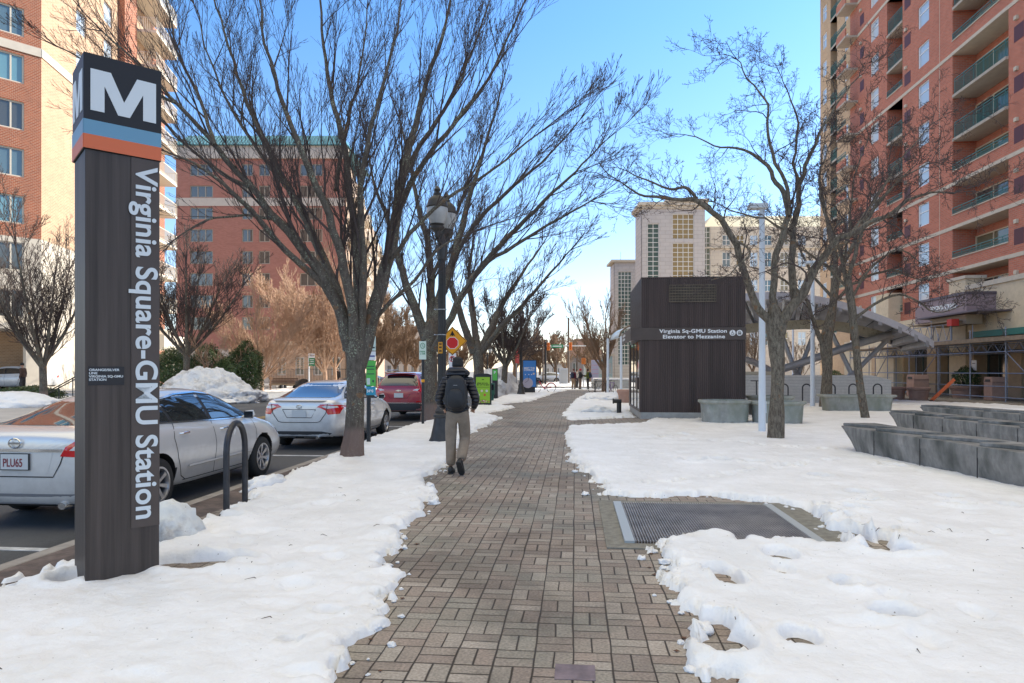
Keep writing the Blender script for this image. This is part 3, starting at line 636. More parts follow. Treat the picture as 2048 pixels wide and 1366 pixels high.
# ---------------- white light poles
WP = mat('pole_white', (.64, .68, .72), .45, var=.08, vscale=2, stretch=(1, 1, .3))
def lightpole(label, loc, h, r, group):
    t = thing('light_pole', label, 'light pole', loc, R(0), group)
    MB().tube([(0, 0, -.1), (0, 0, h)], [r, r * .72], 20).build('pole', WP, t, True)
    MB().box(-.34, .12, -.17, .17, h, h + .05).prism([(-.34, -.17), (.12, -.17), (.12, .17), (-.34, .17)], h + .05, h + .12).build('lamp_head', WP, t, bevel=.02)
    MB().box(-.3, .05, -.12, .12, h - .006, h).build('lens', mat('lamp_lens', (.5, .5, .5), .3), t)
    MB().box(r - .01, r + .006, -.04, .04, .5, .8).build('hand_hole', WP, t)
    return t
lightpole('white round light pole nearest, beside the bare plaza tree', (*AT(1524, 17.4), 0), 5.7, .092, 'white plaza light poles')
lightpole('white light pole further back near the station parapet', (*AT(1625, 29.5), 0), 6.2, .105, 'white plaza light poles')
lightpole('distant thin white pole seen beneath the glass canopy', (*AT(1586, 52), 0), 5.2, .09, 'white plaza light poles')
# ---------------- twin globe street lamp
LP = mat('lamp_post_paint', (.045, .042, .04), .5, .2, var=.3, vscale=6)
FROST = mat('frosted_globe', (.40, .40, .39), .35, var=.15, vscale=5)
def fluted(z0, z1, r0, r1, n=16):
    m = n * 4; rings = []
    for k in range(2):
        z = (z0, z1)[k]; r = (r0, r1)[k]; rings.append([((r - .010 * (j % 4 in (0, 1)) * 1) * math.cos(2 * math.pi * j / m), (r - .010 * (j % 4 in (0, 1))) * math.sin(2 * math.pi * j / m), z) for j in range(m)])
    return rings
def globe_head(parent, x, y, z, s=1.0):
    def pr(l): return [(a * s, b_ * s + z) for a, b_ in l]
    c = (x, y, 0)
    g = MB().lathe(pr([(.135, .16), (.2, .3), (.225, .42), (.22, .5), (.19, .55)]), 24, c).build('globe', FROST, parent, True)
    MB().lathe(pr([(.05, -.12), (.07, 0), (.15, .06), (.155, .1), (.125, .13), (.15, .165)]), 20, c).build('globe_base', LP, g, True)
    MB().lathe(pr([(.215, .50), (.235, .53), (.22, .57), (.2, .66), (.14, .74), (.08, .77), (.085, .82), (.05, .85), (.075, .9), (.04, .96), (.01, .98)]), 24, c).build('globe_cap', LP, g, True)
def street_lamp(label, loc, twin=True, h=4.35, group='ornate street lamps', rz=0, s=1.0):
    t = thing('street_lamp', label, 'street lamp', loc, rz, group)
    MB().loft(fluted(.75, h - .05, .098, .078)).build('post', LP, t)
    MB().lathe([(.29, -.1), (.29, .06), (.25, .14), (.19, .42), (.17, .55), (.19, .57), (.19, .62), (.15, .65), (.16, .7), (.12, .76), (.1, .85)], 12).build('post_base', LP, t, True)
    if twin:
        MB().tube([(0, -.3, h + .06), (0, -.12, h - .02), (0, .12, h - .02), (0, .3, h + .06)], .04, 10).lathe([(.1, h - .35), (.12, h - .1), (.1, h), (.06, h + .2)], 16).build('arm', LP, t, True)
        globe_head(t, 0, -.3, h + .2); globe_head(t, 0, .3, h + .2)
    else:
        MB().lathe([(.1, h - .1), (.13, h), (.1, h + .12)], 16).build('collar', LP, t, True); globe_head(t, 0, 0, h + .2, s)
    return t
lp_ = street_lamp('near fluted black street lamp with two frosted globes behind the walker', (*AT(884, 14.9), 0), rz=R(-8))
for z in (2.35, 2.9): MB().lathe([(.100, z), (.103, z + .02)], 20, cap=False).tube([(-.1, -.04, z + .01), (-.14, -.1, z + .01)], .012, 6).build('steel_clamp', STEEL, lp_)
bt = MB().box(-.05, .05, -.107, -.101, 1.95, 2.2).build('yellow_tag', mat('tag_yellow', (.6, .27, .02), .5), lp_)
[MB().box(-.03, .03, -.109, -.107, z, z + .03).build('printed_mark', PBK, bt) for z in (1.99, 2.07, 2.14)]
street_lamp('slim brown street lamp with single globe beside the blue map panel', (*AT(1042, 44.6), 0), False, 4.6, 'ornate street lamps')
street_lamp('distant twin globe lamp beyond the green kiosk', (*AT(975, 80), 0), True, 3.4, 'ornate street lamps', R(85))
# ---------------- signs on posts
GRN = mat('sign_green', (.02, .22, .09), .4); YEL = mat('sign_yellow', (.85, .36, .01), .4); RED = mat('sign_red', (.65, .02, .02), .4); LGRN = mat('pay_green', (.10, .48, .08), .45); SBL = mat('pay_blue', (.03, .30, .45), .45)
def post(t, h, r=.03, m=BLACKM, name='post'): return MB().cyl(0, 0, -.1, h, r, 12).build(name, m, t)
def octa(r, cx, cz): return [(cx + r * math.cos(R(22.5 + 45 * k)), cz + r * math.sin(R(22.5 + 45 * k))) for k in range(8)]
RX = Matrix.Rotation(R(90), 4, 'X')
D_ = 24.0; c = P(905, 682, D_)
t = thing('stop_ahead_sign', 'yellow diamond warning sign with a red octagon and black arrow', 'road sign', (c.x, c.y, 0), YAW)
post(t, c.z + .3); s = .51
dm = MB().prism([(-s, c.z), (0, c.z - s), (s, c.z), (0, c.z + s)], .03, .036, RX).build('diamond_panel', YEL, t)
bd_ = MB()
for (a, b2) in (((-s, 0), (0, -s)), ((0, -s), (s, 0)), ((s, 0), (0, s)), ((0, s), (-s, 0))):
    k = .94; bd_.tube([(a[0] * k, -.038, c.z + a[1] * k), (b2[0] * k, -.038, c.z + b2[1] * k)], .008, 4)
bd_.build('black_border', PBK, dm)
MB().prism(octa(.225, 0, c.z - .07), .036, .040, RX).build('octagon_rim', WHITE, dm)
MB().prism(octa(.205, 0, c.z - .07), .040, .043, RX).build('red_octagon', RED, dm)
MB().prism([(-.10, c.z + .17), (.0, c.z + .36), (.10, c.z + .17), (.035, c.z + .2), (.0, c.z + .17), (-.035, c.z + .2)], .038, .041, RX).build('black_arrow', PBK, dm)
c2 = (742 - 718) / F * D_ + CH
pn = MB().box(-.13, .13, -.036, -.03, c2 - .42, c2 + .2).build('no_parking_panel', WHITE, t)
text('lettering', 'P', .2, PBK, pn, FM(-.055, -.038, c2 - .07), depth=.002, bold=.006)
rg = MB(); rg.tube([(.095 * math.cos(R(20 * k)), -.04, c2 + .0 + .095 * math.sin(R(20 * k))) for k in range(19)], .012, 5, cap=False).tube([(-.065, -.04, c2 + .065), (.065, -.04, c2 - .065)], .010, 5).tube([(-.08, -.04, c2 - .3), (.08, -.04, c2 - .3)], .012, 5)
rg.build('red_ring', RED, pn)
t = thing('parking_sign', 'green and white parking rule sign on a dark post by the red car', 'parking sign', (-4.33, 19.2, 0), YAW)
post(t, 2.45, .04)
pn = MB().box(-.10, .10, -.045, -.035, 1.9, 2.42).build('sign_panel', mat('pale_sign', (.6, .7, .62), .45), t)
q = MB().tube([(.06 * math.cos(R(20 * k)), -.05, 2.29 + .075 * math.sin(R(20 * k))) for k in range(19)], .008, 5, cap=False).tube([(0, -.05, 2.33), (0, -.05, 2.28), (.03, -.05, 2.26)], .006, 4); q.build('clock_symbol', GRN, pn)
text('lettering', 'PARK\n 2 HR', .07, GRN, pn, FM(-.09, -.047, 2.1), depth=.001, bold=.002, line=.9)
MB().cyl(0, 0, 1.25, 1.33, .05, 12).build('yellow_band', YEL, t)
t = thing('pay_parking_sign', 'stack of green parking payment panels on a dark post by the near tree', 'parking sign', (-4.36, 14.15, 0), YAW)
post(t, 2.5, .045); x0, x1 = -.04, .16
for (nm, m, a, b2) in (('grey_panel', mat('pale_sign', (.6, .7, .62), .45), 2.0, 2.3), ('white_panel', WHITE, 1.8, 1.985), ('green_panel', LGRN, 1.25, 1.79), ('blue_panel', SBL, 1.06, 1.24)):
    pn = MB().box(x0, x1, -.055, -.048, a, b2).build(nm, m, t)
    s_ = {'grey_panel': 'PAY\nHERE', 'white_panel': 'ParkMobile'[:4] + '...', 'green_panel': 'PAY BY\nPHONE\n|||\n   •', 'blue_panel': '5490'}[nm]
    if nm == 'white_panel': s_ = 'MOBILE'
    ink = mat('ink', (.03, .05, .06), .6)
    if nm == 'blue_panel': text('lettering', '5490', .08, WHITE, pn, FM(x0 + .012, -.058, b2 - .12), depth=.001, bold=.003, sx=.85)
    elif nm == 'green_panel':
        for z in (1.66, 1.6, 1.5): MB().box(x0 + .015, x1 - .03, -.0575, -.055, z, z + .018).build('printed_rule', ink, pn)
        MB().box(x0 + .01, x0 + .08, -.0575, -.055, 1.28, 1.42).build('printed_square', mat('pale_sign', (.6, .7, .62), .45), pn); MB().box(x0 + .13, x0 + .16, -.0575, -.055, 1.33, 1.38).build('printed_mark', ink, pn)
    elif nm == 'white_panel': MB().box(x0 + .01, x1 - .02, -.0575, -.055, 1.87, 1.9).build('printed_rule', mat('ink_blue', (.03, .05, .25), .6), pn)
    else: MB().box(x0 + .01, x1 - .02, -.0575, -.055, 2.05, 2.08).build('printed_rule', ink, pn)
t = thing('bus_stop_sign', 'white pole with a green bus sign across the street', 'bus stop sign', (*AT(618, 52), .0), YAW)
post(t, 2.9, .06, WP); pn = MB().box(.02, .46, -.06, -.05, 1.95, 2.55).build('green_panel', GRN, t); MB().box(.02, .46, -.06, -.05, 2.56, 2.9).build('white_panel', WHITE, t)
text('lettering', 'ART', .17, mat('ink_navy', (.03, .06, .16), .6), t, FM(.08, -.063, 2.68), depth=.001, bold=.004)
for z in (2.1, 2.25, 2.4): MB().box(.08, .4, -.063, -.06, z, z + .05).build('printed_rule', WHITE, pn)
# ---------------- kiosks
t = thing('green_map_kiosk', 'low black framed kiosk with a lime green poster', 'poster kiosk', (*AT(966, 30.6), 0), YAW)
MB().prism([(-.38, -.05), (.38, -.05), (.38, 1.40), (.2, 1.46), (-.2, 1.46), (-.38, 1.40)], -.06, .06, RX).build('frame', BLACKM, t, bevel=.01)
ps = MB().box(-.31, .31, -.068, -.06, .14, 1.30).build('poster', mat('poster_lime', (.28, .52, .03), .5), t)
text('lettering', 'what goes in\nthe green bin?', .095, PBK, ps, FM(-.27, -.07, 1.0), depth=.001, bold=.003, line=.8)
MB().box(-.27, .27, -.071, -.068, .84, .855).box(-.05, .05, -.071, -.068, 1.17, 1.2).build('printed_rule', PBK, ps)
rr = random.Random(3); cols = [(.7, .6, .5), (.6, .65, .6), (.5, .1, .05), (.5, .3, .1), (.7, .7, .75)]
for i, (x, z) in enumerate(((-.05, .68), (.17, .68), (.08, .5), (-.2, .5))):
    MB().lathe([(.055, 0), (.055, .003)], 14, (x, -.073, z), 'y').build('printed_disc', mat('print_%d' % (i % 3), cols[i % 3], .6), ps)
for i in range(26):
    x = rr.uniform(-.27, .27); z = .16 + rr.random() * .1
    MB().lathe([(.03, 0), (.03, .002)], 7, (x, -.0715 - i * .0003, z), 'y').build('printed_scrap', mat('print_%d' % (i % 5 + 5), [(.5, .25, .08), (.6, .5, .3), (.35, .07, .04), (.2, .3, .05), (.6, .55, .5)][i % 5], .6), ps)
t = thing('blue_map_kiosk', 'tall blue poster kiosk with white lettering beside a slim lamp', 'poster kiosk', (*AT(1059, 48.5), 0), YAW)
MB().box(-.50, .50, -.13, .13, .38, 2.36).build('frame', BLACKM, t, bevel=.02); MB().box(-.4, .4, -.1, .1, -.1, .38).build('plinth', BLACKM, t)
ps = MB().box(-.45, .45, -.14, -.13, .45, 2.3).build('poster', mat('poster_blue', (.05, .22, .60), .5), t)
text('lettering', 'MEET THE\nCORRALS', .17, WHITE, ps, FM(-.40, -.142, 1.72), depth=.001, bold=.004, line=.8)
MB().lathe([(.36, 0), (.36, .003)], 28, (-.12, -.143, .72), 'y').build('printed_disc', mat('poster_pale', (.45, .42, .5), .6), ps)
MB().tube([(-.3, -.15, .75), (-.1, -.15, .9), (-.05, -.15, 1.25)], .012, 5).build('printed_bicycle', PBK, ps)
for x in (-.3, -.05, .15): MB().lathe([(.035, 0), (.035, .003)], 12, (x, -.143, 1.32), 'y').build('printed_dot', WHITE, ps)
MB().lathe([(.07, 0), (.07, .003)], 16, (.3, -.143, 1.38), 'y').build('printed_badge', mat('poster_cream', (.7, .55, .4), .6), ps)
MB().tube([(-.1, 0, 2.36), (.05, 0, 2.7)], .03, 6).tube([(.05, 0, 2.7), (.3, 0, 2.86)], .03, 6).tube([(.3, 0, 2.36), (.05, 0, 2.6), (-.2, 0, 2.8)], .03, 6).build('roof_aerial', BLACKM, t)
t = thing('pay_station', 'narrow black parking pay station with a green sign', 'pay station', (*AT(990, 38), 0), YAW)
MB().box(-.16, .16, -.12, .12, -.1, 1.72).build('cabinet', BLACKM, t, bevel=.03); pn = MB().box(-.13, .13, -.126, -.12, 1.05, 1.65).build('green_panel', LGRN, t)
text('lettering', 'P', .2, WHITE, pn, FM(-.06, -.128, 1.42), depth=.001, bold=.006)
t = thing('newspaper_box', 'dark green newspaper box in the snow by the pay station', 'newspaper box', (*AT(981, 35), 0), YAW)
MB().box(-.22, .22, -.2, .2, .35, .95).build('cabinet', mat('box_green', (.015, .09, .06), .5), t, bevel=.02); MB().box(-.16, .16, -.16, .16, -.05, .35).build('pedestal', mat('box_green', (.015, .09, .06), .5), t)
MB().box(-.17, .17, -.206, -.2, .6, .88).build('window_pane', DARKG, t)
# ---------------- concrete amphitheatre benches
def bench_wall(label, pts, zt=.50, w=.62, h0=-.1, seed=0):
    """pts: front top edge polyline from far end to near end"""
    t = thing('concrete_bench', label, 'bench', (pts[0][0], pts[0][1], 0), 0, 'stepped concrete bench walls on the plaza')
    V = [Vector((p[0] - pts[0][0], p[1] - pts[0][1], 0)) for p in pts]
    # resample
    segs = []
    for i in range(len(V) - 1):
        n = max(1, int((V[i + 1] - V[i]).length / .25))
        for k in range(n): segs.append(V[i].lerp(V[i + 1], k / n))
    segs.append(V[-1]); rings = []; L = 0
    for i, p in enumerate(segs):
        d = (segs[min(i + 1, len(segs) - 1)] - segs[max(i - 1, 0)]).normalized(); nrm = Vector((-d.y, d.x, 0))  # right-hand side = away from viewer (+x)
        if i: L += (segs[i] - segs[i - 1]).length
        und = min(.42, L * .9 + .0)             # undercut at the prow
        bt = Vector((0, 0, h0)); 
        q = -d * 0
        lift = Vector((0, 0, max(h0, zt - .02 - L * 1.15)))
        rings.append([p + Vector((0, 0, lift.z)) + nrm * .10, p + Vector((0, 0, min(zt - .01, max(lift.z, zt - .16)))), p + Vector((0, 0, zt)), p + nrm * w + Vector((0, 0, zt)), p + nrm * w + Vector((0, 0, lift.z))])
    MB().loft(rings).build('wall', CONCD, t, bevel=.012)
    # raised wedge slabs
    acc = 0; nxt = 0.0; i = 0; tot = sum((segs[k + 1] - segs[k]).length for k in range(len(segs) - 1)); s_ = 0
    def at(l):
        a = 0
        for k in range(len(segs) - 1):
            q = (segs[k + 1] - segs[k]).length
            if a + q >= l: return segs[k].lerp(segs[k + 1], (l - a) / q), (segs[k + 1] - segs[k]).normalized()
            a += q
        return segs[-1], (segs[-1] - segs[-2]).normalized()
    l = .02
    while l < tot - 1.2:
        p, d = at(l); p2, d2 = at(l + 1.18); n1 = Vector((-d.y, d.x, 0)); n2 = Vector((-d2.y, d2.x, 0))
        a = p + n1 * .03; b2 = p + n1 * (w + .02); c2 = p2 + n2 * (w + .02); dd = p2 + n2 * (w - .12)
        e = p + d * .02 + n1 * .03
        MB().prism([(a.x, a.y), (dd.x, dd.y), (c2.x, c2.y), (b2.x, b2.y)], zt + .001, zt + .055).build('seat_slab', CONCD, t, bevel=.008)
        if l > .5: MB().box(p.x - .006, p.x + .006, p.y - .004, p.y + .004, -.05, zt - .02).build('joint', mat('joint_dark', (.03, .03, .03), .9), t)
        l += 1.22
b1 = [G(1682, 851, .5), G(1740, 861, .5), G(1850, 877, .5), G(1960, 893, .5), G(2060, 908, .5), G(2300, 945, .5)]
bench_wall('nearest weathered concrete bench wall with raised wedge slabs', b1)
b2_ = [G(1777, 824, .5), G(1850, 833, .5), G(1950, 845, .5), G(2060, 858, .5), G(2300, 885, .5)]
bench_wall('middle weathered concrete bench wall on the snowy plaza', b2_)
b3 = [G(1839, 813, .5), G(1930, 820, .5), G(2060, 830, .5), G(2250, 845, .5)]
bench_wall('farthest weathered concrete bench wall near the scaffold', b3)
# ---------------- facade helpers: local x along the wall, y into the building, z up
def wall_grid(mb, u0, u1, z0, z1, ops, y=0.0):
    """ops: (u0,u1,z0,z1,depth) rectangular openings with reveals"""
    us = sorted({u0, u1} | {max(u0, min(u1, o[k])) for o in ops for k in (0, 1)}); zs = sorted({z0, z1} | {max(z0, min(z1, o[k])) for o in ops for k in (2, 3)})
    for i in range(len(us) - 1):
        for j in range(len(zs) - 1):
            cu, cz = (us[i] + us[i + 1]) / 2, (zs[j] + zs[j + 1]) / 2
            if any(o[0] < cu < o[1] and o[2] < cz < o[3] for o in ops): continue
            mb.quad((us[i], y, zs[j]), (us[i + 1], y, zs[j]), (us[i + 1], y, zs[j + 1]), (us[i], y, zs[j + 1]))
    for a, b, c, d, dp in ops:
        mb.quad((a, y, c), (a, y, d), (a, y + dp, d), (a, y + dp, c)); mb.quad((b, y, d), (b, y, c), (b, y + dp, c), (b, y + dp, d))
        mb.quad((a, y, d), (b, y, d), (b, y + dp, d), (a, y + dp, d)); mb.quad((b, y, c), (a, y, c), (a, y + dp, c), (b, y + dp, c))
WPROTO = {}
def window(parent, u, z, w, h, y, fm, gm, cols=2, rows=1, t=.06, sub_z=None, name='window', rz=0):
    key = (round(w, 2), round(h, 2), fm.name, gm.name, cols, rows, t, sub_z)
    if key not in WPROTO:
        m = MB(); m.box(0, t, -.03, .05, 0, h).box(w - t, w, -.03, .05, 0, h).box(t, w - t, -.03, .05, 0, t).box(t, w - t, -.03, .05, h - t, h)
        for i in range(1, cols): m.box(w * i / cols - t / 2, w * i / cols + t / 2, -.02, .045, t, h - t)
        for j in range(1, rows): z_ = h * j / rows if sub_z is None else h * sub_z; m.box(t, w - t, -.015, .04, z_ - t / 2, z_ + t / 2)
        WPROTO[key] = (m.mesh('window'), MB().quad((t * .5, .03, t * .5), (w - t * .5, .03, t * .5), (w - t * .5, .03, h - t * .5), (t * .5, .03, h - t * .5)).mesh('pane'))
        WPROTO[key][0].materials.append(fm); WPROTO[key][1].materials.append(gm)
    a, b = WPROTO[key]
    o = bpy.data.objects.new(name, a); COL.objects.link(o); o.parent = parent; o.location = (u, y, z); o.rotation_euler = (0, 0, rz)
    p = bpy.data.objects.new('pane', b); COL.objects.link(p); p.parent = o
    return o
def glass(name, c, rough=.04, spec=1.0, var=0):
    return mat(name, c, rough, 0, spec=spec, var=var, vscale=.35, bump=.02, bscale=.7)
RB = brick_mat('red_brick', (.50, .155, .09), (.41, .12, .07), (.33, .24, .19), .34, .115, .011, .1)
TB = brick_mat('tan_brick', (.50, .33, .19), (.45, .29, .17), (.5, .38, .26), .34, .115, .010, .08)
STONE = mat('cast_stone', (.52, .45, .36), .85, var=.08, vscale=3)
SLABM = mat('balcony_concrete', (.40, .35, .29), .85, var=.12, vscale=2)
GREENR = mat('green_rail', (.04, .15, .13), .45)
TANF = mat('tan_frame', (.55, .47, .34), .5)
GLB = glass('bright_window_glass', (.42, .5, .58)); GLD = glass('dark_window_glass', (.07, .075, .07)); GLB2 = glass('blind_window_glass', (.50, .50, .47), .12); GLL2 = glass('half_lit_glass', (.22, .30, .38)); 
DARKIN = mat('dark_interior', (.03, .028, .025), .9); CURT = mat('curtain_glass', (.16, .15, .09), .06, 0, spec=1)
# ================= right apartment tower (street facade in the plane x = 25)
def uR(px):
    k = (px - 1024) / F; return 72 - (24.9 + 2.3 * k) / (.9958 * k - .0918)
rb = thing('apartment_tower', 'tall red brick apartment tower with green balcony rails and tan podium', 'apartment building', (25, 72, 0), R(-90))
FK = lambda k: 8.2 + 2.89 * k
TOP = FK(11) + 1.2; NEAR = 60.0      # facade runs on past the frame, as the real block does
def uQ(px):
    k = (px - 1024) / F; return 72 - (25.9 * cT + k * 25.9 * sT) / (k * cT - sT)
def uX(px, x): k = (px - 1024) / F; return 72 - (x * cT + k * x * sT) / (k * cT - sT)
uT = uR(1700)
big = (uR(1905), uR(2017) + .0); small = (uR(1774), uR(1805)); far_ = (uQ(1661), uQ(1674))
ops_red, ops_tan = [], []; PARA = {-1: 1, 0: 1, 1: 1, 2: 1, 5: 1, 8: 1, 9: 1}
parts_rail = []
rail_mb = {}
def railing(u0, u1, zf, full):
    m = MB(); zt = zf + 1.12; zb_ = zf + (.12 if full else .92)
    if not full: zt = zf + 1.3
    m.box(u0, u1, -.03, .02, zt - .05, zt).box(u0, u1, -.02, .01, zt - .2, zt - .17).box(u0, u1, -.02, .01, zb_, zb_ + .04)
    n = int((u1 - u0) / .13)
    for i in range(n + 1):
        u = u0 + (u1 - u0) * i / n; w = .022 if i % 8 == 0 else .009
        m.box(u - w, u + w, -.02, .01, zb_, zt - .18 if i % 8 else zt)
    return m
for k in range(-1, 11):
    z0 = FK(k); z1 = FK(k + 1)
    para = PARA.get(k, 0)
    zo = z0 + (.80 if para else .0)
    for (a, b) in ((big, 1), (small, 2)):
        ops_red.append((a[0], a[1], zo, z1 - .10, 1.5))
    ops_tan.append((far_[0], far_[1], z0 + .1, z1 - .1, 1.3))
    for (pa, pb) in ((1741, 1757), (1836, 1858)):
        ops_red.append((uR(pa), uR(pb), z0 + .95, z0 + 2.55, .14))
    ops_tan.append((uQ(1645), uQ(1653), z0 + .95, z0 + 2.55, .14))
    ops_tan.append((uQ(1689), uQ(1696), z0 + .95, z0 + 2.55, .14))
ops_red = [o for o in ops_red if o[3] > 5.5]
# near part of the facade, beyond the frame's right edge, keeps the rhythm with two more balcony bays
m = MB(); wall_grid(m, uT, NEAR, 5.2, TOP, ops_red)
m.quad((uT, 0, 0), (uT, .9, 0), (uT, .9, TOP), (uT, 0, TOP)); m.box(0, NEAR, 2.2, 22, 5.3, TOP - .2)
m.quad((NEAR, 0, 0), (NEAR, 22, 0), (NEAR, 22, TOP), (NEAR, 0, TOP))
m.build('brick_wall', RB, rb)
# balcony back walls
for o in ops_red:
    if o[4] > 1: MB().quad((o[0], 1.5, o[2]), (o[1], 1.5, o[2]), (o[1], 1.5, o[3]), (o[0], 1.5, o[3])).build('balcony_back_wall', RB, rb)
m = MB(); wall_grid(m, -3.1, uT, 0, TOP, ops_tan, .9)
m.quad((-3.1, .9, 0), (-3.1, 22, 0), (-3.1, 22, TOP), (-3.1, .9, TOP)).build('tan_brick_wall', TB, rb)
m = MB()
for o in ops_tan:
    if o[4] > 1: m.quad((o[0], 2.2, o[2]), (o[1], 2.2, o[2]), (o[1], 2.2, o[3]), (o[0], 2.2, o[3]))
m.build('tan_recess_wall', TB, rb)
MB().box(-3.2, NEAR, -.15, 22, TOP, TOP + .5).build('roof', STONE, rb)
# stone bands, slabs
for k in range(-1, 11):
    z0 = FK(k)
    if PARA.get(k, 0):
        MB().box(uT, big[0], -.04, .02, z0 - .14, z0 + .10).box(big[0], big[1], -.05, 1.5, z0 - .12, z0 + .10).box(big[1], NEAR, -.04, .02, z0 - .14, z0 + .10).build('stone_band', STONE, rb)
        for q in (big, small): MB().box(q[0], q[1], -.06, .14, z0 + .80, z0 + .86).build('parapet_coping', STONE, rb)
        MB().box(small[0] + .01, small[1] - .01, .021, 1.5, z0 - .1, z0 + .06).build('balcony_slab', SLABM, rb)
    else:
        for q in (big, small): MB().box(q[0] + (.25 if q is big else .0), q[1] + (.0), -.16 if q is big else -.05, 1.49, z0 - .13, z0 + .05).build('balcony_slab', SLABM, rb)
    for q in (big, small):
        railing(q[0] + (.28 if not PARA.get(k, 0) else .02), q[1] - .02, z0, not PARA.get(k, 0)).build('balcony_railing', GREENR, rb)
    # sliding doors at the back of the big balcony
    window(rb, uX(1953, 26.44), z0 + .06, big[1] - uX(1953, 26.44) - .03, 2.2, 1.40, TANF, (CURT, GLD)[k % 2], 3, 1, .08, name='sliding_door')
    window(rb, uX(1794, 26.44), z0 + .06, 1.5, 2.1, 1.44, TANF, GLD, 2, 1, .07, name='sliding_door')
    for (pa, pb) in ((1741, 1757), (1836, 1858)):
        window(rb, uR(pa), z0 + .95, uR(pb) - uR(pa), 1.6, .09, WHITE, (GLB, GLB2, GLL2)[(k * 3 + pa) % 3], 1, 2, .05, .62)
    # far tan part: windows, slab, rail
    for (pa, pb) in ((1645, 1653), (1689, 1696)):
        window(rb, uQ(pa), z0 + .95, uQ(pb) - uQ(pa), 1.6, .99, WHITE, GLB, 1, 2, .05, .62)
    MB().box(far_[0], far_[1], .86, 2.2, z0 - .1, z0 + .1).build('balcony_slab', SLABM, rb)
    railing(far_[0], far_[1], z0, True).build('balcony_railing', GREENR, rb).location.y = .92
    # projecting red bay balconies between tan part and red wall
    q = (uR(1697), uR(1716))
    bb = MB().box(q[0], q[1], -1.1, .0, z0 - .12, z0 + .06).build('bay_balcony_slab', SLABM, rb)
    MB().box(q[0], q[1], -1.1, -1.0, z0 + .061, z0 + .7).build('bay_parapet', RB, rb)
    railing(q[0], q[1], z0, False).build('balcony_railing', GREENR, rb).location.y = -1.04
    # wall vents and dryer caps
    for pc, w in ((1815, .95), (2038, .85), (1724, .8)):
        u = uR(pc); MB().box(u - w / 2, u + w / 2, -.012, .02, z0 + .55, z0 + 1.45).build('wall_vent', mat('vent_maroon', (.085, .02, .025), .6), rb)
        MB().box(u - .28, u - .02, -.15, .01, z0 + 1.75, z0 + 1.98).build('dryer_cap', STONE, rb, bevel=.02)
MB().box(uR(1879) - .02, uR(1879) + .02, -.006, .01, 6, TOP).build('wall_joint', STONE, rb)
# podium: tan stone base two storeys high, stepping forward of the tower
PODM = mat('podium_stone', (.62, .50, .34), .85, var=.1, vscale=3, bump=.15, bscale=25)
PX = uR(1965)
pm = MB(); zP = 6.5
MB().box(PX + .6, NEAR, -1.2, .0, 3.9, zP).build('podium_upper', PODM, rb); MB().box(PX + .5, NEAR + .1, -1.3, .1, zP, zP + .28).build('podium_coping', STONE, rb)
MB().box(uR(1927), uR(1927) + 1.9, -.9, .2, 0, 7.3).build('stone_pier', PODM, rb, bevel=.02); MB().box(uR(1927) - .1, uR(1927) + 2.0, -1.0, .3, 7.3, 7.5).build('pier_cap', STONE, rb)
MB().box(uR(1775), uR(1775) + 2.2, -.9, .2, 0, 7.6).build('stone_pier', PODM, rb); MB().box(PX + 1.6, NEAR, -1.45, -1.2, 3.55, 3.9).build('green_lintel', mat('awning_green', (.015, .16, .13), .5), rb)
MB().box(uT, uT + 6, -.5, .0, 0, 4.2).build('stone_base', PODM, rb)
# shop front: piers, dark glass
uu = uT + 6.2; k = 0
while uu < NEAR - 3:
    MB().box(uu, uu + 1.15, -.7, .3, 0, 3.55).build('shop_pier', mat('shop_pier_tan', (.45, .31, .19), .8, var=.1), rb)
    if k < 9:
        window(rb, uu + 1.15, .05, 3.3, 3.4, .1, mat('shop_frame', (.04, .06, .05), .5), glass('shop_glass', (.05, .05, .045)), 3, 2, .07, .75, name='shop_window')
    uu += 4.45; k += 1
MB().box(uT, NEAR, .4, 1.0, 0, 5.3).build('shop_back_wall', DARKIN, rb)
MB().box(uT + 6, NEAR, -.6, .3, 3.56, 5.3).build('shop_fascia', PODM, rb)
text('lettering', 'SALAD BOWL', .62, WHITE, rb, FM(uR(1712), -.75, 3.75), depth=.05, bold=.02) if False else text('lettering', 'ALID B', .8, WHITE, rb, FM(uR(1716), -.72, 3.7), depth=.05, bold=.02)
# entrance sign box
sg = thing('entrance_canopy_sign', 'mauve box canopy lettered VIRGINIA SQUARE on the tan podium', 'building sign', (22.2, 46.3, 0), R(-90))
SGM = mat('sign_mauve', (.26, .19, .20), .6, var=.05)
MB().box(0, 5.2, 0, 2.2, 4.95, 5.95).build('sign_box', SGM, sg, bevel=.02)
MB().box(-.06, 5.26, -.08, 2.2, 5.95, 6.1).build('sign_coping', mat('dark_coping', (.09, .07, .09), .5), sg)
MB().box(-.06, 6.6, -.2, 2.4, 4.87, 4.95).build('sign_soffit', mat('dark_coping', (.09, .07, .09), .5), sg)
MB().box(.6, 4.6, .3, 1.2, 4.3, 4.85).build('lower_beam', mat('beam_tan', (.36, .28, .2), .7), sg)
MB().box(-3.2, -.07, 1.2, 2.2, 4.8, 5.9).build('side_box', SGM, sg)
text('lettering', 'VIRGINIA SQUARE', .5, WHITE, sg, FM(1.35, -.03, 5.22), depth=.04, bold=.002, sx=.72)
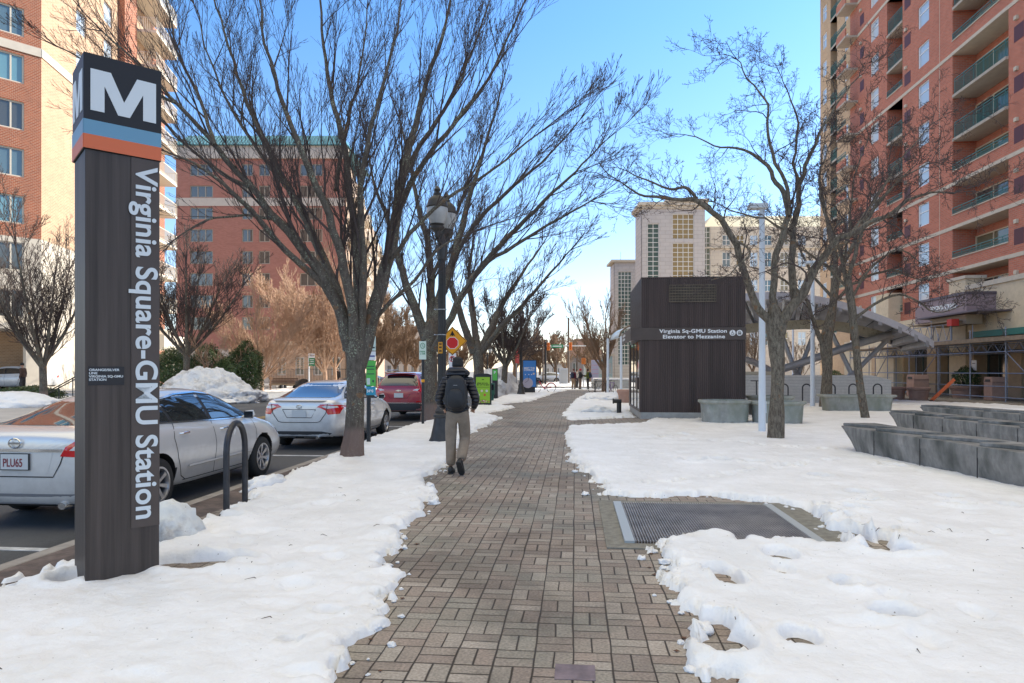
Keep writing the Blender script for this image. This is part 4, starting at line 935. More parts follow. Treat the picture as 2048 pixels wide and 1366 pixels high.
# ================= left apartment block A
PK = brick_mat('orange_brick', (.36, .10, .045), (.26, .07, .035), (.48, .34, .24), .30, .10, .012, .1)
TK = brick_mat('blond_brick', (.50, .32, .19), (.40, .25, .15), (.60, .46, .33), .30, .10, .012, .06)
LIME = mat('limestone', (.60, .54, .45), .85, var=.08, vscale=2)
c0 = AT(83, 43)
bl = thing('corner_apartment_block', 'orange and blond brick apartment block with white balconies at the left edge', 'apartment building', (c0[0], c0[1], 0), 0)
# face 1: runs left from the corner; local frame rotated so x points to the corner
a1 = math.pi / 2 - R(37.8); f1 = MB(); L1 = 16.0
def sub(rot, loc):
    return Matrix.Translation(loc) @ Matrix.Rotation(rot, 4, 'Z')
e_1 = bpy.data.objects.new('front_wall', None)
M1 = sub(a1, (-L1 * math.cos(a1), -L1 * math.sin(a1), 0))
zf = lambda n: CH + (742 - n) / F * 42.8
fl = 2.9; base1 = 1.57 + (742 - 636) / F * 42.3          # sill height of the lowest visible row
ops = []
for k in range(0, 10):
    z0 = base1 + fl * k
    for ux in (L1 - 2.25, L1 - 5.4, L1 - 8.6, L1 - 12.0): ops.append((ux, ux + 1.35, z0, z0 + 1.75, .16))
def xf(o, M): o.data.transform(M); return o
m = MB(); wall_grid(m, 0, L1, base1 + fl * 1.72, 33, [o for o in ops if o[2] > base1 + 4]); xf(m.build('orange_brick_wall', PK, bl), M1)
m = MB(); wall_grid(m, 0, L1, base1 - .35, base1 + fl * 1.72, [o for o in ops if o[2] < base1 + 5]); xf(m.build('limestone_wall', LIME, bl), M1)
xf(MB().box(0, L1 + .05, -.06, 0, base1 + fl * 5.77 - .28, base1 + fl * 5.77 + .25).build('stone_band', LIME, bl), M1)
xf(MB().box(0, L1 + .05, -.5, 4, base1 - .7, base1 - .35).build('carport_beam', LIME, bl), M1)
xf(MB().box(0, L1 + .05, 3.9, 4.2, 0, base1 - .7).build('carport_wall', TK, bl), M1)
xf(MB().box(L1 - .9, L1, -.45, .3, 0, base1 - .7).build('carport_column', LIME, bl), M1)
GLL = glass('left_glass', (.10, .16, .19)); FRW = mat('cream_frame', (.62, .56, .46), .5)
for n_, o in enumerate(ops):
    w_ = window(bl, 0, 0, 1.35, 1.75, 0, FRW, (GLL, GLD, glass('left_glass_b', (.14, .28, .33)))[(n_ * 7) % 3] if o[2] > base1 + 4 else GLD, 2, 1, .09)
    w_.matrix_local = M1 @ Matrix.Translation((o[0], .1, o[2]))
# face 2
a2 = math.pi / 2 + R(14.1); M2 = sub(a2, (0, 0, 0)); L2 = 18.8
M2 = Matrix.Rotation(a2, 4, 'Z')     # x along the wall going away, y to the left (inward)
ops2 = []
for k in range(10):
    z0 = base1 + fl * k + .2
    for ux in (4.6, 9.0): ops2.append((ux, ux + 1.5, z0, z0 + 1.6, .2))
m = MB(); wall_grid(m, 0, L2, base1 + fl * 1.72, 33, [o for o in ops2 if o[2] > base1 + 4]); xf(m.build('blond_brick_wall', TK, bl), M2)
m = MB(); wall_grid(m, 0, L2, 0, base1 + fl * 1.72, [o for o in ops2 if o[2] < base1 + 5]); xf(m.build('limestone_side_wall', LIME, bl), M2)
xf(MB().box(-.05, L2, -.06, 0, base1 + fl * 5.77 - .28, base1 + fl * 5.77 + .25).build('stone_band', LIME, bl), M2)
xf(MB().box(11.6, 14.1, -.5, .0, base1 + fl * 1.72, 33).build('brick_pilaster', PK, bl), M2)
for o in ops2:
    w_ = window(bl, 0, 0, 1.5, 1.6, 0, WHITE, GLB, 1, 2, .05, .5); w_.matrix_local = M2 @ Matrix.Translation((o[0], .14, o[2]))
BW = mat('balcony_white', (.66, .60, .50), .7)
for k in range(-0, 11):
    z0 = base1 + fl * k - .75
    xf(MB().box(14.2, L2 + .6, -2.0, 0, z0 - .22, z0).build('balcony_slab', BW, bl), M2)
    m = MB(); n = 34
    for (ya, yb, xa, xb) in ((-2.0, -1.95, 14.2, L2 + .6),):
        m.box(xa, xb, ya, yb, z0 + 1.0, z0 + 1.06).box(xa, xb, ya, yb, z0 + .08, z0 + .12)
        for i in range(n + 1): x = xa + (xb - xa - .03) * i / n; m.box(x, x + .025, ya + .01, yb - .01, z0 + .1, z0 + 1.0)
    for x in (14.2, L2 + .57): 
        m.box(x, x + .04, -2.0, 0, z0 + 1.0, z0 + 1.06)
        for i in range(14): m.box(x + .005, x + .03, -2 + i * .145, -2 + i * .145 + .025, z0, z0 + 1.0)
    xf(m.build('balcony_railing', BW, bl), M2)
xf(MB().box(L2 - .3, L2 + 3.5, .01, 12, 0, 33).build('rear_wing', PK, bl), M2)
bl_roof = MB(); p1 = M1 @ Vector((0, 0, 0)); p2 = M2 @ Vector((L2, 0, 0))
bl_roof.prism([(p1.x, p1.y), (0, 0), (p2.x, p2.y), (p2.x - 14, p2.y), (p1.x - 8, p1.y + 9)], 33, 33.6).build('roof', LIME, bl)
# entrance canopy ledge seen right of the pylon
xf(MB().box(13.0, L2 + .3, -3.0, -.2, 3.4, 4.6).build('entrance_canopy', BW, bl), M2)
# ================= green roofed block B (parallel to the picture plane)
b0 = AT(352, 90)
PBk = brick_mat('pink_brick', (.42, .17, .125), (.36, .14, .10), (.36, .2, .15), .4, .13, .012, .08)
CREAM = mat('cream_stone', (.56, .48, .40), .85, var=.08, vscale=1)
gb = thing('green_roofed_block', 'red brick apartment block with sloping teal green roof beyond the road', 'apartment building', (b0[0], b0[1], 0), YAW)
WB = (690 - 352) / F * 90; s9 = 90 / F
zpx = lambda py: CH + (742 - py) * s9
us = lambda px: (px - 352) * s9
cols = [(380, 426), (484, 506), (518, 540), (600, 645)]
rows = [(328, 352), (371, 395), (415, 439), (458, 484), (502, 528), (546, 572), (590, 616), (634, 660)]
ops = [(us(a), us(b), zpx(r[1]), zpx(r[0]), .25) for a, b in cols for i, r in enumerate(rows)]
m = MB(); wall_grid(m, 0, WB, 4.5, zpx(318), ops); m.build('brick_wall', PBk, gb)
MB().box(0, WB, .0, 2, 0, 4.5).build('stone_base', CREAM, gb)
MB().box(-.3, WB + .3, -.35, 1, zpx(318), zpx(293)).build('cornice', CREAM, gb)
MB().box(-.02, us(380), -.06, -.001, zpx(412), zpx(396)).box(us(426), WB, -.06, -.001, zpx(412), zpx(396)).box(us(380), us(426), -.06, -.001, zpx(412), zpx(396)).build('stone_band', CREAM, gb)
for i, o in enumerate(ops):
    window(gb, o[0], o[2], o[1] - o[0], o[3] - o[2], .12, mat('taupe_frame', (.36, .31, .24), .6), glass('block_glass', (.10, .10, .085)), 3 if o[1] - o[0] > 2 else 2, 1, .12)
m = MB(); m.loft([[(-.5, -.8, zpx(293)), (WB + .5, -.8, zpx(293)), (WB + .5, 14, zpx(293)), (-.5, 14, zpx(293))], [(1.2, 1.1, zpx(266)), (WB - .6, 1.1, zpx(266)), (WB - .6, 12, zpx(266)), (1.2, 12, zpx(266))]])
n = 48
for i in range(n): x = 0.9 + (WB - 1.6) * i / (n - 1); m.tube([(x, -.8, zpx(293) + .02), (x * .98 + .3, 1.1, zpx(266) + .02)], .05, 4)
m.build('green_roof', mat('verdigris_roof', (.025, .19, .25), .5, var=.12, vscale=.4), gb)
# sunlit side wing with balconies running away
M3 = Matrix.Translation((WB, 0, 0)) @ Matrix.Rotation(math.pi / 2 + R(7.3), 4, 'Z')
LW = 90
PALE = brick_mat('pale_side_brick', (.50, .36, .26), (.45, .31, .22), (.5, .4, .3), .5, .2, .01, .06)
xf(MB().box(1.4, LW, -.0, 8, 0, zpx(300)).build('side_wing', PALE, gb), M3)
bb = 0
for j in range(6):
    x0 = 3 + j * 14
    for k in range(8):
        z0 = 5 + k * 2.9; m = MB().box(x0, x0 + 6, -1.8, 0, z0 - .2, z0); m.box(x0, x0 + 6, -1.8, -1.74, z0 + 1.0, z0 + 1.07)
        for i in range(31): m.box(x0 + i * .198, x0 + i * .198 + .05, -1.79, -1.75, z0, z0 + 1.0)
        for i in range(9): m.box(x0, x0 + .05, -1.75 + i * .2, -1.70 + i * .2, z0, z0 + 1.05)
        xf(m.build('balcony', BW, gb), M3)
# ================= tan office building C
b0 = AT(1284, 110); s1 = 110 / F
ob = thing('stone_office_building', 'pale stone office building with tall gridded windows behind the elevator', 'office building', (b0[0], b0[1], 0), YAW)
OST = brick_mat('office_stone', (.47, .425, .39), (.43, .39, .365), (.33, .28, .25), 1.5, .62, .03, .07, bump=.2, offset=.5)
zc = lambda py, s=s1: CH + (742 - py) * s
uc = lambda px: (px - 1284) * s1
cl = [(1295, 1318, 447, 560, .3), (1345, 1388, 428, 478, .35), (1345, 1388, 486, 560, .35)]
ops = [(uc(a), uc(b), zc(d), zc(c), e) for a, b, c, d, e in cl] + [(uc(a), uc(b), zc(735), zc(570), .3) for a, b in ((1295, 1318), (1345, 1388))]
m = MB(); wall_grid(m, 0, uc(1410), 0, zc(412), ops); m.box(0, uc(1410), .9, 6, 0, zc(414)); m.build('stone_wall', OST, ob)
MB().box(-.6, uc(1414), -.7, 6.5, zc(412), zc(406)).box(-.3, uc(1412), -.35, 6.2, zc(417), zc(412) - .001).box(uc(1330), uc(1415) , -.9, 6, zc(406), zc(400)).build('cornice', STONE, ob)
OG = glass('office_glass_gold_reflection', (.20, .15, .07), .08); OG2 = glass('office_glass_teal', (.06, .10, .09), .06); MUL = mat('mullion_pale', (.62, .60, .56), .5)  # gold panes: a warm reflection put into the base colour
for i, (o, q) in enumerate(zip(ops, ((2, 12), (4, 5), (4, 8), (2, 16), (4, 16)))):
    window(ob, o[0], o[2], o[1] - o[0], o[3] - o[2], .2, MUL, OG if i in (1, 2, 4) else OG2, q[0], q[1], .09)
# glazed link, right wing with pitched upper storey
m = MB(); x0, x1 = uc(1410), uc(1690)
ops = [(uc(1412), uc(1428), zc(735), zc(448), .3)]
for r_, (a, b) in enumerate(((486, 465), (530, 500), (580, 556), (635, 608), (690, 662))):
    for px in (1452, 1480, 1508, 1536, 1570, 1606): ops.append((uc(px), uc(px + 17), zc(a), zc(b), .25))
wall_grid(m, x0, x1, 0, zc(448), ops, 2.0); m.box(x0, x1, 3.0, 16, 0, zc(449)); m.build('wing_wall', brick_mat('wing_stone', (.56, .48, .38), (.53, .45, .36), (.4, .33, .27), 1.5, .62, .02, .05, bump=.1), ob)
window(ob, ops[0][0], ops[0][2], ops[0][1] - ops[0][0], ops[0][3] - ops[0][2], 2.15, MUL, OG2, 2, 26, .09)
for i, o in enumerate(ops[1:]): window(ob, o[0], o[2], o[1] - o[0], o[3] - o[2], 2.12, MUL, (GLL, GLB, OG)[(i * 5) % 3], 2, 2, .1)
MB().box(x0, x1, 1.6, 2.0, zc(490) - .2, zc(490)).build('belt_course', STONE, ob)
m = MB().loft([[(x0 + .5, 3, zc(448)), (x1, 3, zc(448)), (x1, 15, zc(448)), (x0 + .5, 15, zc(448))], [(x0 + 3.2, 7.5, zc(411)), (x1, 7.5, zc(411)), (x1, 11, zc(411)), (x0 + 3.2, 11, zc(411))]]); m.build('hipped_roof', mat('cream_metal_roof', (.60, .54, .40), .6), ob)
# left tower further off
b0 = AT(1229, 135); s2 = 135 / F
ot = thing('grey_stone_tower', 'grey stone tower with a tall gridded window left of the office building', 'office building', (b0[0], b0[1], 0), YAW)
z2 = lambda py: CH + (742 - py) * s2
w2 = (1277 - 1229) * s2; o = ((1236 - 1229) * s2, (1263 - 1229) * s2, z2(730), z2(543), .3)
m = MB(); wall_grid(m, 0, w2, 0, z2(524), [o]); m.box(0, w2 + 2, 1.0, 6, 0, z2(526)); m.build('stone_wall', OST, ot)
window(ot, o[0], o[2], o[1] - o[0], o[3] - o[2], .2, MUL, OG2, 4, 24, .1)
MB().box(-.7, w2 + 2, -.6, 6.5, z2(524), z2(520)).build('cornice', STONE, ot)
MB().tube([(2, 5, z2(520)), (2, 5, z2(495))], .05, 5).build('mast', STEEL, ot)
# ================= small far buildings and tree line
def far_house(label, px0, px1, ytop, D, m_, roof=None, nw=3, rows=2, d=10, cat='building'):
    a = AT(px0, D); w = (px1 - px0) / F * D; h = CH + (742 - ytop) / F * D
    t = thing('distant_building', label, cat, (a[0], a[1], 0), YAW)
    ops = []; 
    for j in range(rows):
        for i in range(nw):
            cw = w / nw; z0 = h * (j + .25) / rows; ops.append((cw * i + cw * .25, cw * i + cw * .75, z0, z0 + h / rows * .45, .3))
    q = MB(); wall_grid(q, 0, w, 0, h, ops); q.box(0, w, .8, d, 0, h - .05).build('wall', m_, t)
    for o_ in ops: window(t, o_[0], o_[2], o_[1] - o_[0], o_[3] - o_[2], .15, MUL, GLD, 2, 1, .12)
    if roof: MB().loft([[(-.6, -.6, h), (w + .6, -.6, h), (w + .6, d, h), (-.6, d, h)], [(w * .2, d * .4, h + roof), (w * .8, d * .4, h + roof), (w * .8, d * .6, h + roof), (w * .2, d * .6, h + roof)]]).build('roof', mat('roof_brown', (.16, .09, .07), .8), t)
    else: MB().box(-.3, w + .3, -.3, d, h, h + .4).build('parapet', STONE, t)
    return t
far_house('low cream building far down the street behind the bare trees', 770, 850, 655, 190, CREAM, None, 5, 3)
far_house('dark hipped roof house far behind the group of people', 1140, 1205, 712, 150, mat('stucco_grey', (.3, .27, .25), .9), 4, 3, 1)
far_house('pale glass fronted low building behind the bikes', 1178, 1225, 712, 120, mat('pale_teal_wall', (.36, .46, .45), .6), None, 5, 1)
far_house('long low white roofed building at the far end of the street', 1090, 1135, 728, 170, mat('stucco_white', (.6, .58, .54), .9), None, 4, 1)
far_house('tan far building glimpsed at the left of the road end', 700, 772, 600, 240, brick_mat('far_tan', (.45, .34, .25), (.42, .3, .22), (.5, .4, .3), .6, .3, .02), None, 5, 6)
far_house('two storey brick house behind the shrubs across the street', 545, 690, 690, 74, brick_mat('house_brick', (.46, .33, .24), (.42, .29, .2), (.5, .4, .32), .3, .1, .01), None, 4, 1, 8)
# left retaining ground floor strip behind the shrubs
# ---------------- bare winter trees
def bark_mat(name, c1, c2, lichen=.0, sc=1.0, low=None):
    m = bpy.data.materials.new(name); m.use_nodes = True; t = m.node_tree; b = t.nodes['Principled BSDF']; L = t.links.new; b.inputs['Roughness'].default_value = .9; b.inputs['Specular IOR Level'].default_value = .2
    tc = nn(t, 'ShaderNodeTexCoord'); mp = nn(t, 'ShaderNodeMapping'); mp.inputs['Scale'].default_value = (1, 1, .3); L(tc.outputs['Object'], mp.inputs[0])
    n = nn(t, 'ShaderNodeTexNoise'); n.inputs['Scale'].default_value = 22 * sc; n.inputs['Detail'].default_value = 8; n.inputs['Roughness'].default_value = .7; L(mp.outputs[0], n.inputs[0])
    cr = nn(t, 'ShaderNodeValToRGB'); L(n.outputs[0], cr.inputs[0]); e = cr.color_ramp.elements; e[0].position = .35; e[0].color = (*c1, 1); e[1].position = .68; e[1].color = (*c2, 1); cur = cr.outputs[0]
    if lichen:
        v = nn(t, 'ShaderNodeTexNoise'); v.inputs['Scale'].default_value = 38 * sc; v.inputs['Detail'].default_value = 2; L(tc.outputs['Object'], v.inputs[0])
        n2 = nn(t, 'ShaderNodeTexNoise'); n2.inputs['Scale'].default_value = 2.5; L(tc.outputs['Object'], n2.inputs[0])
        ad = nn(t, 'ShaderNodeMath', operation='MULTIPLY_ADD'); L(n2.outputs[0], ad.inputs[0]); ad.inputs[1].default_value = .5; L(v.outputs[0], ad.inputs[2])
        mr = nn(t, 'ShaderNodeMapRange'); L(ad.outputs[0], mr.inputs[0]); mr.inputs[1].default_value = .86; mr.inputs[2].default_value = .93; mr.inputs[4].default_value = lichen
        mx = nn(t, 'ShaderNodeMix', data_type='RGBA'); L(mr.outputs[0], mx.inputs[0]); L(cur, mx.inputs[6]); mx.inputs[7].default_value = (.27, .29, .21, 1); cur = mx.outputs[2]
        n3 = nn(t, 'ShaderNodeTexNoise'); n3.inputs['Scale'].default_value = 5; n3.inputs['Detail'].default_value = 3; L(tc.outputs['Object'], n3.inputs[0])
        mr = nn(t, 'ShaderNodeMapRange'); L(n3.outputs[0], mr.inputs[0]); mr.inputs[1].default_value = .64; mr.inputs[2].default_value = .68; mr.inputs[4].default_value = .8
        mx = nn(t, 'ShaderNodeMix', data_type='RGBA'); L(mr.outputs[0], mx.inputs[0]); L(cur, mx.inputs[6]); mx.inputs[7].default_value = (.20, .11, .06, 1); cur = mx.outputs[2]
    if low:      # paler salt stained bark near the foot
        sp = nn(t, 'ShaderNodeSeparateXYZ'); L(tc.outputs['Object'], sp.inputs[0]); a = nn(t, 'ShaderNodeMath', operation='MULTIPLY_ADD'); L(n.outputs[0], a.inputs[0]); a.inputs[1].default_value = .25; L(sp.outputs[2], a.inputs[2])
        mr = nn(t, 'ShaderNodeMapRange'); L(a.outputs[0], mr.inputs[0]); mr.inputs[1].default_value = .62; mr.inputs[2].default_value = .72; mr.inputs[3].default_value = .75; mr.inputs[4].default_value = 0
        mx = nn(t, 'ShaderNodeMix', data_type='RGBA'); L(mr.outputs[0], mx.inputs[0]); L(cur, mx.inputs[6]); mx.inputs[7].default_value = (*low, 1); cur = mx.outputs[2]
    L(cur, b.inputs['Base Color'])
    bp = nn(t, 'ShaderNodeBump'); bp.inputs['Strength'].default_value = .9; bp.inputs['Distance'].default_value = .02; L(n.outputs[0], bp.inputs['Height']); L(bp.outputs[0], b.inputs['Normal'])
    return m
BK1 = bark_mat('zelkova_bark', (.07, .058, .047), (.17, .142, .115), .9, 1, (.20, .14, .12))
BK2 = bark_mat('locust_bark', (.06, .048, .038), (.23, .195, .15), .35, 1.0)
BKT = mat('branch_bark', (.068, .05, .045), .9, var=.3, vscale=4)
BKP = mat('pale_crape_bark', (.42, .27, .18), .8, var=.25, vscale=3)
BKP2 = mat('pale_brown_bark', (.22, .14, .085), .85, var=.25, vscale=3)
class Tree:
    def __init__(s, seed, style): s.r = random.Random(seed); s.crown = MB(); s.st = style; s.n = 0
    def limb(s, pts, radii, mb, n=8): mb.tube(pts, radii, n, cap=True)
    def grow(s, p, d, L, r, lev):
        st = s.st; rr = s.r
        seg = max(3, min(9, int(L / st['seg'][min(lev, len(st['seg']) - 1)]))); pts = [p.copy()]; rad = [r]; q = p.copy(); dd = d.normalized()
        gn = st['gnarl']
        for i in range(seg):
            j = Vector((rr.gauss(0, 1), rr.gauss(0, 1), rr.gauss(0, 1))) * gn
            if st.get('zig') and i % 2: j *= 1.6
            dd = (dd + j + Vector((st['lean'][0], st['lean'][1], st['up'])) * (.5 + .5 * i / seg)).normalized()
            q = q + dd * (L / seg); pts.append(q.copy()); rad.append(max(st['rmin'], r * (1 - .78 * (i + 1) / seg)))
        s.crown.tube(pts, rad, 5 if lev == 0 else (4 if lev == 1 else 3), cap=False); s.n += 1
        s.kids(pts, rad, L, lev)
    def kids(s, pts, rad, L, lev, t0=None, count=None):
        st = s.st; rr = s.r
        if lev >= st['levels']: return
        k = count if count is not None else st['kids'][min(lev, len(st['kids']) - 1)]
        k = max(1, int(k * min(1.3, .5 + L / st['reflen'][min(lev, len(st['reflen']) - 1)])))
        a = st['t0'] if t0 is None else t0
        for c in range(k):
            t = a + (1 - a) * (c + rr.random()) / k; x = t * (len(pts) - 1); i = min(int(x), len(pts) - 2); f = x - i
            p = pts[i].lerp(pts[i + 1], f); d = (pts[i + 1] - pts[i]).normalized(); r = rad[i] * (1 - f) + rad[i + 1] * f
            o = d.orthogonal().normalized(); o.rotate(__import__('mathutils').Quaternion(d, rr.uniform(0, 6.283)))
            if o.z < 0 and rr.random() < st.get('flip', .6): o = -o
            an = R(rr.gauss(st['ang'], 8)); nd = d * math.cos(an) + o * math.sin(an)
            l = L * st['ratio'] * (1.15 - .65 * t) * rr.uniform(.7, 1.25)
            s.grow(p, nd, l, max(st['rmin'], min(r * .62, r * .22 + l * .0075)), lev + 1)
        # the tip forks
        if lev < st['levels'] - 1:
            d = (pts[-1] - pts[-2]).normalized()
            for c in range(2):
                nd = (d + Vector((rr.gauss(0, .28), rr.gauss(0, .28), rr.gauss(0, .2)))).normalized(); s.grow(pts[-1], nd, L * .42, rad[-1] * .9, lev + 1)
def smooth_path(pts, rad, k=4):
    """Catmull-Rom through the control points"""
    P_, R_ = [], []; n = len(pts)
    for i in range(n - 1):
        a, b, c, d = pts[max(i - 1, 0)], pts[i], pts[i + 1], pts[min(i + 2, n - 1)]
        for j in range(k):
            t = j / k; t2, t3 = t * t, t * t * t
            P_.append(.5 * ((2 * b) + (c - a) * t + (2 * a - 5 * b + 4 * c - d) * t2 + (3 * b - a - 3 * c + d) * t3)); R_.append(rad[i] * (1 - t) + rad[i + 1] * t)
    P_.append(pts[-1]); R_.append(rad[-1]); return P_, R_
ZELK = dict(seg=[.45, .35, .28, .22, .18], gnarl=.065, up=.045, lean=(.015, 0), rmin=.0028, levels=4, kids=[5, 4, 3, 2], reflen=[3, 2, 1.2, .7], t0=.15, ang=22, ratio=.63)
LOCU = dict(seg=[.22, .16, .12, .1], gnarl=.24, up=.015, lean=(0, 0), rmin=.0035, levels=4, kids=[5, 5, 4, 3], reflen=[2, 1.2, .7, .5], t0=.12, ang=48, ratio=.50, flip=.5, zig=True)
def make_tree(label, trunk_px, limbs_px, D, style, seed, bm_, cm, spread=1.0, name='street_tree', root=True, group=None, nk=None, z0=None, cap=2.7):
    """trunk_px: (px, py, radius) ; limbs: list of [(px, py, depth offset, radius), ...]"""
    t = Tree(seed, style)
    base = P(trunk_px[0][0], trunk_px[0][1], D); gz = 0 if z0 is None else z0
    T = thing(name, label, 'tree', (base.x, base.y, gz), 0, group); O = Vector((base.x, base.y, gz))
    tp = [P(x, y, D) - O for x, y, r in trunk_px]; tr = [r for x, y, r in trunk_px]
    tp = [Vector((tp[0].x, tp[0].y, -.1))] + tp[0:1] + tp[1:]; tp[1] = Vector((tp[0].x, tp[0].y, .06)); tr = [tr[0] * 1.25, tr[0] * 1.12] + tr[1:]
    tp.append(tp[-1] + (tp[-1] - tp[-2]).normalized() * tr[-1] * 1.6); tr.append(tr[-1] * .35)
    a, b = smooth_path(tp, tr, 5)
    mb = MB(); nside = 18
    # trunk with a slightly lobed section
    b0 = len(mb.v); mb.tube(a, b, nside)
    for i in range(b0, len(mb.v)):
        v = Vector(mb.v[i]); j = (i - b0) // nside; c = a[min(j, len(a) - 1)]; o = v - c; q = mnoise.noise(Vector((o.x * 6 + seed, o.y * 6, v.z * 1.2))) * .22 + mnoise.noise(v * 9 + Vector((seed, 0, 0))) * .08
        mb.v[i] = tuple(c + o * (1 + q))
    for L in limbs_px:
        pts = [P(x, y, D + dz * spread) - O for x, y, dz, r in L]; rad = [r for *_, r in L]
        pa, ra_ = smooth_path(pts, rad, 4)
        for i in range(1, len(pa)): pa[i] = pa[i] + Vector((mnoise.noise(pa[i] * 2.3), mnoise.noise(pa[i] * 2.1 + Vector((9, 0, 0))), mnoise.noise(pa[i] * 2.2 + Vector((0, 7, 0))))) * (.05 if style is ZELK or style.get('up', 0) > .03 else .09)
        mb.tube(pa, ra_, 10 if rad[0] > .06 else 7)
        ln = sum((pa[i + 1] - pa[i]).length for i in range(len(pa) - 1))
        t.kids(pa, ra_, min(ln * .62, cap), 0, .2, nk or int(3 + ln * 1.35))
        t.grow(pa[-1], (pa[-1] - pa[-2]), min(ln * .3, 1.4), ra_[-1], 1)
    mb.build('trunk', bm_, T, True, fix=False); t.crown.build('crown', cm, T, fix=False)
    return T, t.n
def auto_tree(label, loc, h, style, seed, bm_, cm, fork=.25, nl=6, lean=(0, 0), r0=.15, spread=.55, name='street_tree', group=None, z0=0, nk=None, share=None):
    t = Tree(seed, style); rr = random.Random(seed + 50)
    T = thing(name, label, 'tree', (loc[0], loc[1], z0), 0, group)
    zf_ = h * fork; a, b = smooth_path([Vector((0, 0, -.1)), Vector((0, 0, .05)), Vector((lean[0] * .3 * zf_, lean[1] * .3 * zf_, zf_ * .5)), Vector((lean[0] * .6 * zf_, lean[1] * .6 * zf_, zf_))], [r0 * 1.3, r0 * 1.15, r0, r0 * .95], 4)
    mb = MB().tube(a, b, 12); top = a[-1]
    for i in range(nl):
        az = 6.283 * (i + rr.uniform(-.3, .3)) / nl; hh = (h - zf_) * rr.uniform(.5, .68); sp = spread * hh * rr.uniform(.6, 1.15) * (.25 if i == 0 else 1)
        st_ = top - Vector((0, 0, rr.uniform(0, .18) * zf_)); e = top + Vector((math.cos(az) * sp + lean[0] * hh, math.sin(az) * sp + lean[1] * hh, hh)); md = st_.lerp(e, .45) + Vector((math.cos(az), math.sin(az), 0)) * sp * .04 + Vector((0, 0, -.04 * hh))
        pa, ra_ = smooth_path([st_, md, e], [r0 * .6, r0 * .38, r0 * .16], 5); mb.tube(pa, ra_, 7)
        ln = (e - st_).length; t.kids(pa, ra_, ln * .62, 0, .12, nk or int(3 + ln * 1.35)); t.grow(e, pa[-1] - pa[-2], ln * .35, ra_[-1], 1)
    mb.build('trunk', bm_, T, True, fix=False); t.crown.build('crown', cm, T, fix=False)
    return T
# big near street tree
T1 = [(706, 917, .185), (709, 860, .165), (712, 790, .158), (713, 720, .165), (712, 690, .20)]
L1_ = [
 [(700, 700, 0, .13), (678, 620, -.1, .11), (640, 545, -.3, .095), (590, 478, -.5, .08), (530, 410, -.7, .06), (455, 320, -.9, .045), (380, 235, -1.1, .032), (300, 150, -1.3, .02), (205, 60, -1.4, .012)],
 [(655, 575, -.2, .07), (600, 530, -.5, .055), (545, 470, -.9, .045), (480, 400, -1.3, .035), (410, 340, -1.6, .022), (330, 300, -1.9, .012)],
 [(709, 722, 0, .12), (690, 640, .1, .10), (665, 560, .3, .09), (625, 470, .6, .075), (575, 370, .9, .06), (520, 265, 1.1, .045), (475, 150, 1.3, .03), (440, 40, 1.4, .02), (420, -60, 1.5, .012)],
 [(710, 722, 0, .11), (706, 640, -.2, .09), (690, 540, -.4, .08), (655, 430, -.7, .065), (610, 320, -1.0, .05), (565, 210, -1.2, .035), (530, 90, -1.4, .022), (515, -30, -1.5, .012)],
 [(713, 724, 0, .12), (715, 660, .1, .10), (716, 540, .3, .085), (705, 420, .5, .07), (690, 300, .7, .055), (660, 180, .9, .04), (645, 60, 1.0, .025), (640, -60, 1.1, .014)],
 [(716, 722, 0, .11), (722, 650, -.1, .08), (728, 540, -.3, .065), (722, 430, -.5, .055), (728, 320, -.8, .04), (760, 190, -1.1, .028), (790, 60, -1.3, .018), (810, -50, -1.4, .012)],
 [(718, 735, 0, .13), (728, 690, 0, .14), (752, 610, .1, .125), (770, 540, .2, .115), (790, 450, .4, .10), (800, 370, .5, .085), (822, 280, .7, .065), (850, 180, .9, .045), (880, 80, 1.0, .03), (910, -40, 1.1, .016)],
 [(792, 430, .4, .06), (830, 350, .1, .05), (890, 270, -.2, .04), (960, 180, -.5, .028), (1015, 80, -.7, .018), (1060, -20, -.9, .011)],
 [(800, 360, .5, .055), (845, 285, 1.0, .045), (900, 200, 1.4, .035), (945, 100, 1.8, .022), (985, -10, 2.1, .012)],
 [(736, 690, 0, .05), (741, 655, 0, .045), (775, 610, -.4, .035), (830, 560, -.8, .028), (875, 500, -1.2, .02), (930, 470, -1.5, .012)],
 [(772, 530, .2, .05), (820, 470, -.2, .04), (890, 400, -.6, .03), (985, 340, -1.0, .02), (1070, 270, -1.3, .012)],
 [(500, 375, -.8, .035), (420, 330, -.4, .028), (330, 250, .0, .02), (250, 150, .3, .012)],
 [(430, 290, -1.0, .035), (400, 200, -.6, .028), (350, 90, -.2, .02), (330, -20, .1, .012)],
 [(350, 205, -1.2, .028), (270, 160, -1.5, .02), (190, 130, -1.7, .014), (110, 90, -1.9, .009)],
 [(596, 400, .8, .05), (540, 330, 1.2, .04), (470, 230, 1.6, .028), (420, 120, 1.9, .018), (390, 10, 2.1, .011)],
 [(672, 380, .6, .04), (690, 270, 1.3, .032), (720, 150, 1.8, .022), (735, 20, 2.2, .012)],
 [(560, 440, -.6, .03), (490, 430, -.9, .022), (410, 440, -1.3, .015), (350, 480, -1.5, .01)],
]
make_tree('huge bare street tree with forked lichen spotted trunk nearest the camera', T1, L1_, 12.2, dict(ZELK, kids=[5, 4, 4, 2]), 11, BK1, BKT)
T2 = [(861, 842, .26), (861, 770, .235), (859, 700, .24), (860, 665, .27)]
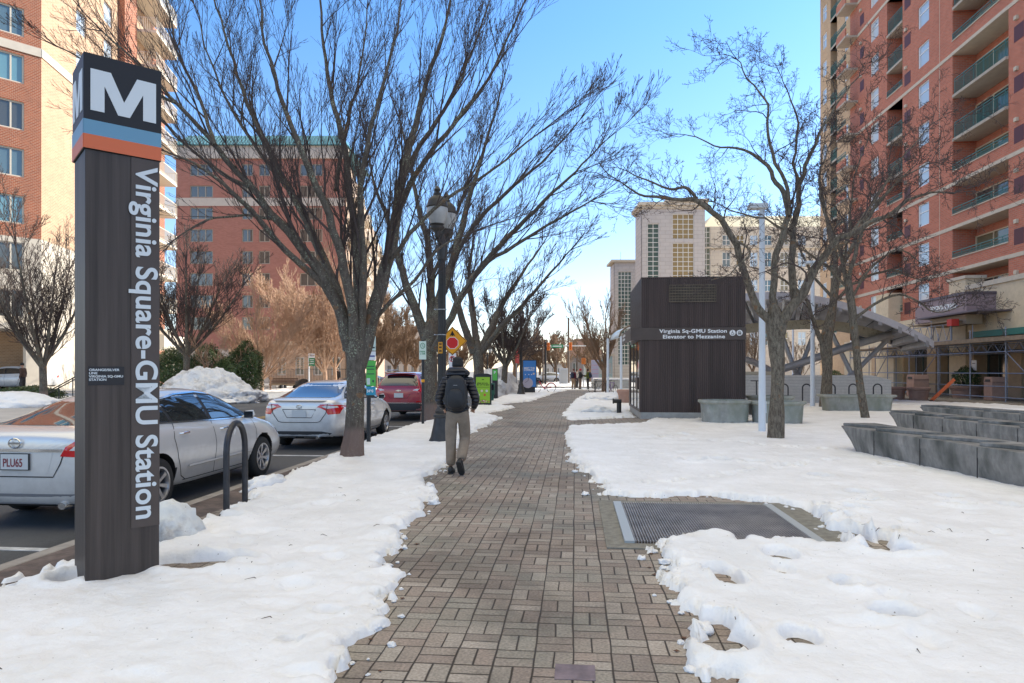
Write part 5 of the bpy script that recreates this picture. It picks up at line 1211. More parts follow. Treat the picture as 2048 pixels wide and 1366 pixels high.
L2_ = [
 [(860, 715, 0, .17), (852, 680, 0, .17), (832, 620, -.2, .14), (808, 555, -.5, .11), (788, 490, -.8, .08), (772, 430, -1.1, .06), (745, 360, -1.3, .035), (735, 300, -1.4, .02)],
 [(861, 712, 0, .16), (862, 670, 0, .15), (862, 580, .4, .13), (858, 500, .8, .10), (835, 410, 1.2, .07), (820, 330, 1.6, .045), (800, 240, 1.9, .025)],
 [(862, 712, 0, .17), (866, 670, 0, .17), (880, 600, .2, .15), (905, 520, .5, .12), (930, 430, .8, .09), (955, 340, 1.0, .06), (985, 240, 1.3, .035), (1010, 150, 1.5, .018)],
 [(868, 700, -.3, .12), (895, 650, -.9, .11), (925, 590, -1.4, .10), (975, 520, -1.9, .085), (1035, 455, -2.3, .065), (1105, 385, -2.7, .045), (1165, 330, -3.0, .026), (1215, 280, -3.2, .014)],
 [(915, 500, .6, .08), (965, 430, .2, .065), (1030, 370, -.2, .05), (1100, 310, -.5, .03), (1160, 240, -.8, .016)],
 [(960, 535, -1.8, .06), (1030, 490, -2.4, .05), (1100, 450, -2.9, .035), (1180, 400, -3.3, .018)],
 [(862, 560, .4, .07), (900, 470, 1.2, .055), (930, 380, 1.9, .04), (960, 290, 2.4, .02)]]
make_tree('second bare street tree, its trunk just left of the twin globe lamp', T2, L2_, 21.4, dict(ZELK, levels=4, kids=[5, 4, 3, 2], rmin=.005), 23, BK1, BKT)
T3 = [(958, 800, .27), (958, 740, .24), (955, 700, .26)]
L3_ = [
 [(948, 705, 0, .2), (925, 640, -.4, .16), (905, 580, -.8, .12), (885, 530, -1.2, .07), (868, 480, -1.5, .03)],
 [(955, 700, 0, .18), (945, 620, .6, .15), (938, 550, 1.0, .10), (945, 490, 1.4, .05), (950, 440, 1.8, .02)],
 [(962, 705, 0, .2), (985, 650, .3, .17), (1010, 600, .6, .12), (1045, 545, 1.0, .07), (1085, 490, 1.4, .03)],
 [(968, 700, 0, .15), (1000, 655, -.8, .13), (1045, 610, -1.5, .10), (1090, 560, -2.2, .06), (1140, 500, -2.8, .03)]]
make_tree('third bare street tree behind the walker and the yellow diamond sign', T3, L3_, 33, dict(ZELK, levels=4, kids=[5, 4, 3, 1], rmin=.007), 31, BK1, BKT)
ST4 = dict(ZELK, levels=3, kids=[8, 7, 5], rmin=.012, ang=30)
auto_tree('fourth bare street tree between the green kiosk and the slim lamp', AT(1006, 45), 7.0, ST4, 41, BK1, BKT, .30, 7, (.13, 0), .20, .8)
auto_tree('fifth sunlit pale trunked street tree behind the slim lamp', AT(1027, 60), 7.2, ST4, 42, BKP2, BKT, .30, 7, (.14, 0), .2, .8)
auto_tree('bare tree with upswept branches behind the parked bicycles', AT(1208, 52), 7.6, dict(ST4, ang=22, kids=[7, 6, 4], rmin=.008), 43, BKP2, BKP2, .24, 9, (0, 0), .17, .62)
auto_tree('small bare tree by the far crossing near the utility pole', AT(1131, 90), 6.5, dict(ST4, kids=[4, 4, 3], rmin=.02), 44, BKP2, BKP2, .28, 5, (0, 0), .15, .6)
# across the street
auto_tree('dark bare tree behind the snow bank at the left edge', AT(88, 34), 10.0, dict(ZELK, levels=4, kids=[4, 4, 3, 2], rmin=.008, ang=30), 51, BK1, BKT, .19, 7, (-.05, 0), .17, .68)
auto_tree('dark bare tree growing behind the tall snow mound', AT(372, 42.5), 10.4, dict(ZELK, levels=4, kids=[4, 4, 3, 2], rmin=.009, ang=30), 52, BK1, BKT, .27, 7, (.04, 0), .20, .85)
PALE_ = dict(ZELK, levels=4, kids=[5, 5, 3, 2], rmin=.009, ang=24, up=.05)
auto_tree('low pale multi stemmed tree between the dark evergreen shrubs', AT(432, 45), 4.4, dict(PALE_, levels=3), 53, BKP, BKP, .12, 8, (0, 0), .08, .9, 'ornamental_tree')
auto_tree('pale pinkish bare tree right of the evergreen shrubs', AT(524, 49), 7.0, PALE_, 54, BKP, BKP, .13, 9, (0, 0), .12, .95, 'ornamental_tree')
auto_tree('tallest pale sunlit bare tree in front of the brick house', AT(652, 54), 10.3, dict(PALE_, rmin=.013), 55, BKP, BKP, .16, 10, (-.1, 0), .16, .62, 'ornamental_tree')
auto_tree('pale sunlit bare tree left of the near tree trunk', AT(672, 57), 9.5, dict(PALE_, rmin=.013), 56, BKP, BKP, .2, 8, (-.1, 0), .14, .7, 'ornamental_tree')
auto_tree('thin pale sapling beside the railing', AT(541, 53), 4.5, dict(PALE_, levels=3), 57, BKP, BKP, .2, 6, (0, 0), .06, .7, 'ornamental_tree')
auto_tree('brown bare tree between the near tree and the red car', AT(752, 62), 9.0, dict(PALE_, levels=3, kids=[9, 8, 6], rmin=.014), 58, BKP2, BKP2, .2, 8, (0, 0), .16, .8)
auto_tree('brown bare round crowned tree above the red car', AT(812, 78), 8.0, dict(PALE_, levels=3, kids=[8, 7, 5], rmin=.018), 59, BKP2, BKP2, .3, 8, (0, 0), .2, .9)
r8 = random.Random(77)
words = ['behind the red car roof', 'left of the parking sign', 'between the parking sign and the lamp post', 'just behind the walker', 'behind the distant twin globe lamp', 'left of the far traffic signal', 'right of the far traffic signal', 'behind the blue kiosk', 'behind the group of people']
for i, px in enumerate((790, 832, 884, 925, 978, 1080, 1110, 1050, 1180)):
    auto_tree('distant brown bare tree ' + words[i], AT(px, 95 + 9 * (i % 4)), r8.uniform(6.5, 9.5), dict(PALE_, levels=3, kids=[6, 5, 4], rmin=.03), 60 + i, BKP2, BKP2, .25, 7, (0, 0), .2, .75, 'distant_tree')
# plaza locust trees
TL = [(1552, 880, .17), (1554, 800, .15), (1556, 730, .15), (1553, 680, .17), (1553, 655, .235), (1550, 635, .2)]
LL = [
 [(1542, 645, 0, .11), (1512, 605, -.1, .085), (1492, 545, -.3, .075), (1464, 475, -.5, .07), (1432, 428, -.7, .06), (1395, 405, -.9, .05), (1345, 400, -1.1, .036), (1290, 388, -1.2, .024), (1240, 368, -1.3, .012)],
 [(1400, 408, -.9, .04), (1372, 378, -1.0, .034), (1335, 380, -1.0, .026), (1295, 362, -1.1, .018), (1258, 345, -1.2, .01)],
 [(1552, 640, .1, .09), (1546, 570, .2, .08), (1560, 490, .3, .075), (1578, 430, .4, .07), (1560, 380, .5, .055), (1530, 330, .7, .045), (1490, 300, .9, .03), (1425, 290, 1.1, .018), (1370, 270, 1.2, .01)],
 [(1578, 430, .3, .05), (1572, 360, .1, .042), (1540, 290, -.1, .035), (1536, 225, -.2, .026), (1510, 170, -.3, .018), (1470, 120, -.4, .01)],
 [(1565, 640, -.1, .12), (1600, 590, -.2, .105), (1625, 545, -.3, .09), (1665, 495, -.5, .075), (1715, 460, -.7, .06), (1775, 425, -.9, .045), (1830, 395, -1.1, .03), (1890, 385, -1.2, .016)],
 [(1590, 600, .2, .09), (1583, 520, .4, .08), (1590, 430, .6, .065), (1605, 350, .8, .05), (1640, 270, 1.0, .035), (1680, 200, 1.2, .022), (1720, 150, 1.3, .012)],
 [(1600, 390, .7, .04), (1590, 320, .9, .033), (1598, 250, 1.0, .025), (1580, 190, 1.1, .015), (1560, 150, 1.2, .009)],
 [(1650, 510, -.4, .045), (1700, 470, .0, .038), (1760, 380, .4, .028), (1800, 320, .7, .02), (1850, 260, .9, .01)],
 [(1470, 480, -.5, .03), (1500, 500, -.9, .022), (1470, 540, -1.2, .014), (1420, 560, -1.4, .009)],
 [(1580, 470, .4, .03), (1530, 440, .0, .022), (1470, 420, -.3, .015), (1430, 400, -.5, .009)]]
make_tree('bare gnarled plaza tree with a burl beside the nearer white pole', TL, LL, 15.5, dict(LOCU), 71, BK2, BKT, name='plaza_tree', nk=8)
T_ = [(1730, 838, .125), (1720, 770, .115), (1712, 690, .115), (1704, 620, .125), (1695, 560, .12)]
L_ = [[(1694, 565, 0, .07), (1680, 500, .3, .06), (1650, 430, .6, .045), (1640, 360, .9, .03), (1660, 290, 1.0, .015)],
 [(1697, 560, 0, .07), (1715, 490, -.3, .06), (1745, 420, -.6, .045), (1790, 370, -.9, .03), (1850, 330, -1.2, .015)],
 [(1706, 640, 0, .05), (1760, 600, -.4, .045), (1810, 590, -.8, .035), (1870, 625, -1.1, .022), (1930, 610, -1.3, .012)],
 [(1690, 570, 0, .05), (1640, 520, -.5, .04), (1600, 500, -.9, .025), (1560, 470, -1.2, .012)],
 [(1700, 600, .2, .05), (1740, 540, .8, .04), (1790, 500, 1.3, .03), (1840, 520, 1.7, .015)],
 [(1688, 520, .2, .045), (1700, 430, .8, .035), (1710, 350, 1.2, .025), (1740, 270, 1.4, .012)]]
make_tree('slender leaning plaza tree in front of the long trough planter', T_, L_, 22.3, dict(LOCU, kids=[6, 5, 4, 2], rmin=.006), 72, BK2, BKT, name='plaza_tree', nk=8)
T_ = [(1650, 815, .21), (1655, 740, .19), (1652, 690, .25), (1664, 620, .17), (1672, 560, .16)]
L_ = [[(1650, 700, 0, .12), (1630, 650, -.3, .09), (1612, 600, -.5, .07), (1570, 560, -.7, .045), (1520, 540, -.9, .02)],
 [(1672, 560, 0, .12), (1668, 500, .4, .10), (1650, 430, .8, .07), (1640, 350, 1.2, .045), (1650, 280, 1.4, .02)],
 [(1674, 560, 0, .11), (1700, 500, -.4, .09), (1730, 440, -.8, .07), (1780, 380, -1.2, .04), (1830, 330, -1.5, .02)],
 [(1668, 600, 0, .08), (1720, 560, .5, .06), (1780, 540, 1.0, .045), (1840, 560, 1.4, .02)],
 [(1668, 600, 0, .07), (1620, 540, .8, .055), (1590, 480, 1.4, .035), (1560, 440, 1.8, .018)]]
make_tree('dark plaza tree with a swollen fork beside the further white pole', T_, L_, 29, dict(LOCU, kids=[6, 5, 4, 2], rmin=.008), 73, BK2, BKT, name='plaza_tree', nk=8)
auto_tree('small pale bare tree seen under the glass canopy', AT(1505, 60), 8, dict(PALE_, levels=3, rmin=.012), 74, BKP2, BKP2, .2, 6, (0, 0), .12, .7, 'distant_tree')
auto_tree('thin bare sapling behind the station parapet', AT(1600, 55), 4.5, dict(PALE_, levels=3, rmin=.01), 75, BKP2, BKP2, .2, 6, (0, 0), .06, .7, 'distant_tree')
# evergreen shrubs
def leaf_mat(name, c):
    return mat(name, c, .45, var=.5, vscale=9, spec=.5)
def shrub(label, loc, w, h, seed, n=9000, col=(.05, .085, .02), name='evergreen_shrub', leaf=.07, pointed=.3, z0=0):
    t = thing(name, label, 'shrub', (loc[0], loc[1], z0)); rs = np.random.RandomState(seed)
    u = rs.normal(size=(n, 3)); u /= np.linalg.norm(u, axis=1)[:, None]; rad = .80 + .2 * rs.rand(n) 
    lump = 1 + .16 * np.sin(u[:, 0] * 5 + seed) * np.cos(u[:, 2] * 6 + seed) + .1 * np.sin(u[:, 1] * 9)
    p = u * (rad * lump)[:, None]; zz = (p[:, 2] + 1) / 2; k = 1 - pointed * np.clip(zz, 0, 1) ** 1.5
    c = np.stack([p[:, 0] * w / 2 * k, p[:, 1] * w / 2 * k, zz * h], -1)
    a = rs.normal(size=(n, 3)); a /= np.linalg.norm(a, axis=1)[:, None]; b = np.cross(a, u); b /= np.linalg.norm(b, axis=1)[:, None] + 1e-6; l = leaf * (.6 + .8 * rs.rand(n))[:, None]
    V = np.stack([c - a * l, c + b * l * .45, c + a * l, c - b * l * .45], 1).reshape(-1, 3)
    me = bpy.data.meshes.new('foliage'); me.from_pydata(V.tolist(), [], np.arange(4 * n).reshape(n, 4).tolist()); mobj('foliage', me, leaf_mat('holly_leaf', col), t)
    m = MB()
    for i in range(7):
        az = i * .9; m.tube([(0, 0, -.1), (math.cos(az) * w * .12, math.sin(az) * w * .12, h * .3), (math.cos(az) * w * .28, math.sin(az) * w * .28, h * .75)], [.04, .03, .01], 5)
    m.build('stems', BKT, t)
shrub('leftmost round dark evergreen shrub, half behind the snow mound', AT(352, 44), 3.6, 3.0, 1)
shrub('broad evergreen shrub left of the pale multi stemmed tree', AT(418, 47), 3.4, 3.4, 2)
shrub('low yellow green evergreen shrub in front of the dark one', AT(452, 44), 2.2, 2.4, 3, 7000, (.075, .11, .02))
shrub('tall dark pointed evergreen shrub right of the others', AT(490, 46.5), 2.7, 3.5, 4, 11000, (.03, .06, .02))
shrub('dark shrub growing in the pink oval planter', AT(1932, 40.5), 1.6, 1.3, 5, 2500, (.02, .035, .015), z0=.55, leaf=.05)
shrub('low clipped hedge row by the driveway at the left', AT(60, 35.5), 3.4, .8, 6, 4000, (.03, .05, .015), 'low_hedge')
shrub('dark evergreen clump behind the balconies left of the shrubs', AT(335, 50), 2.6, 3.2, 7, 5000, (.02, .03, .012))
shrub('small evergreen by the brick wall beyond the plaza tree', AT(1665, 60), 3.0, 1.6, 8, 2500, (.02, .045, .015))
# ---------------- vehicles
def evalmesh(o, name):
    bpy.context.view_layer.update(); me = baked(name, o); return me
def car_body(st, name='body'):
    """st: stations (y, zb, w_low, w_mid, z_belt, w_belt, z_top, w_top) rear to front, half widths"""
    rings = []
    for (y, zb, wl, wm, zbelt, wb, zt, wt) in st:
        gh = zt - zbelt
        half = [(0, zb), (wl * .55, zb), (wl * .9, zb + .01), (wl, zb + .09), (wm, zb + (zbelt - zb) * .45), (wm * .998, zb + (zbelt - zb) * .72), (wb, zbelt - .03), (wb - .035, zbelt + .012)]
        half += [(wb - .035 + (wt - wb + .035) * .5, zbelt + gh * .55 if gh > .1 else zbelt + gh * .5), (wt, zt - min(.07, gh * .3)), (wt - .10, zt - min(.018, gh * .1)), (wt * .5, zt), (0, zt + .004)]
        pts = half + [(-x, z) for x, z in reversed(half[1:-1])]
        rings.append([(x, y, z) for x, z in pts])
    mb = MB().loft(rings); me = mb.mesh(name); bm = bmesh.new(); bm.from_mesh(me); bmesh.ops.recalc_face_normals(bm, faces=bm.faces); bm.to_mesh(me); bm.free()
    o = bpy.data.objects.new(name, me); COL.objects.link(o); s = o.modifiers.new('s', 'SUBSURF'); s.levels = s.render_levels = 2
    return o
def poly_decal(name, poly, bvh, axis, off, m, parent, start, step=.05, smooth=True, thick=0):
    """poly in 2D; axis 'x+': looking along -x onto the right side (coords y,z); 'y-': from behind (x,z); 'y+': from the front (x,z); 'z': from above (x,y)"""
    def to3(a, b, q):
        if axis in ('x+', 'x-'): return Vector((q, a, b))
        if axis in ('y-', 'y+'): return Vector((a, q, b))
        return Vector((a, b, q))
    dr = {'x+': Vector((-1, 0, 0)), 'x-': Vector((1, 0, 0)), 'y-': Vector((0, 1, 0)), 'y+': Vector((0, -1, 0)), 'z': Vector((0, 0, -1))}[axis]
    q0 = -dr.dot(Vector((1, 1, 1))) * start
    bm = bmesh.new(); vv = [bm.verts.new(to3(a, b, q0)) for a, b in poly]; bm.faces.new(vv)
    A = [p[0] for p in poly]; B = [p[1] for p in poly]
    for (lo, hi, k) in ((min(A), max(A), 0), (min(B), max(B), 1)):
        c = lo + step
        while c < hi:
            pt = to3(c, 0, q0) if k == 0 else to3(0, c, q0); no = to3(1, 0, 0) if k == 0 else to3(0, 1, 0); 
            no = Vector([1 if abs(x) > .5 and x == (1) else 0 for x in no]) if False else (to3(1, 0, 0) - to3(0, 0, 0) if k == 0 else to3(0, 1, 0) - to3(0, 0, 0))
            bmesh.ops.bisect_plane(bm, geom=bm.verts[:] + bm.edges[:] + bm.faces[:], plane_co=pt, plane_no=no); c += step
    bmesh.ops.triangulate(bm, faces=bm.faces)
    bad = []
    for v in bm.verts:
        h, n, i, d = bvh.ray_cast(v.co, dr)
        if h is None: h, n, i, d = bvh.find_nearest(v.co)
        if n.dot(dr) > 0: n = -n
        v.co = h + n * off
    bmesh.ops.recalc_face_normals(bm, faces=bm.faces)
    # face outward
    if sum(f.normal.dot(dr) for f in bm.faces) > 0: bmesh.ops.reverse_faces(bm, faces=bm.faces)
    me = bpy.data.meshes.new(name); bm.to_mesh(me); bm.free()
    return mobj(name, me, m, parent, smooth)
def strip(pts, w):
    """closed polygon around a polyline"""
    L, Rr = [], []
    for i, p in enumerate(pts):
        a = Vector(pts[max(i - 1, 0)]); b = Vector(pts[min(i + 1, len(pts) - 1)]); d = (b - a).normalized(); n = Vector((-d.y, d.x)) * w / 2
        L.append((p[0] + n.x, p[1] + n.y)); Rr.append((p[0] - n.x, p[1] - n.y))
    return L + Rr[::-1]
RIM = mat('alloy_rim', (.5, .5, .52), .28, .85); SEAM = mat('panel_gap', (.015, .015, .017), .7)
CG = mat('car_glass', (.012, .016, .02), .02, 0, spec=1.0, coat=1)
LR = mat('tail_red', (.55, .008, .012), .12, 0, coat=1); LW = mat('lamp_clear', (.62, .60, .60), .12, 0, coat=1); LHD = mat('headlamp', (.5, .52, .55), .08, .2, coat=1)
UND = mat('underbody', (.012, .012, .013), .8); PLATE = mat('number_plate', (.55, .56, .56), .4); TRIM = mat('black_trim', (.02, .02, .022), .5)
def wheel(parent, x, y, r, w, spokes=10, side=1, rimr=.66):
    t = MB().lathe([(r * rimr, -w / 2), (r * .9, -w / 2), (r * .97, -w * .42), (r, -w * .3), (r, w * .3), (r * .97, w * .42), (r * .9, w / 2), (r * rimr, w / 2), (r * (rimr - .02), 0)], 40, (0, 0, 0), 'x', cap=False).build('wheel', RUBBER, parent, True)
    t.location = (x, y, r)
    m = MB(); rr = r * rimr
    m.lathe([(rr, -w / 2), (rr + .004, w / 2 + .003), (rr - .018, w / 2 + .004), (rr - .03, w * .3), (rr - .035, -w / 2)], 40, (0, 0, 0), 'x', cap=False)
    m.lathe([(.001, w * .40), (.03, w * .42), (.06, w * .36), (.065, w * .1)], 20, (0, 0, 0), 'x', cap=False)
    for i in range(spokes):
        a = 2 * math.pi * i / spokes + (R(9) if i % 2 else -R(9)) * (1 if spokes >= 10 else 0); da = .055
        def q(rad, xx, off): return (xx, math.cos(a + off / max(rad, .05)) * rad, math.sin(a + off / max(rad, .05)) * rad)
        vs_ = [q(.045, w * .37, -.016), q(.045, w * .37, .016), q(rr - .012, w * .46, .013), q(rr - .012, w * .46, -.013), q(.045, w * .12, -.016), q(.045, w * .12, .016), q(rr - .012, w * .25, .013), q(rr - .012, w * .25, -.013)]
        m.add(vs_, [(0, 1, 2, 3), (4, 7, 6, 5), (0, 3, 7, 4), (1, 5, 6, 2), (0, 4, 5, 1), (3, 2, 6, 7)])
    rim = m.build('rim', RIM, t, False)
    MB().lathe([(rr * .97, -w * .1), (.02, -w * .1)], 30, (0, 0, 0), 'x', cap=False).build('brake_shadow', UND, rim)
    if side < 0: t.scale = (-1, 1, 1)
    return t
def car(label, loc, rz, paint, st, ax, r, hw, details, name='parked_car', cat='car', group=None, wells=True, rw=.215):
    T = thing(name, label, cat, loc, rz, group)
    o = car_body(st); cut = MB(); w = hw
    for y in ax: cut.lathe([(r + .055, -w - .2), (r + .055, -w + .27)], 40, (0, y, r), 'x').lathe([(r + .055, w - .27), (r + .055, w + .2)], 40, (0, y, r), 'x')
    me = evalmesh(o, 'body'); bvh = BVHTree.FromPolygons([v.co.copy() for v in me.vertices], [tuple(p.vertices) for p in me.polygons])
    c = cut.build('cut', UND); bo_ = bpy.data.objects.new('b', me); COL.objects.link(bo_); md = bo_.modifiers.new('x', 'BOOLEAN'); md.operation = 'DIFFERENCE'; md.object = c; md.solver = 'EXACT'
    me2 = evalmesh(bo_, 'body'); rm(bo_); rm(c); rm(o)
    me2.materials.clear(); me2.materials.append(paint); me2.materials.append(UND)
    for p in me2.polygons:
        cc = p.center; inw = any(abs(math.hypot(cc.y - y, cc.z - r) - (r + .055)) < .012 or (math.hypot(cc.y - y, cc.z - r) < r + .05 and abs(cc.x) < w - .1) for y in ax)
        p.material_index = 1 if (inw and abs(cc.x) < w - .012) or (p.normal.z < -.75 and cc.z < .5) else 0; p.use_smooth = not inw
    b = bpy.data.objects.new('body', me2); COL.objects.link(b); b.parent = T; autosmooth(b, 38)
    for y in ax:
        for s in (1, -1): wheel(T, s * (w - rw / 2 - .012), y, r, rw, details.get('spokes', 10), s)
    for s in (1, -1):
        ax_ = 'x+' if s > 0 else 'x-'
        for i, pl_ in enumerate(details['side_glass']): 
            poly_decal('side_window', pl_, bvh, ax_, .006, CG, T, 2.0, .08)
        poly_decal('window_surround', details['glass_outer'], bvh, ax_, .003, TRIM, T, 2.0, .08)
        for pl_ in details.get('seams', ()): poly_decal('panel_seam', strip(pl_, .011), bvh, ax_, .003, SEAM, T, 2.0, .1)
        for pl_ in details.get('chrome', ()): poly_decal('window_trim', strip(pl_, .018), bvh, ax_, .008, CHROME, T, 2.0, .12)
        for (y, z) in details.get('handles', ()):
            h, n, _, _ = bvh.ray_cast(Vector((s * 2, y, z)), Vector((-s, 0, 0)))
            MB().tube([h + Vector((0, -.09, 0)), h + Vector((s * .035, -.07, .004)), h + Vector((s * .035, .07, .008)), h + Vector((0, .09, .008))], .014, 8).build('door_handle', CHROME if details.get('chromeh') else paint, T, True)
        y, z = details['mirror']; h, n, _, _ = bvh.ray_cast(Vector((s * 2, y, z)), Vector((-s, 0, 0)))
        MB().loft([[(h.x + s * (dx + .07), y + dy + yy, z + zz) for dx, yy, zz in ((0, 0, -.05), (.12, 0, -.06), (.16, 0, .0), (.13, 0, .075), (.02, 0, .06))] for dy in (-.06, .0)] + [[(h.x + s * (dx * .6 + .1), y + .07 + yy, z + zz * .6) for dx, yy, zz in ((0, 0, -.05), (.12, 0, -.06), (.16, 0, .0), (.13, 0, .075), (.02, 0, .06))]]).tube([h + Vector((0, 0, -.04)), h + Vector((s * .12, 0, -.02))], .022, 8).build('wing_mirror', paint, T, True, bevel=.012)
        MB().box(h.x + s * .08 if s > 0 else h.x - .22, h.x + .22 if s > 0 else h.x - .08, y - .064, y - .061, z - .045, z + .055).build('mirror_glass', DARKG, T)
    for nm, pl_, ax_, off, m_, step in details['decals']:
        poly_decal(nm, pl_, bvh, ax_, off, m_, T, 4.0, step)
        if nm in ('tail_lamp', 'tail_lamp_clear', 'headlamp', 'reflector', 'tail_lamp_frame'): poly_decal(nm, [(-a, z) for a, z in pl_][::-1], bvh, ax_, off, m_, T, 4.0, step)
    return T, bvh
SILV = bpy.data.materials.new('silver_car_paint'); SILV.use_nodes = True
def paint(name, c, metal=.5, rough=.32):
    if name in MATS: return MATS[name]
    m = mat(name, c, rough, metal, coat=1.0); t = m.node_tree; b = t.nodes['Principled BSDF']; L = t.links.new
    tc = nn(t, 'ShaderNodeTexCoord'); sp = nn(t, 'ShaderNodeSeparateXYZ'); L(tc.outputs['Object'], sp.inputs[0]); n = nn(t, 'ShaderNodeTexNoise'); n.inputs['Scale'].default_value = 5; n.inputs['Detail'].default_value = 8; n.inputs['Roughness'].default_value = .7; L(tc.outputs['Object'], n.inputs[0])
    a = nn(t, 'ShaderNodeMath', operation='MULTIPLY_ADD'); L(n.outputs[0], a.inputs[0]); a.inputs[1].default_value = -.7; L(sp.outputs[2], a.inputs[2])
    mr = nn(t, 'ShaderNodeMapRange'); L(a.outputs[0], mr.inputs[0]); mr.inputs[1].default_value = -.12; mr.inputs[2].default_value = .42; mr.inputs[3].default_value = .62; mr.inputs[4].default_value = .04
    mx = nn(t, 'ShaderNodeMix', data_type='RGBA'); L(mr.outputs[0], mx.inputs[0]); mx.inputs[6].default_value = (*c, 1); mx.inputs[7].default_value = (.27, .25, .23, 1); L(mx.outputs[2], b.inputs['Base Color'])
    ma = nn(t, 'ShaderNodeMath', operation='SUBTRACT'); ma.inputs[0].default_value = 1; L(mr.outputs[0], ma.inputs[1]); L(ma.outputs[0], b.inputs['Coat Weight'])
    return m
P_SIL = paint('silver_paint', (.66, .655, .65), .25, .3); P_SIL2 = paint('silver_paint_cool', (.72, .72, .72), .25, .3); P_RED = paint('maroon_paint', (.33, .010, .03), .25, .3); P_WHT = paint('white_car_paint', (.7, .73, .76), .1, .3)
bpy.data.materials.remove(SILV)
# ---- near silver sedan
st = [(-2.43, .34, .52, .62, .92, .60, .97, .45), (-2.40, .27, .72, .80, .98, .74, 1.03, .60), (-2.25, .23, .80, .875, 1.02, .80, 1.085, .68), (-1.95, .21, .83, .905, 1.03, .83, 1.12, .70), (-1.70, .20, .84, .912, 1.03, .845, 1.17, .66),
      (-1.35, .19, .85, .915, 1.02, .855, 1.32, .60), (-.95, .19, .85, .915, 1.01, .86, 1.425, .585), (-.5, .18, .85, .915, 1.0, .86, 1.462, .59), (0, .18, .85, .912, .98, .86, 1.468, .59), (.45, .18, .85, .912, .965, .86, 1.43, .585), (.85, .18, .85, .912, .955, .86, 1.27, .62), (1.2, .19, .85, .912, .945, .86, 1.09, .70),
      (1.42, .2, .85, .912, .92, .86, .985, .76), (1.75, .2, .85, .91, .87, .85, .925, .70), (2.05, .21, .83, .89, .79, .81, .85, .62), (2.28, .22, .76, .82, .70, .72, .75, .5), (2.42, .26, .6, .66, .58, .56, .62, .38)]
side_outer = [(-1.72, 1.075), (-1.45, 1.18), (-1.05, 1.315), (-.6, 1.385), (-.05, 1.40), (.38, 1.36), (.8, 1.21), (1.13, 1.045), (1.16, .99), (.5, 1.005), (-.5, 1.035)]
rearw = [(-1.58, 1.085), (-1.36, 1.18), (-1.02, 1.285), (-.96, 1.07)]
side_g = [[(-.90, 1.065), (-.96, 1.30), (-.6, 1.36), (-.10, 1.375), (-.06, 1.04)], rearw, [(.02, 1.035), (-.02, 1.375), (.36, 1.335), (.76, 1.195), (1.06, 1.05), (1.08, 1.015)]]
wr = [(-.60, 1.10), (.60, 1.10), (.62, 1.16), (.52, 1.38), (.3, 1.405), (-.3, 1.405), (-.52, 1.38), (-.62, 1.16)]
tl = [(.50, .80), (.56, .90), (.70, .985), (.80, .985), (.86, .90), (.85, .78)]
det = dict(side_glass=side_g, glass_outer=side_outer, seams=[[(-.03, 1.03), (-.02, .7), (-.04, .42), (.0, .30)], [(1.12, 1.02), (1.2, .8), (1.18, .45), (1.05, .30)], [(-.93, 1.06), (-1.0, .85), (-.94, .6), (-.82, .36), (-.7, .30)], [(-.75, .295), (1.1, .295)]],
  chrome=[[(-1.62, 1.10), (-1.36, 1.21), (-.98, 1.325), (-.5, 1.39), (0, 1.405), (.38, 1.365)], [(-1.55, 1.065), (-.5, 1.03), (.5, 1.0), (1.08, .995)]], handles=[(-.78, .90), (.22, .88)], mirror=(.93, 1.03), chromeh=True, spokes=14,
  decals=[('rear_window', wr, 'y-', .005, CG, .1), ('windscreen', [(-.66, 1.0), (.66, 1.0), (.54, 1.38), (-.54, 1.38)], 'y+', .005, CG, .1), ('tail_lamp', tl, 'y-', .006, LR, .04), ('tail_lamp_clear', [(.60, .86), (.72, .955), (.79, .95), (.80, .86)], 'y-', .010, LW, .04),
   ('boot_garnish', [(-.5, .845), (.5, .845), (.53, .875), (-.53, .875)], 'y-', .014, CHROME, .1), ('plate_recess', [(-.36, .62), (.36, .62), (.42, .84), (-.42, .84)], 'y-', .002, P_SIL, .1), ('bumper_insert', [(-.62, .29), (.62, .29), (.70, .40), (-.70, .40)], 'y-', .004, mat('grey_plastic', (.16, .16, .17), .5), .1),
   ('boot_seam', strip([(-.56, .90), (-.5, .72), (-.42, .58), (.42, .58), (.5, .72), (.56, .90)], .012), 'y-', .004, SEAM, .08), ('headlamp', [(.50, .62), (.62, .70), (.80, .74), (.84, .66), (.72, .60)], 'y+', .006, LHD, .05), ('grille', [(-.35, .45), (.35, .45), (.38, .62), (-.38, .62)], 'y+', .006, TRIM, .06)])
car1, bv = car('silver sedan parked at the kerb, partly hidden by the station pylon', (-5.90, 9.15, RZ), 0, P_SIL, st, (-1.33, 1.42), .325, .915, det, group='cars parked along the kerb')
pn = MB().box(-.155, .155, -2.452, -2.44, .66, .82).build('number_plate', PLATE, car1); text('lettering', 'PLU65', .12, mat('plate_ink', (.2, .02, .03), .6), pn, FM(-.13, -2.454, .69), depth=.001, bold=.002, sx=.7)
MB().box(-.165, .165, -2.449, -2.438, .65, .83).build('plate_frame', TRIM, pn)
MB().tube([(.066 * math.cos(R(20 * k)), -2.447, .935 + .05 * math.sin(R(20 * k))) for k in range(19)], .008, 6, cap=False).box(-.07, .07, -2.455, -2.44, .924, .946).build('badge', CHROME, car1)
for s in (1, -1): MB().lathe([(.036, -.06), (.045, .0), (.045, .12), (.036, .12), (.03, -.04)], 20, (s * .52, -2.37, .275), 'y', sx=1.2).build('exhaust_tip', CHROME, car1, True)
MB().tube([(.917, -.72, .47), (.928, .2, .475), (.92, .98, .48)], .016, 6).build('door_moulding', P_SIL, car1, True)
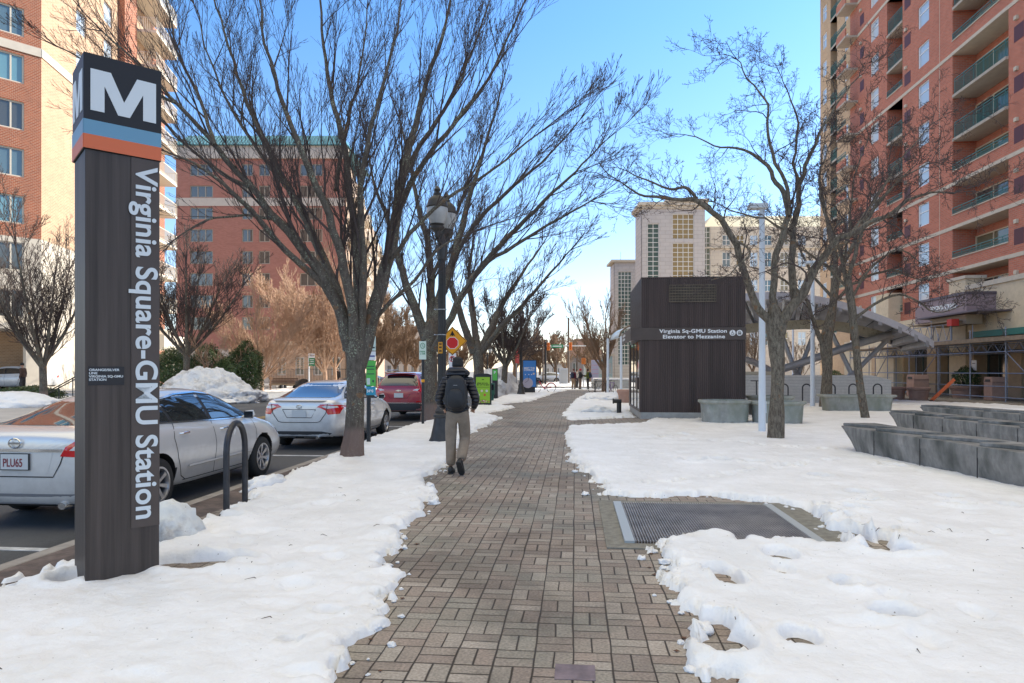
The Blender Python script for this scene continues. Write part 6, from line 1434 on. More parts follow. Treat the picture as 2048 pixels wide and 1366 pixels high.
# ---- second silver sedan (shorter)
st2 = [(y * .955, zb, wl * .965, wm * .965, zb2 + .03 * (y < -1), wb * .965, zt + .02 * (y < 1) * (y > -1.9) + .02 * (y < -1.9), wt * .965) for (y, zb, wl, wm, zb2, wb, zt, wt) in st]
sc2 = lambda pl: [(y * .955, z + .012) for y, z in pl]
tl2 = [(.385, .925), (.47, .985), (.60, .985), (.80, .965), (.84, .93), (.83, .78), (.63, .77), (.575, .86), (.48, .905)]
det2 = dict(side_glass=[sc2(p) for p in side_g], glass_outer=sc2(side_outer), seams=[sc2(p) for p in det['seams']], handles=[(-.75, .91), (.22, .89)], mirror=(.88, 1.04), spokes=10,
  decals=[('rear_window', [(-.62, 1.12), (.62, 1.12), (.64, 1.18), (.52, 1.41), (-.52, 1.41), (-.64, 1.18)], 'y-', .005, CG, .1), ('windscreen', [(-.64, 1.02), (.64, 1.02), (.52, 1.4), (-.52, 1.4)], 'y+', .005, CG, .1),
   ('tail_lamp', tl2, 'y-', .006, LR, .035), ('tail_lamp_clear', [(.50, .935), (.58, .965), (.78, .945), (.80, .91), (.62, .895), (.57, .91)], 'y-', .010, LW, .035),
   ('boot_spoiler', [(-.60, 1.055), (.60, 1.055), (.52, 1.028), (-.52, 1.028)], 'y-', .012, mat('grey_spoiler', (.12, .12, .13), .4), .08), ('boot_seam', strip([(-.62, .99), (-.59, .80), (-.46, .62), (-.38, .60), (.38, .60), (.46, .62), (.59, .80), (.62, .99)], .013), 'y-', .012, SEAM, .06),
   ('plate_recess', strip([(-.37, .875), (-.27, .70), (.27, .70), (.37, .875), (-.37, .875)], .012), 'y-', .004, SEAM, .06), ('bumper_insert', [(-.60, .29), (.60, .29), (.70, .37), (.5, .41), (-.5, .41), (-.70, .37)], 'y-', .005, mat('dark_plastic', (.03, .03, .033), .55), .08),
   ('headlamp', [(.50, .62), (.62, .70), (.78, .74), (.8, .66), (.72, .60)], 'y+', .006, LHD, .05)])
car2, bv = car('silver sedan with wraparound red tail lamps parked behind the near tree trunk', (-5.88, 16.45, RZ), 0, P_SIL2, st2, (-1.25, 1.36), .318, .885, det2, group='cars parked along the kerb')
yb = -2.325
MB().box(-.155, .155, yb - .012, yb, .71, .86).build('number_plate', PLATE, car2)
MB().tube([(.06 * math.cos(R(20 * k)), yb - .002, .935 + .037 * math.sin(R(20 * k))) for k in range(19)], .006, 6, cap=False).tube([(.022 * math.cos(R(20 * k)), yb - .004, .935 + .036 * math.sin(R(20 * k))) for k in range(19)], .005, 6, cap=False).build('badge', CHROME, car2)
MB().lathe([(.03, -.04), (.04, 0), (.04, .1), (.03, .1)], 20, (.42, yb - .01, .27), 'y').build('exhaust_tip', CHROME, car2, True)
# ---- red SUV
su = [(-2.32, .42, .55, .66, 1.0, .66, 1.08, .5), (-2.29, .33, .75, .84, 1.04, .80, 1.18, .66), (-2.2, .30, .82, .90, 1.06, .84, 1.42, .62), (-1.98, .29, .84, .92, 1.06, .86, 1.615, .60), (-1.5, .28, .85, .925, 1.05, .87, 1.66, .62), (-.8, .28, .85, .925, 1.04, .87, 1.675, .63), (0, .28, .85, .925, 1.03, .87, 1.67, .63),
      (.55, .28, .85, .925, 1.02, .87, 1.60, .63), (.95, .28, .85, .92, 1.01, .87, 1.36, .66), (1.25, .28, .85, .92, 1.0, .87, 1.13, .74), (1.5, .28, .85, .92, .97, .86, 1.04, .76), (1.9, .28, .84, .90, .93, .84, .98, .70), (2.15, .29, .78, .84, .82, .76, .87, .58), (2.3, .33, .6, .68, .66, .58, .7, .4)]
so_ = [(-1.95, 1.14), (-1.85, 1.5), (-1.4, 1.56), (-.2, 1.585), (.48, 1.53), (.9, 1.32), (1.2, 1.1), (1.2, 1.06), (0, 1.08)]
det3 = dict(side_glass=[[(-1.8, 1.17), (-1.75, 1.46), (-1.2, 1.52), (-1.15, 1.14)], [(-1.05, 1.13), (-1.1, 1.52), (-.12, 1.555), (-.08, 1.11)], [(.0, 1.11), (-.02, 1.555), (.45, 1.5), (.86, 1.29), (1.1, 1.1)]], glass_outer=so_, seams=[[(-.03, 1.1), (-.03, .4)], [(1.1, 1.08), (1.15, .45)], [(-1.08, 1.1), (-1.1, .8), (-.9, .4)]], handles=[(-.85, .98), (.15, .97)], mirror=(.95, 1.13), spokes=10,
  decals=[('rear_window', [(-.66, 1.20), (.66, 1.20), (.62, 1.35), (.54, 1.53), (-.54, 1.53), (-.62, 1.35)], 'y-', .006, CG, .08), ('windscreen', [(-.66, 1.08), (.66, 1.08), (.56, 1.52), (-.56, 1.52)], 'y+', .006, CG, .1),
   ('tail_lamp', [(.42, 1.05), (.60, 1.12), (.84, 1.14), (.85, 1.0), (.62, .965)], 'y-', .006, LR, .04), ('tail_lamp_clear', [(.48, 1.05), (.60, 1.095), (.72, 1.10), (.64, 1.03)], 'y-', .012, LW, .04), ('bumper_lower', [(-.78, .36), (.78, .36), (.86, .56), (.6, .60), (-.6, .60), (-.86, .56)], 'y-', .006, mat('dark_plastic', (.03, .03, .033), .55), .08),
   ('bumper_chrome', [(-.62, .605), (.62, .605), (.85, .575), (.84, .60), (.6, .63), (-.6, .63), (-.84, .60), (-.85, .575)], 'y-', .012, CHROME, .08), ('plate_recess', strip([(-.4, .93), (-.3, .78), (.3, .78), (.4, .93)], .012), 'y-', .006, SEAM, .06), ('reflector', [(.6, .64), (.78, .67), (.78, .70), (.6, .67)], 'y-', .008, LR, .05),
   ('headlamp', [(.50, .72), (.62, .80), (.78, .84), (.8, .76)], 'y+', .006, LHD, .05)])
car3, bv = car('maroon sport utility car parked beyond the second silver sedan', (-5.95, 25.0, RZ), 0, P_RED, su, (-1.28, 1.38), .36, .925, det3, 'parked_suv', group='cars parked along the kerb', rw=.23)
MB().box(-.155, .155, -2.335, -2.32, .80, .95).build('number_plate', PLATE, car3); MB().box(-.09, .09, -2.34, -2.32, 1.02, 1.05).box(-.03, .03, -2.341, -2.32, 1.005, 1.065).build('badge', CHROME, car3)
for s in (-1, 1): MB().tube([(s * .62, -1.7, 1.66), (s * .64, -1.6, 1.72), (s * .66, .2, 1.73), (s * .64, .35, 1.66)], .018, 8).build('roof_rail', CHROME, car3, True)
MB().box(-.5, .5, -2.16, -1.9, 1.60, 1.635).build('roof_spoiler', P_RED, car3, bevel=.012)
MB().tube([(.0, -2.26, 1.22), (-.05, -2.225, 1.27), (.28, -2.2, 1.30)], .012, 5).build('rear_wiper', TRIM, car3)
# ---- white car across the street
st4 = [(y, zb, wl, wm, a, wb, zt + (.08 if -1.9 < y < 1 else 0), wt) for (y, zb, wl, wm, a, wb, zt, wt) in st]
car4, bv = car('white hatchback with tinted windows parked in the driveway at the far left', (*AT(28, 44), .36), R(96), P_WHT, st4, (-1.33, 1.42), .33, .915, dict(det, decals=[d for d in det['decals'] if d[0] in ('rear_window', 'windscreen', 'tail_lamp', 'headlamp')], chrome=()), group=None)
tag(MB().box(-70, -24.5, 36.5, 39.2, -.1, .30).box(-70, -24.5, 39.2, 56, -.1, .358).build('driveway', mat('sidewalk_concrete', (.42, .4, .38), .8)), kind='structure')
# simple far parked cars near the crossing
for px, D, lb, pt_ in ((1098, 100, 'white distant car parked beyond the crossing', P_WHT), (1125, 105, 'grey distant car right of the white one beyond the crossing', P_SIL), (722, 70, 'dark distant car on the road past the near tree', paint('dark_paint', (.03, .035, .05), .3, .3))):
    car(lb, (*AT(px, D), RZ + .02 if D > 80 else RZ), R(80), pt_, st4, (-1.33, 1.42), .33, .915, dict(det, decals=[], chrome=(), seams=(), handles=()), 'distant_car', group='distant cars by the crossing' if D > 80 else None)
# ---------------- concrete station parapet
PW = mat('parapet_concrete', (.45, .43, .40), .85, var=.1, vscale=2, var2=.12, v2scale=9, bump=.2, bscale=30, stretch=(1, 1, 2))
a = AT(1478, 32.5); b = AT(1783, 32.5); pr = thing('station_parapet', 'long low pale concrete parapet wall round the station entrance', 'parapet wall', (a[0], a[1], 0), math.atan2(b[1] - a[1], b[0] - a[0]))
Lp = math.hypot(b[0] - a[0], b[1] - a[1]); h_ = 1.36
MB().prism([(0, -.1), (Lp, -.1), (Lp, h_ - .22), (Lp - .9, h_), (0, h_ + .02)], -.35, 0, RX).build('front_wall', PW, pr, bevel=.02)
m = MB()
for i in range(1, 10): m.box(0, Lp, -.004, .01, .14 * i, .14 * i + .012)
m.build('formwork_line', mat('joint_grey', (.28, .28, .27), .9), pr)
MB().box(Lp - .4, Lp, .36, 9.0, -.1, h_ - .25).build('side_wall', PW, pr, bevel=.02)
MB().box(.2, 2.2, .1, .9, h_, h_ + .18).build('bench_slab', mat('slab_buff', (.38, .33, .25), .8), pr, bevel=.03)
# ---------------- arched glass canopy over the escalators
cn = thing('station_canopy', 'arched steel and glass canopy on slanting tube struts over the station entrance', 'canopy', (0, 0, 0))
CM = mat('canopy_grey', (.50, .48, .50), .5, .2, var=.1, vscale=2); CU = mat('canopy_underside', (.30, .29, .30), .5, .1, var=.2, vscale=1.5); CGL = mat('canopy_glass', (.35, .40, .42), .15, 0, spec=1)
STR = mat('strut_steel', (.38, .34, .31), .45, .3, var=.15, vscale=3); BCON = mat('canopy_beam_concrete', (.40, .34, .25), .85, var=.15, vscale=5, bump=.3, tint=((.14, .1, .06), 6, .6, .75))
def interp(tab, x):
    for (x0, y0), (x1, y1) in zip(tab, tab[1:]):
        if x <= x1: return y0 + (y1 - y0) * (x - x0) / (x1 - x0)
    return tab[-1][1]
# vault edges as world curves: near edge (higher, nearer) and far edge, both arcs over the same span
Dn, Df = 31.0, 38.5
near = [(1400, 618), (1450, 602), (1500, 594), (1560, 592), (1620, 598), (1680, 610), (1740, 630), (1800, 654), (1845, 676), (1868, 690)]
farc = [(1440, 665), (1480, 652), (1520, 645), (1560, 641), (1610, 640), (1660, 645), (1710, 656), (1760, 672), (1795, 688), (1815, 700)]
N = len(near)
NP = [P(x, y, Dn + 2.2 * i / (N - 1)) for i, (x, y) in enumerate(near)]; FP = [P(x, y, Df + 1.5 * i / (N - 1)) for i, (x, y) in enumerate(farc)]
NPs, _ = smooth_path(NP, [0] * N, 3); FPs, _ = smooth_path(FP, [0] * N, 3); K = len(NPs)
up = Vector((0, 0, .12))
gl = MB()
for i in range(K - 1): gl.add([NPs[i] + up, NPs[i + 1] + up, FPs[i + 1] + up, FPs[i] + up, NPs[i] + up * .6, NPs[i + 1] + up * .6, FPs[i + 1] + up * .6, FPs[i] + up * .6], [(0, 1, 2, 3), (4, 7, 6, 5)])
gl.build('glass_vault', CGL, cn)
e = MB(); dn = (FPs[0] - NPs[0]).normalized() * .28
rg = [[NPs[i] + up * 1.6, NPs[i] + Vector((0, 0, -.14)), NPs[i] + Vector((0, 0, -.14)) + dn, NPs[i] + up * 1.6 + dn] for i in range(K)]
MB().loft(rg).build('near_fascia', CM, cn)
rg = [[FPs[i] + up * 1.6, FPs[i] + Vector((0, 0, -.25)), FPs[i] + Vector((0, 0, -.25)) - dn, FPs[i] + up * 1.6 - dn] for i in range(K)]
MB().loft(rg).build('far_fascia', CM, cn)
for i in range(1, K - 1, 2):
    A = NPs[i]; B = FPs[i]; tng = (NPs[i + 1] - NPs[i - 1]).normalized() * .11
    MB().add([A + tng, A - tng, B - tng, B + tng, A + tng - up * 2.4, A - tng - up * 2.4, B - tng - up * 2.4, B + tng - up * 2.4], [(0, 1, 2, 3), (4, 7, 6, 5), (0, 4, 5, 1), (1, 5, 6, 2), (2, 6, 7, 3), (3, 7, 4, 0)]).build('rib', CU, cn)
    tn2 = tng * 2.2
    if i + 2 < K: MB().add([A + tn2, NPs[min(i + 2, K - 1)] - tng * 1.5, FPs[min(i + 2, K - 1)] - tng * 1.5, B + tn2], [(0, 1, 2, 3)]).build('soffit_panel', CU, cn)
# inner concrete arch beam
bmid = [P(x, y, 35.0) for x, y in ((1440, 668), (1500, 656), (1560, 651), (1620, 648), (1680, 652), (1730, 662), (1780, 676))]
bs, _ = smooth_path(bmid, [0] * 7, 4)
MB().loft([[p + Vector((0, 0, .22)), p + Vector((0, 0, -.24)), p + Vector((0, .5, -.24)), p + Vector((0, .5, .22))] for p in bs]).build('concrete_arch', BCON, cn)
def strut(pts, r=.16): MB().tube([P(*p) for p in pts], r, 16).build('tube_strut', STR, cn, True)
strut([(1470, 714, 33.6), (1505, 723, 33.8), (1548, 744, 34.0)]); strut([(1540, 746, 34.0), (1590, 730, 34.1), (1660, 706, 34.3), (1720, 686, 34.6), (1785, 668, 34.9)], .19)
for a_, b_ in (((1563, 668), (1592, 748)), ((1628, 666), (1596, 748)), ((1662, 664), (1703, 748)), ((1782, 672), (1706, 748))): strut([(*a_, 35), (*b_, 34.6)], .115)
MB().box(-.0, .01, 0, .01, 0, .01)
for px in (1594, 1704): c = P(px, 750, 34.6); MB().lathe([(.3, 0), (.22, .12), (.12, .3)], 16, (c.x, c.y, 1.25)).build('strut_shoe', STR, cn, True)
# small glass shelter left of the elevator
sh = thing('glass_shelter', 'small domed glass shelter on slim white posts left of the elevator', 'shelter', (*AT(1246, 36), 0), YAW)
rg = []
for j in range(9):
    a = R(180 - 22.5 * j); rg.append([(1.1 + 1.3 * math.cos(a), y, 3.35 + .75 * math.sin(a)) for y in (0, 3.5)])
m = MB()
for i in range(8): m.quad(rg[i][0], rg[i + 1][0], rg[i + 1][1], rg[i][1])
o = m.build('curved_roof', mat('roof_snowy_glass', (.55, .62, .66), .3), sh, True, fix=False); s_ = o.modifiers.new('s', 'SOLIDIFY'); s_.thickness = .05
for y in (0, 3.5): MB().tube([(p[0][0], y, p[0][2]) for p in rg], .05, 8).build('roof_rib', mat('rib_bronze', (.2, .15, .1), .5, .4), sh, True)
for x, y in ((-.1, 0), (-.45, 2.5), (1.0, 3.0)): MB().cyl(x, y, -.1, 3.4 + (.3 if x > .5 else 0), .07, 12).build('post', WP, sh, True)
# ---------------- scaffold along the tower
SCT = mat('scaffold_tube', (.24, .25, .30), .4, .6, var=.2, vscale=5); PLK = mat('scaffold_plank', (.24, .17, .11), .85, var=.3, vscale=4)
sf = thing('scaffold', 'long steel tube scaffold with plank deck along the front of the tower', 'scaffold', (21.6, 60, 0), R(-90))
def yR2(px, x): k = (px - 1024) / F; return (x * cT + k * x * sT) / (k * cT - sT)
LX = 60 - yR2(2120, 21.6)
posts = [60 - yR2(px, 21.6) for px in (1700, 1738, 1775, 1818, 1876, 1940, 2011, 2110)]
for i, u in enumerate(posts):
    for y in (0, 1.9):
        p_ = MB().cyl(u, y, 0, 3.45 + (.35 if y == 0 and i > 3 else 0), .03, 8).box(u - .1, u + .1, y - .1, y + .1, -.02, .015).build('standard', SCT, sf)
    MB().tube([(u, 0, 2.65), (u, 1.9, 2.65)], .026, 6).tube([(u, 0, 3.25), (u, 1.9, 3.25)], .026, 6).build('transom', SCT, sf)
for y in (0, 1.9):
    for z in ((.22, .78, 1.45, 2.55, 3.05) if y == 0 else (1.45, 2.55, 3.05)): MB().tube([(posts[0], y, z), (posts[-1], y, z)], .026, 8).build('ledger', SCT, sf)
    m = MB()
    for i in range(len(posts) - 1):
        a_, b_ = posts[i], posts[i + 1]; n = max(3, int((b_ - a_) / .45))
        for k in range(n): x0 = a_ + (b_ - a_) * k / n; x1 = a_ + (b_ - a_) * (k + 1) / n; m.tube([(x0, y, 2.55 if k % 2 else 3.05), (x1, y, 3.05 if k % 2 else 2.55)], .016, 5)
    m.build('truss_lattice', SCT, sf)
for a_, b_ in ((4, 3), (6, 7), (2, 1)): MB().tube([(posts[a_], -.04, 2.6), (posts[b_], -.04, .1)], .026, 8).build('brace', SCT, sf)
MB().box(posts[0] - .5, posts[-1], -.3, 2.2, 3.14, 3.2).build('plank_deck', PLK, sf); MB().box(posts[3], posts[-1], -.36, -.31, 3.08, 3.3).build('toe_board', PLK, sf)
up_ = 60 - yR2(1905, 22.0)
s2_ = thing('upper_scaffold', 'short upper scaffold lift under the mauve canopy sign', 'scaffold', (21.9, 60 - up_ + 4.4, 3.2), R(-90))
for u in (0, 2.2, 4.4):
    for y in (0, 1.2): MB().cyl(u, y, 0, 1.45, .028, 8).build('standard', SCT, s2_)
m = MB(); 
for k in range(10): m.tube([(k * .44, 0, .2 if k % 2 else 1.1), (k * .44 + .44, 0, 1.1 if k % 2 else .2)], .018, 5)
m.build('truss_lattice', SCT, s2_)
for z in (.15, 1.12): MB().tube([(0, 0, z), (4.4, 0, z)], .025, 6).build('ledger', SCT, s2_)
MB().box(-.1, 4.5, -.1, 1.3, 1.25, 1.32).build('plank_deck', PLK, s2_); MB().box(4.2, 4.7, -.12, .3, 1.0, 1.4).build('red_wrap', mat('wrap_red', (.45, .03, .02), .6), s2_)
# trash bin, cone board etc. behind the scaffold
def bin_(label, loc, w=.75, h=1.25, c=(.34, .22, .16)):
    t = thing('litter_bin', label, 'litter bin', loc, R(-90)); MB().box(-w / 2, w / 2, -w / 2, w / 2, 0, h * .78).build('body', TERRA, t, bevel=.03)
    MB().prism([(-w / 2 - .04, h * .78), (w / 2 + .04, h * .78), (w / 2 - .05, h), (-w / 2 + .05, h)], -w / 2, w / 2, RX).build('hood', TERRA, t, bevel=.03); MB().box(-w * .3, w * .3, -w / 2 - .012, -w / 2, h * .8, h * .9).build('opening', TRIM, t)
bin_('square tan litter bin behind the scaffold rails near the right edge', (*AT(1990, 36.5), 0)); bin_('domed tan litter bin behind the pink planter', (*AT(1835, 42), 0), .9, 1.35)
t = thing('orange_barrier_board', 'orange board leaning against the scaffold foot', 'barrier board', (*AT(1862, 35.8), 0), R(-35))
MB().box(-.08, .08, -.02, .02, 0, 1.55, Matrix.Rotation(R(42), 4, 'Y')).build('board', mat('safety_orange', (.75, .14, .03), .5), t); MB().box(-.1, .1, -.1, .1, 0, .05).build('foot', TRIM, t)
t = thing('paper_notice', 'white paper notice on the stone pier behind the scaffold', 'notice', (23.4, 60 - (60 - yR2(1948, 23.4)), 1.9), R(-90)); MB().box(-.25, .25, -.02, 0, -.3, .3).build('sheet', WHITE, t); MB().box(-.15, .15, -.024, -.021, .1, .14).build('printed_rule', TRIM, t)
# stone pillars under the canopy far end
t = thing('stone_pillar', 'tan stone pillar behind the scaffold beside the parapet end', 'pillar', (24.2, 53.9, 0)); MB().box(-.55, .55, -.6, .6, 0, 4.3).build('shaft', PODM, t, bevel=.03); MB().box(-.65, .65, -.7, .7, 4.3, 4.6).build('cap', STONE, t)
# e-scooter by the parapet
t = thing('electric_scooter', 'dark electric scooter standing against the station parapet', 'scooter', (*AT(1512, 31), 0), R(70))
MB().tube([(.25, 0, .15), (.15, 0, 1.1)], .028, 8).tube([(.14, -.25, 1.12), (.14, .25, 1.12)], .02, 8).build('steering_stem', BLACKM, t, True); MB().box(-.5, .3, -.08, .08, .12, .17).build('deck', BLACKM, t, bevel=.02)
for x in (.32, -.5): MB().lathe([(.06, -.03), (.11, -.025), (.115, 0), (.11, .025), (.06, .03)], 20, (x, 0, .115), 'y', cap=False).build('wheel', RUBBER, t, True)
# ---------------- bicycles
def bicycle(label, loc, rz, frame, fat=.018, red=False):
    t = thing('bicycle', label, 'bicycle', loc, rz)
    for x in (-.52, .55):
        w = MB().lathe([(.315, -.018), (.335, -.01), (.335, .01), (.315, .018), (.305, 0)], 32, (x, 0, .335), 'y', cap=False).build('wheel', RUBBER, t, True)
        m = MB()
        for k in range(12): a = R(30 * k); m.tube([(x, 0, .335), (x + .31 * math.cos(a), 0, .335 + .31 * math.sin(a))], .003, 3)
        m.build('spokes', STEEL, w)
    A, B, S, H, Fk = (-.52, 0, .335), (-.05, 0, .3), (-.2, 0, .82), (.38, 0, .82), (.55, 0, .335)
    m = MB()
    if red: m.tube([H, (.1, 0, .42), B], .035, 8).tube([A, B], .02, 6).tube([A, S, B], .02, 6)
    else: m.tube([H, B], fat, 8).tube([S, H], fat, 8).tube([S, B], fat, 8).tube([A, B], fat * .7, 6).tube([A, S], fat * .7, 6)
    m.build('frame', frame, t, True); MB().tube([(.36, 0, .95), H, Fk], .016, 8).build('fork', BLACKM, t, True)
    MB().tube([(.42, -.27, 1.0), (.34, -.1, .97), (.34, .1, .97), (.42, .27, 1.0)], .013, 6).build('handlebar', BLACKM, t, True); MB().tube([S, (-.23, 0, .93)], .014, 6).box(-.36, -.1, -.07, .07, .93, .97).build('saddle', BLACKM, t, bevel=.01)
    MB().lathe([(.09, -.01), (.09, .01)], 16, (-.05, -.03, .3), 'y').build('chainring', STEEL, t)
    if red:
        MB().tube([(-.52 + .37 * math.cos(R(a)), 0, .335 + .37 * math.sin(R(a))) for a in range(10, 171, 20)], .03, 6).build('mudguard', frame, t, True); MB().box(.4, .75, -.15, .15, .8, .95).build('basket', BLACKM, t, bevel=.01)
    return t
bicycle('red share bicycle parked just right of the blue kiosk', (*AT(1088, 50), 0), R(185), mat('bike_red', (.55, .02, .04), .4), red=True)
bicycle('dark bicycle leaning at the left of the pair on the plaza', (*AT(1198, 50), 0), R(10), mat('bike_dark', (.03, .03, .035), .4))
bicycle('purple and red bicycle at the right of the pair on the plaza', (*AT(1223, 44), 0), R(60), mat('bike_purple', (.12, .04, .22), .4))
for px, D, l in ((1190, 51, 'left'), (1213, 49, 'right')): rack('%s hoop rack holding the plaza bicycles' % l, (*AT(px, D), 0), R(80), 'hoop racks with the plaza bicycles', h=.85, w=.5, r=.025, n=8)
# ---------------- utility poles, traffic signals
WOOD = mat('utility_pole_wood', (.13, .10, .08), .9, var=.2, vscale=3)
def upole(label, px, D, h, r=.14, cross=True):
    t = thing('utility_pole', label, 'utility pole', (*AT(px, D), 0), 0, 'utility poles down the street'); MB().cyl(0, 0, -.2, h, r, 10, r * .7).build('pole', WOOD, t, True)
    if cross: MB().box(-1.1, 1.1, -.06, .06, h - 1.0, h - .85).build('crossarm', WOOD, t)
upole('tallest utility pole right of the road end', 1137, 85, 8.2, .17, False); upole('thin grey pole left of the tall utility pole group', 1113, 92, 5.2, .1, False); upole('utility pole with crossarm behind the group of people', 1154, 105, 7.2, .15); upole('slender pole above the group of people', 1174, 98, 9.0, .1, False); upole('slim pole between kiosk and tall utility pole', 1086, 88, 5.6, .1, False)
t = thing('traffic_signal', 'traffic signal mast with orange heads and a green street name sign', 'traffic signal', (*AT(1091, 82), 0), YAW)
MB().cyl(0, 0, -.1, 5.1, .13, 12).build('mast', BLACKM, t); MB().tube([(0, 0, 4.6), (5.5, 0, 4.6)], .06, 8).build('mast_arm', STEEL, t)
SIGO = mat('signal_orange', (.7, .20, .03), .5)
for x in (.35, 3.0):
    hd = MB().box(x - .17, x + .17, -.15, .15, 4.05, 5.0).build('signal_head', SIGO, t, bevel=.02)
    for k in range(3): MB().lathe([(.1, 0), (.12, .12)], 14, (x, -.27, 4.25 + .28 * k), 'y', cap=False).build('visor', SIGO, hd)
pn = MB().box(.7, 2.1, -.1, -.06, 4.35, 4.75).build('street_name_plate', GRN, t); MB().box(.85, 1.95, -.106, -.1, 4.5, 4.6).build('printed_rule', WHITE, pn)
t = thing('pedestrian_signal', 'yellow pedestrian signal on a short post by the group', 'traffic signal', (*AT(1167, 70), 0), YAW); MB().cyl(0, 0, 0, 2.9, .06, 10).build('post', STEEL, t); MB().box(-.2, .2, -.15, .1, 2.25, 2.9).build('signal_head', SIGO, t, bevel=.03)
t = thing('red_street_sign', 'red sign seen edge on hanging by the slim lamp', 'road sign', (*AT(1033, 47), 0), R(70)); MB().cyl(0, 0, 0, 3.4, .04, 8).build('post', STEEL, t); MB().box(-.3, .3, -.06, -.05, 2.1, 3.3).build('sign_panel', RED, t)
t = thing('info_board', 'pale lilac notice board on the plaza behind the group', 'notice board', (*AT(1190, 64), 0), YAW); MB().box(-.35, .35, -.08, .08, -.1, 2.6).build('board', mat('board_lilac', (.42, .40, .50), .5), t, bevel=.02)
for k in range(4): MB().box(-.3, .3, -.09, -.081, .9 + .4 * k, .93 + .4 * k).build('printed_rule', mat('rule_rose', (.6, .2, .25), .6), t)
t = thing('utility_cabinet', 'grey utility cabinet beside the tall utility pole', 'cabinet', (*AT(1127, 80), 0), YAW); MB().box(-.5, .5, -.3, .3, -.1, 1.9).build('housing', STEEL, t, bevel=.03); MB().box(-.4, .4, -.31, -.301, .2, 1.7).build('door', mat('cabinet_door', (.33, .34, .35), .6, .2), t)
t = thing('stone_block_bench', 'low pale stone planter wall behind the bicycles', 'low wall', (*AT(1200, 60), 0), YAW); MB().box(-.6, 4.2, -.5, 1.5, -.1, .75).build('wall', CONC, t, bevel=.03); MB().box(-.5, 4.1, -.4, 1.4, .751, .95).build('snow_cap', SNOW, t, bevel=.08, seg=3)
# ---------------- railing and benches across the street
t = thing('iron_railing', 'dark iron railing along the brick house across the street', 'railing', (*AT(538, 64), 0), YAW)
Lr = (694 - 538) / F * 64
MB().box(0, Lr, -.02, .02, 1.72, 1.77).box(0, Lr, -.02, .02, .5, .55).build('rail', BLACKM, t)
for i in range(52): x = Lr * i / 51; MB().box(x - .012, x + .012, -.012, .012, .5, 1.75).build('baluster' if i % 10 else 'post', BLACKM, t)
MB().box(0, Lr, 0, .4, -.1, .45).build('kerb_wall', mat('wall_buff', (.46, .38, .28), .85), t)
t = thing('iron_railing', 'short dark iron railing left of the shrubs behind the snow mound', 'railing', (*AT(318, 47), 0), YAW)
MB().box(0, 1.5, -.02, .02, 1.3, 1.35).box(0, 1.5, -.02, .02, .2, .25).build('rail', BLACKM, t)
for i in range(14): MB().box(.11 * i, .11 * i + .025, -.012, .012, .0, 1.33).build('baluster', BLACKM, t)
for px, l in ((556, 'left'), (577, 'right')):
    t = thing('park_bench', '%s brown slatted bench by the railing across the street' % l, 'bench', (*AT(px, 57), 0), YAW, 'benches by the railing'); BW2 = mat('bench_wood', (.14, .08, .05), .7)
    MB().box(-.7, .7, -.25, .25, .4, .45).build('seat', BW2, t)
    for k in range(4): MB().box(-.7, .7, .2 + .03 * k, .23 + .03 * k, .5 + .13 * k, .59 + .13 * k).build('backrest_slat', BW2, t)
    for x in (-.6, .6): MB().box(x - .04, x + .04, -.22, .25, -.05, .4).build('leg', BLACKM, t)
t = thing('motor_scooter', 'dark covered motor scooter parked across the street', 'scooter', (*AT(607, 56), 0), R(20))
clump_ = MB().lathe([(.02, .0), (.3, .1), (.36, .4), (.3, .7), (.12, .9), (.01, .95)], 16, sx=2.0, sy=.8).build('cover', TRIM, t, True)
for x in (-.6, .6): MB().lathe([(.12, -.06), (.25, -.05), (.25, .05), (.12, .06)], 20, (x, 0, .22), 'y').build('wheel', RUBBER, t, True)
t = thing('stone_steps_railing', 'black stair handrail by the low hedge at the left', 'handrail', (*AT(118, 34.5), 0), YAW)
for o in (0, .35): MB().tube([(-1.0, o, .3), (.6, o, 1.15), (1.2, o, 1.5)], .03, 6).build('handrail', BLACKM, t, True)
for x in (-.7, .0, .7): MB().cyl(x, 0, -.05, .5 + .53 * (x + .6), .025, 6).build('post', BLACKM, t)
# ---------------- people
def skin(name, V, E, Rr, m, parent, sub=2, root=0, smooth=True, solid=None):
    me = bpy.data.meshes.new(name); me.from_pydata([tuple(v) for v in V], E, []); o = bpy.data.objects.new(name, me); COL.objects.link(o)
    md = o.modifiers.new('skin', 'SKIN'); md.use_smooth_shade = True
    if not me.skin_vertices: 
        bpy.context.view_layer.objects.active = o
        o.modifiers.remove(md); md = o.modifiers.new('skin', 'SKIN')
    for i, r in enumerate(Rr):
        sv = me.skin_vertices[0].data[i]; sv.radius = r if isinstance(r, tuple) else (r, r); sv.use_root = (i == root)
    s = o.modifiers.new('sub', 'SUBSURF'); s.levels = s.render_levels = sub
    me2 = evalmesh(o, name); rm(o); return mobj(name, me2, m, parent, True)
SKINM = mat('skin_tone', (.42, .24, .17), .55, var=.1)
HAIRM = mat('dark_hair', (.03, .02, .015), .7)
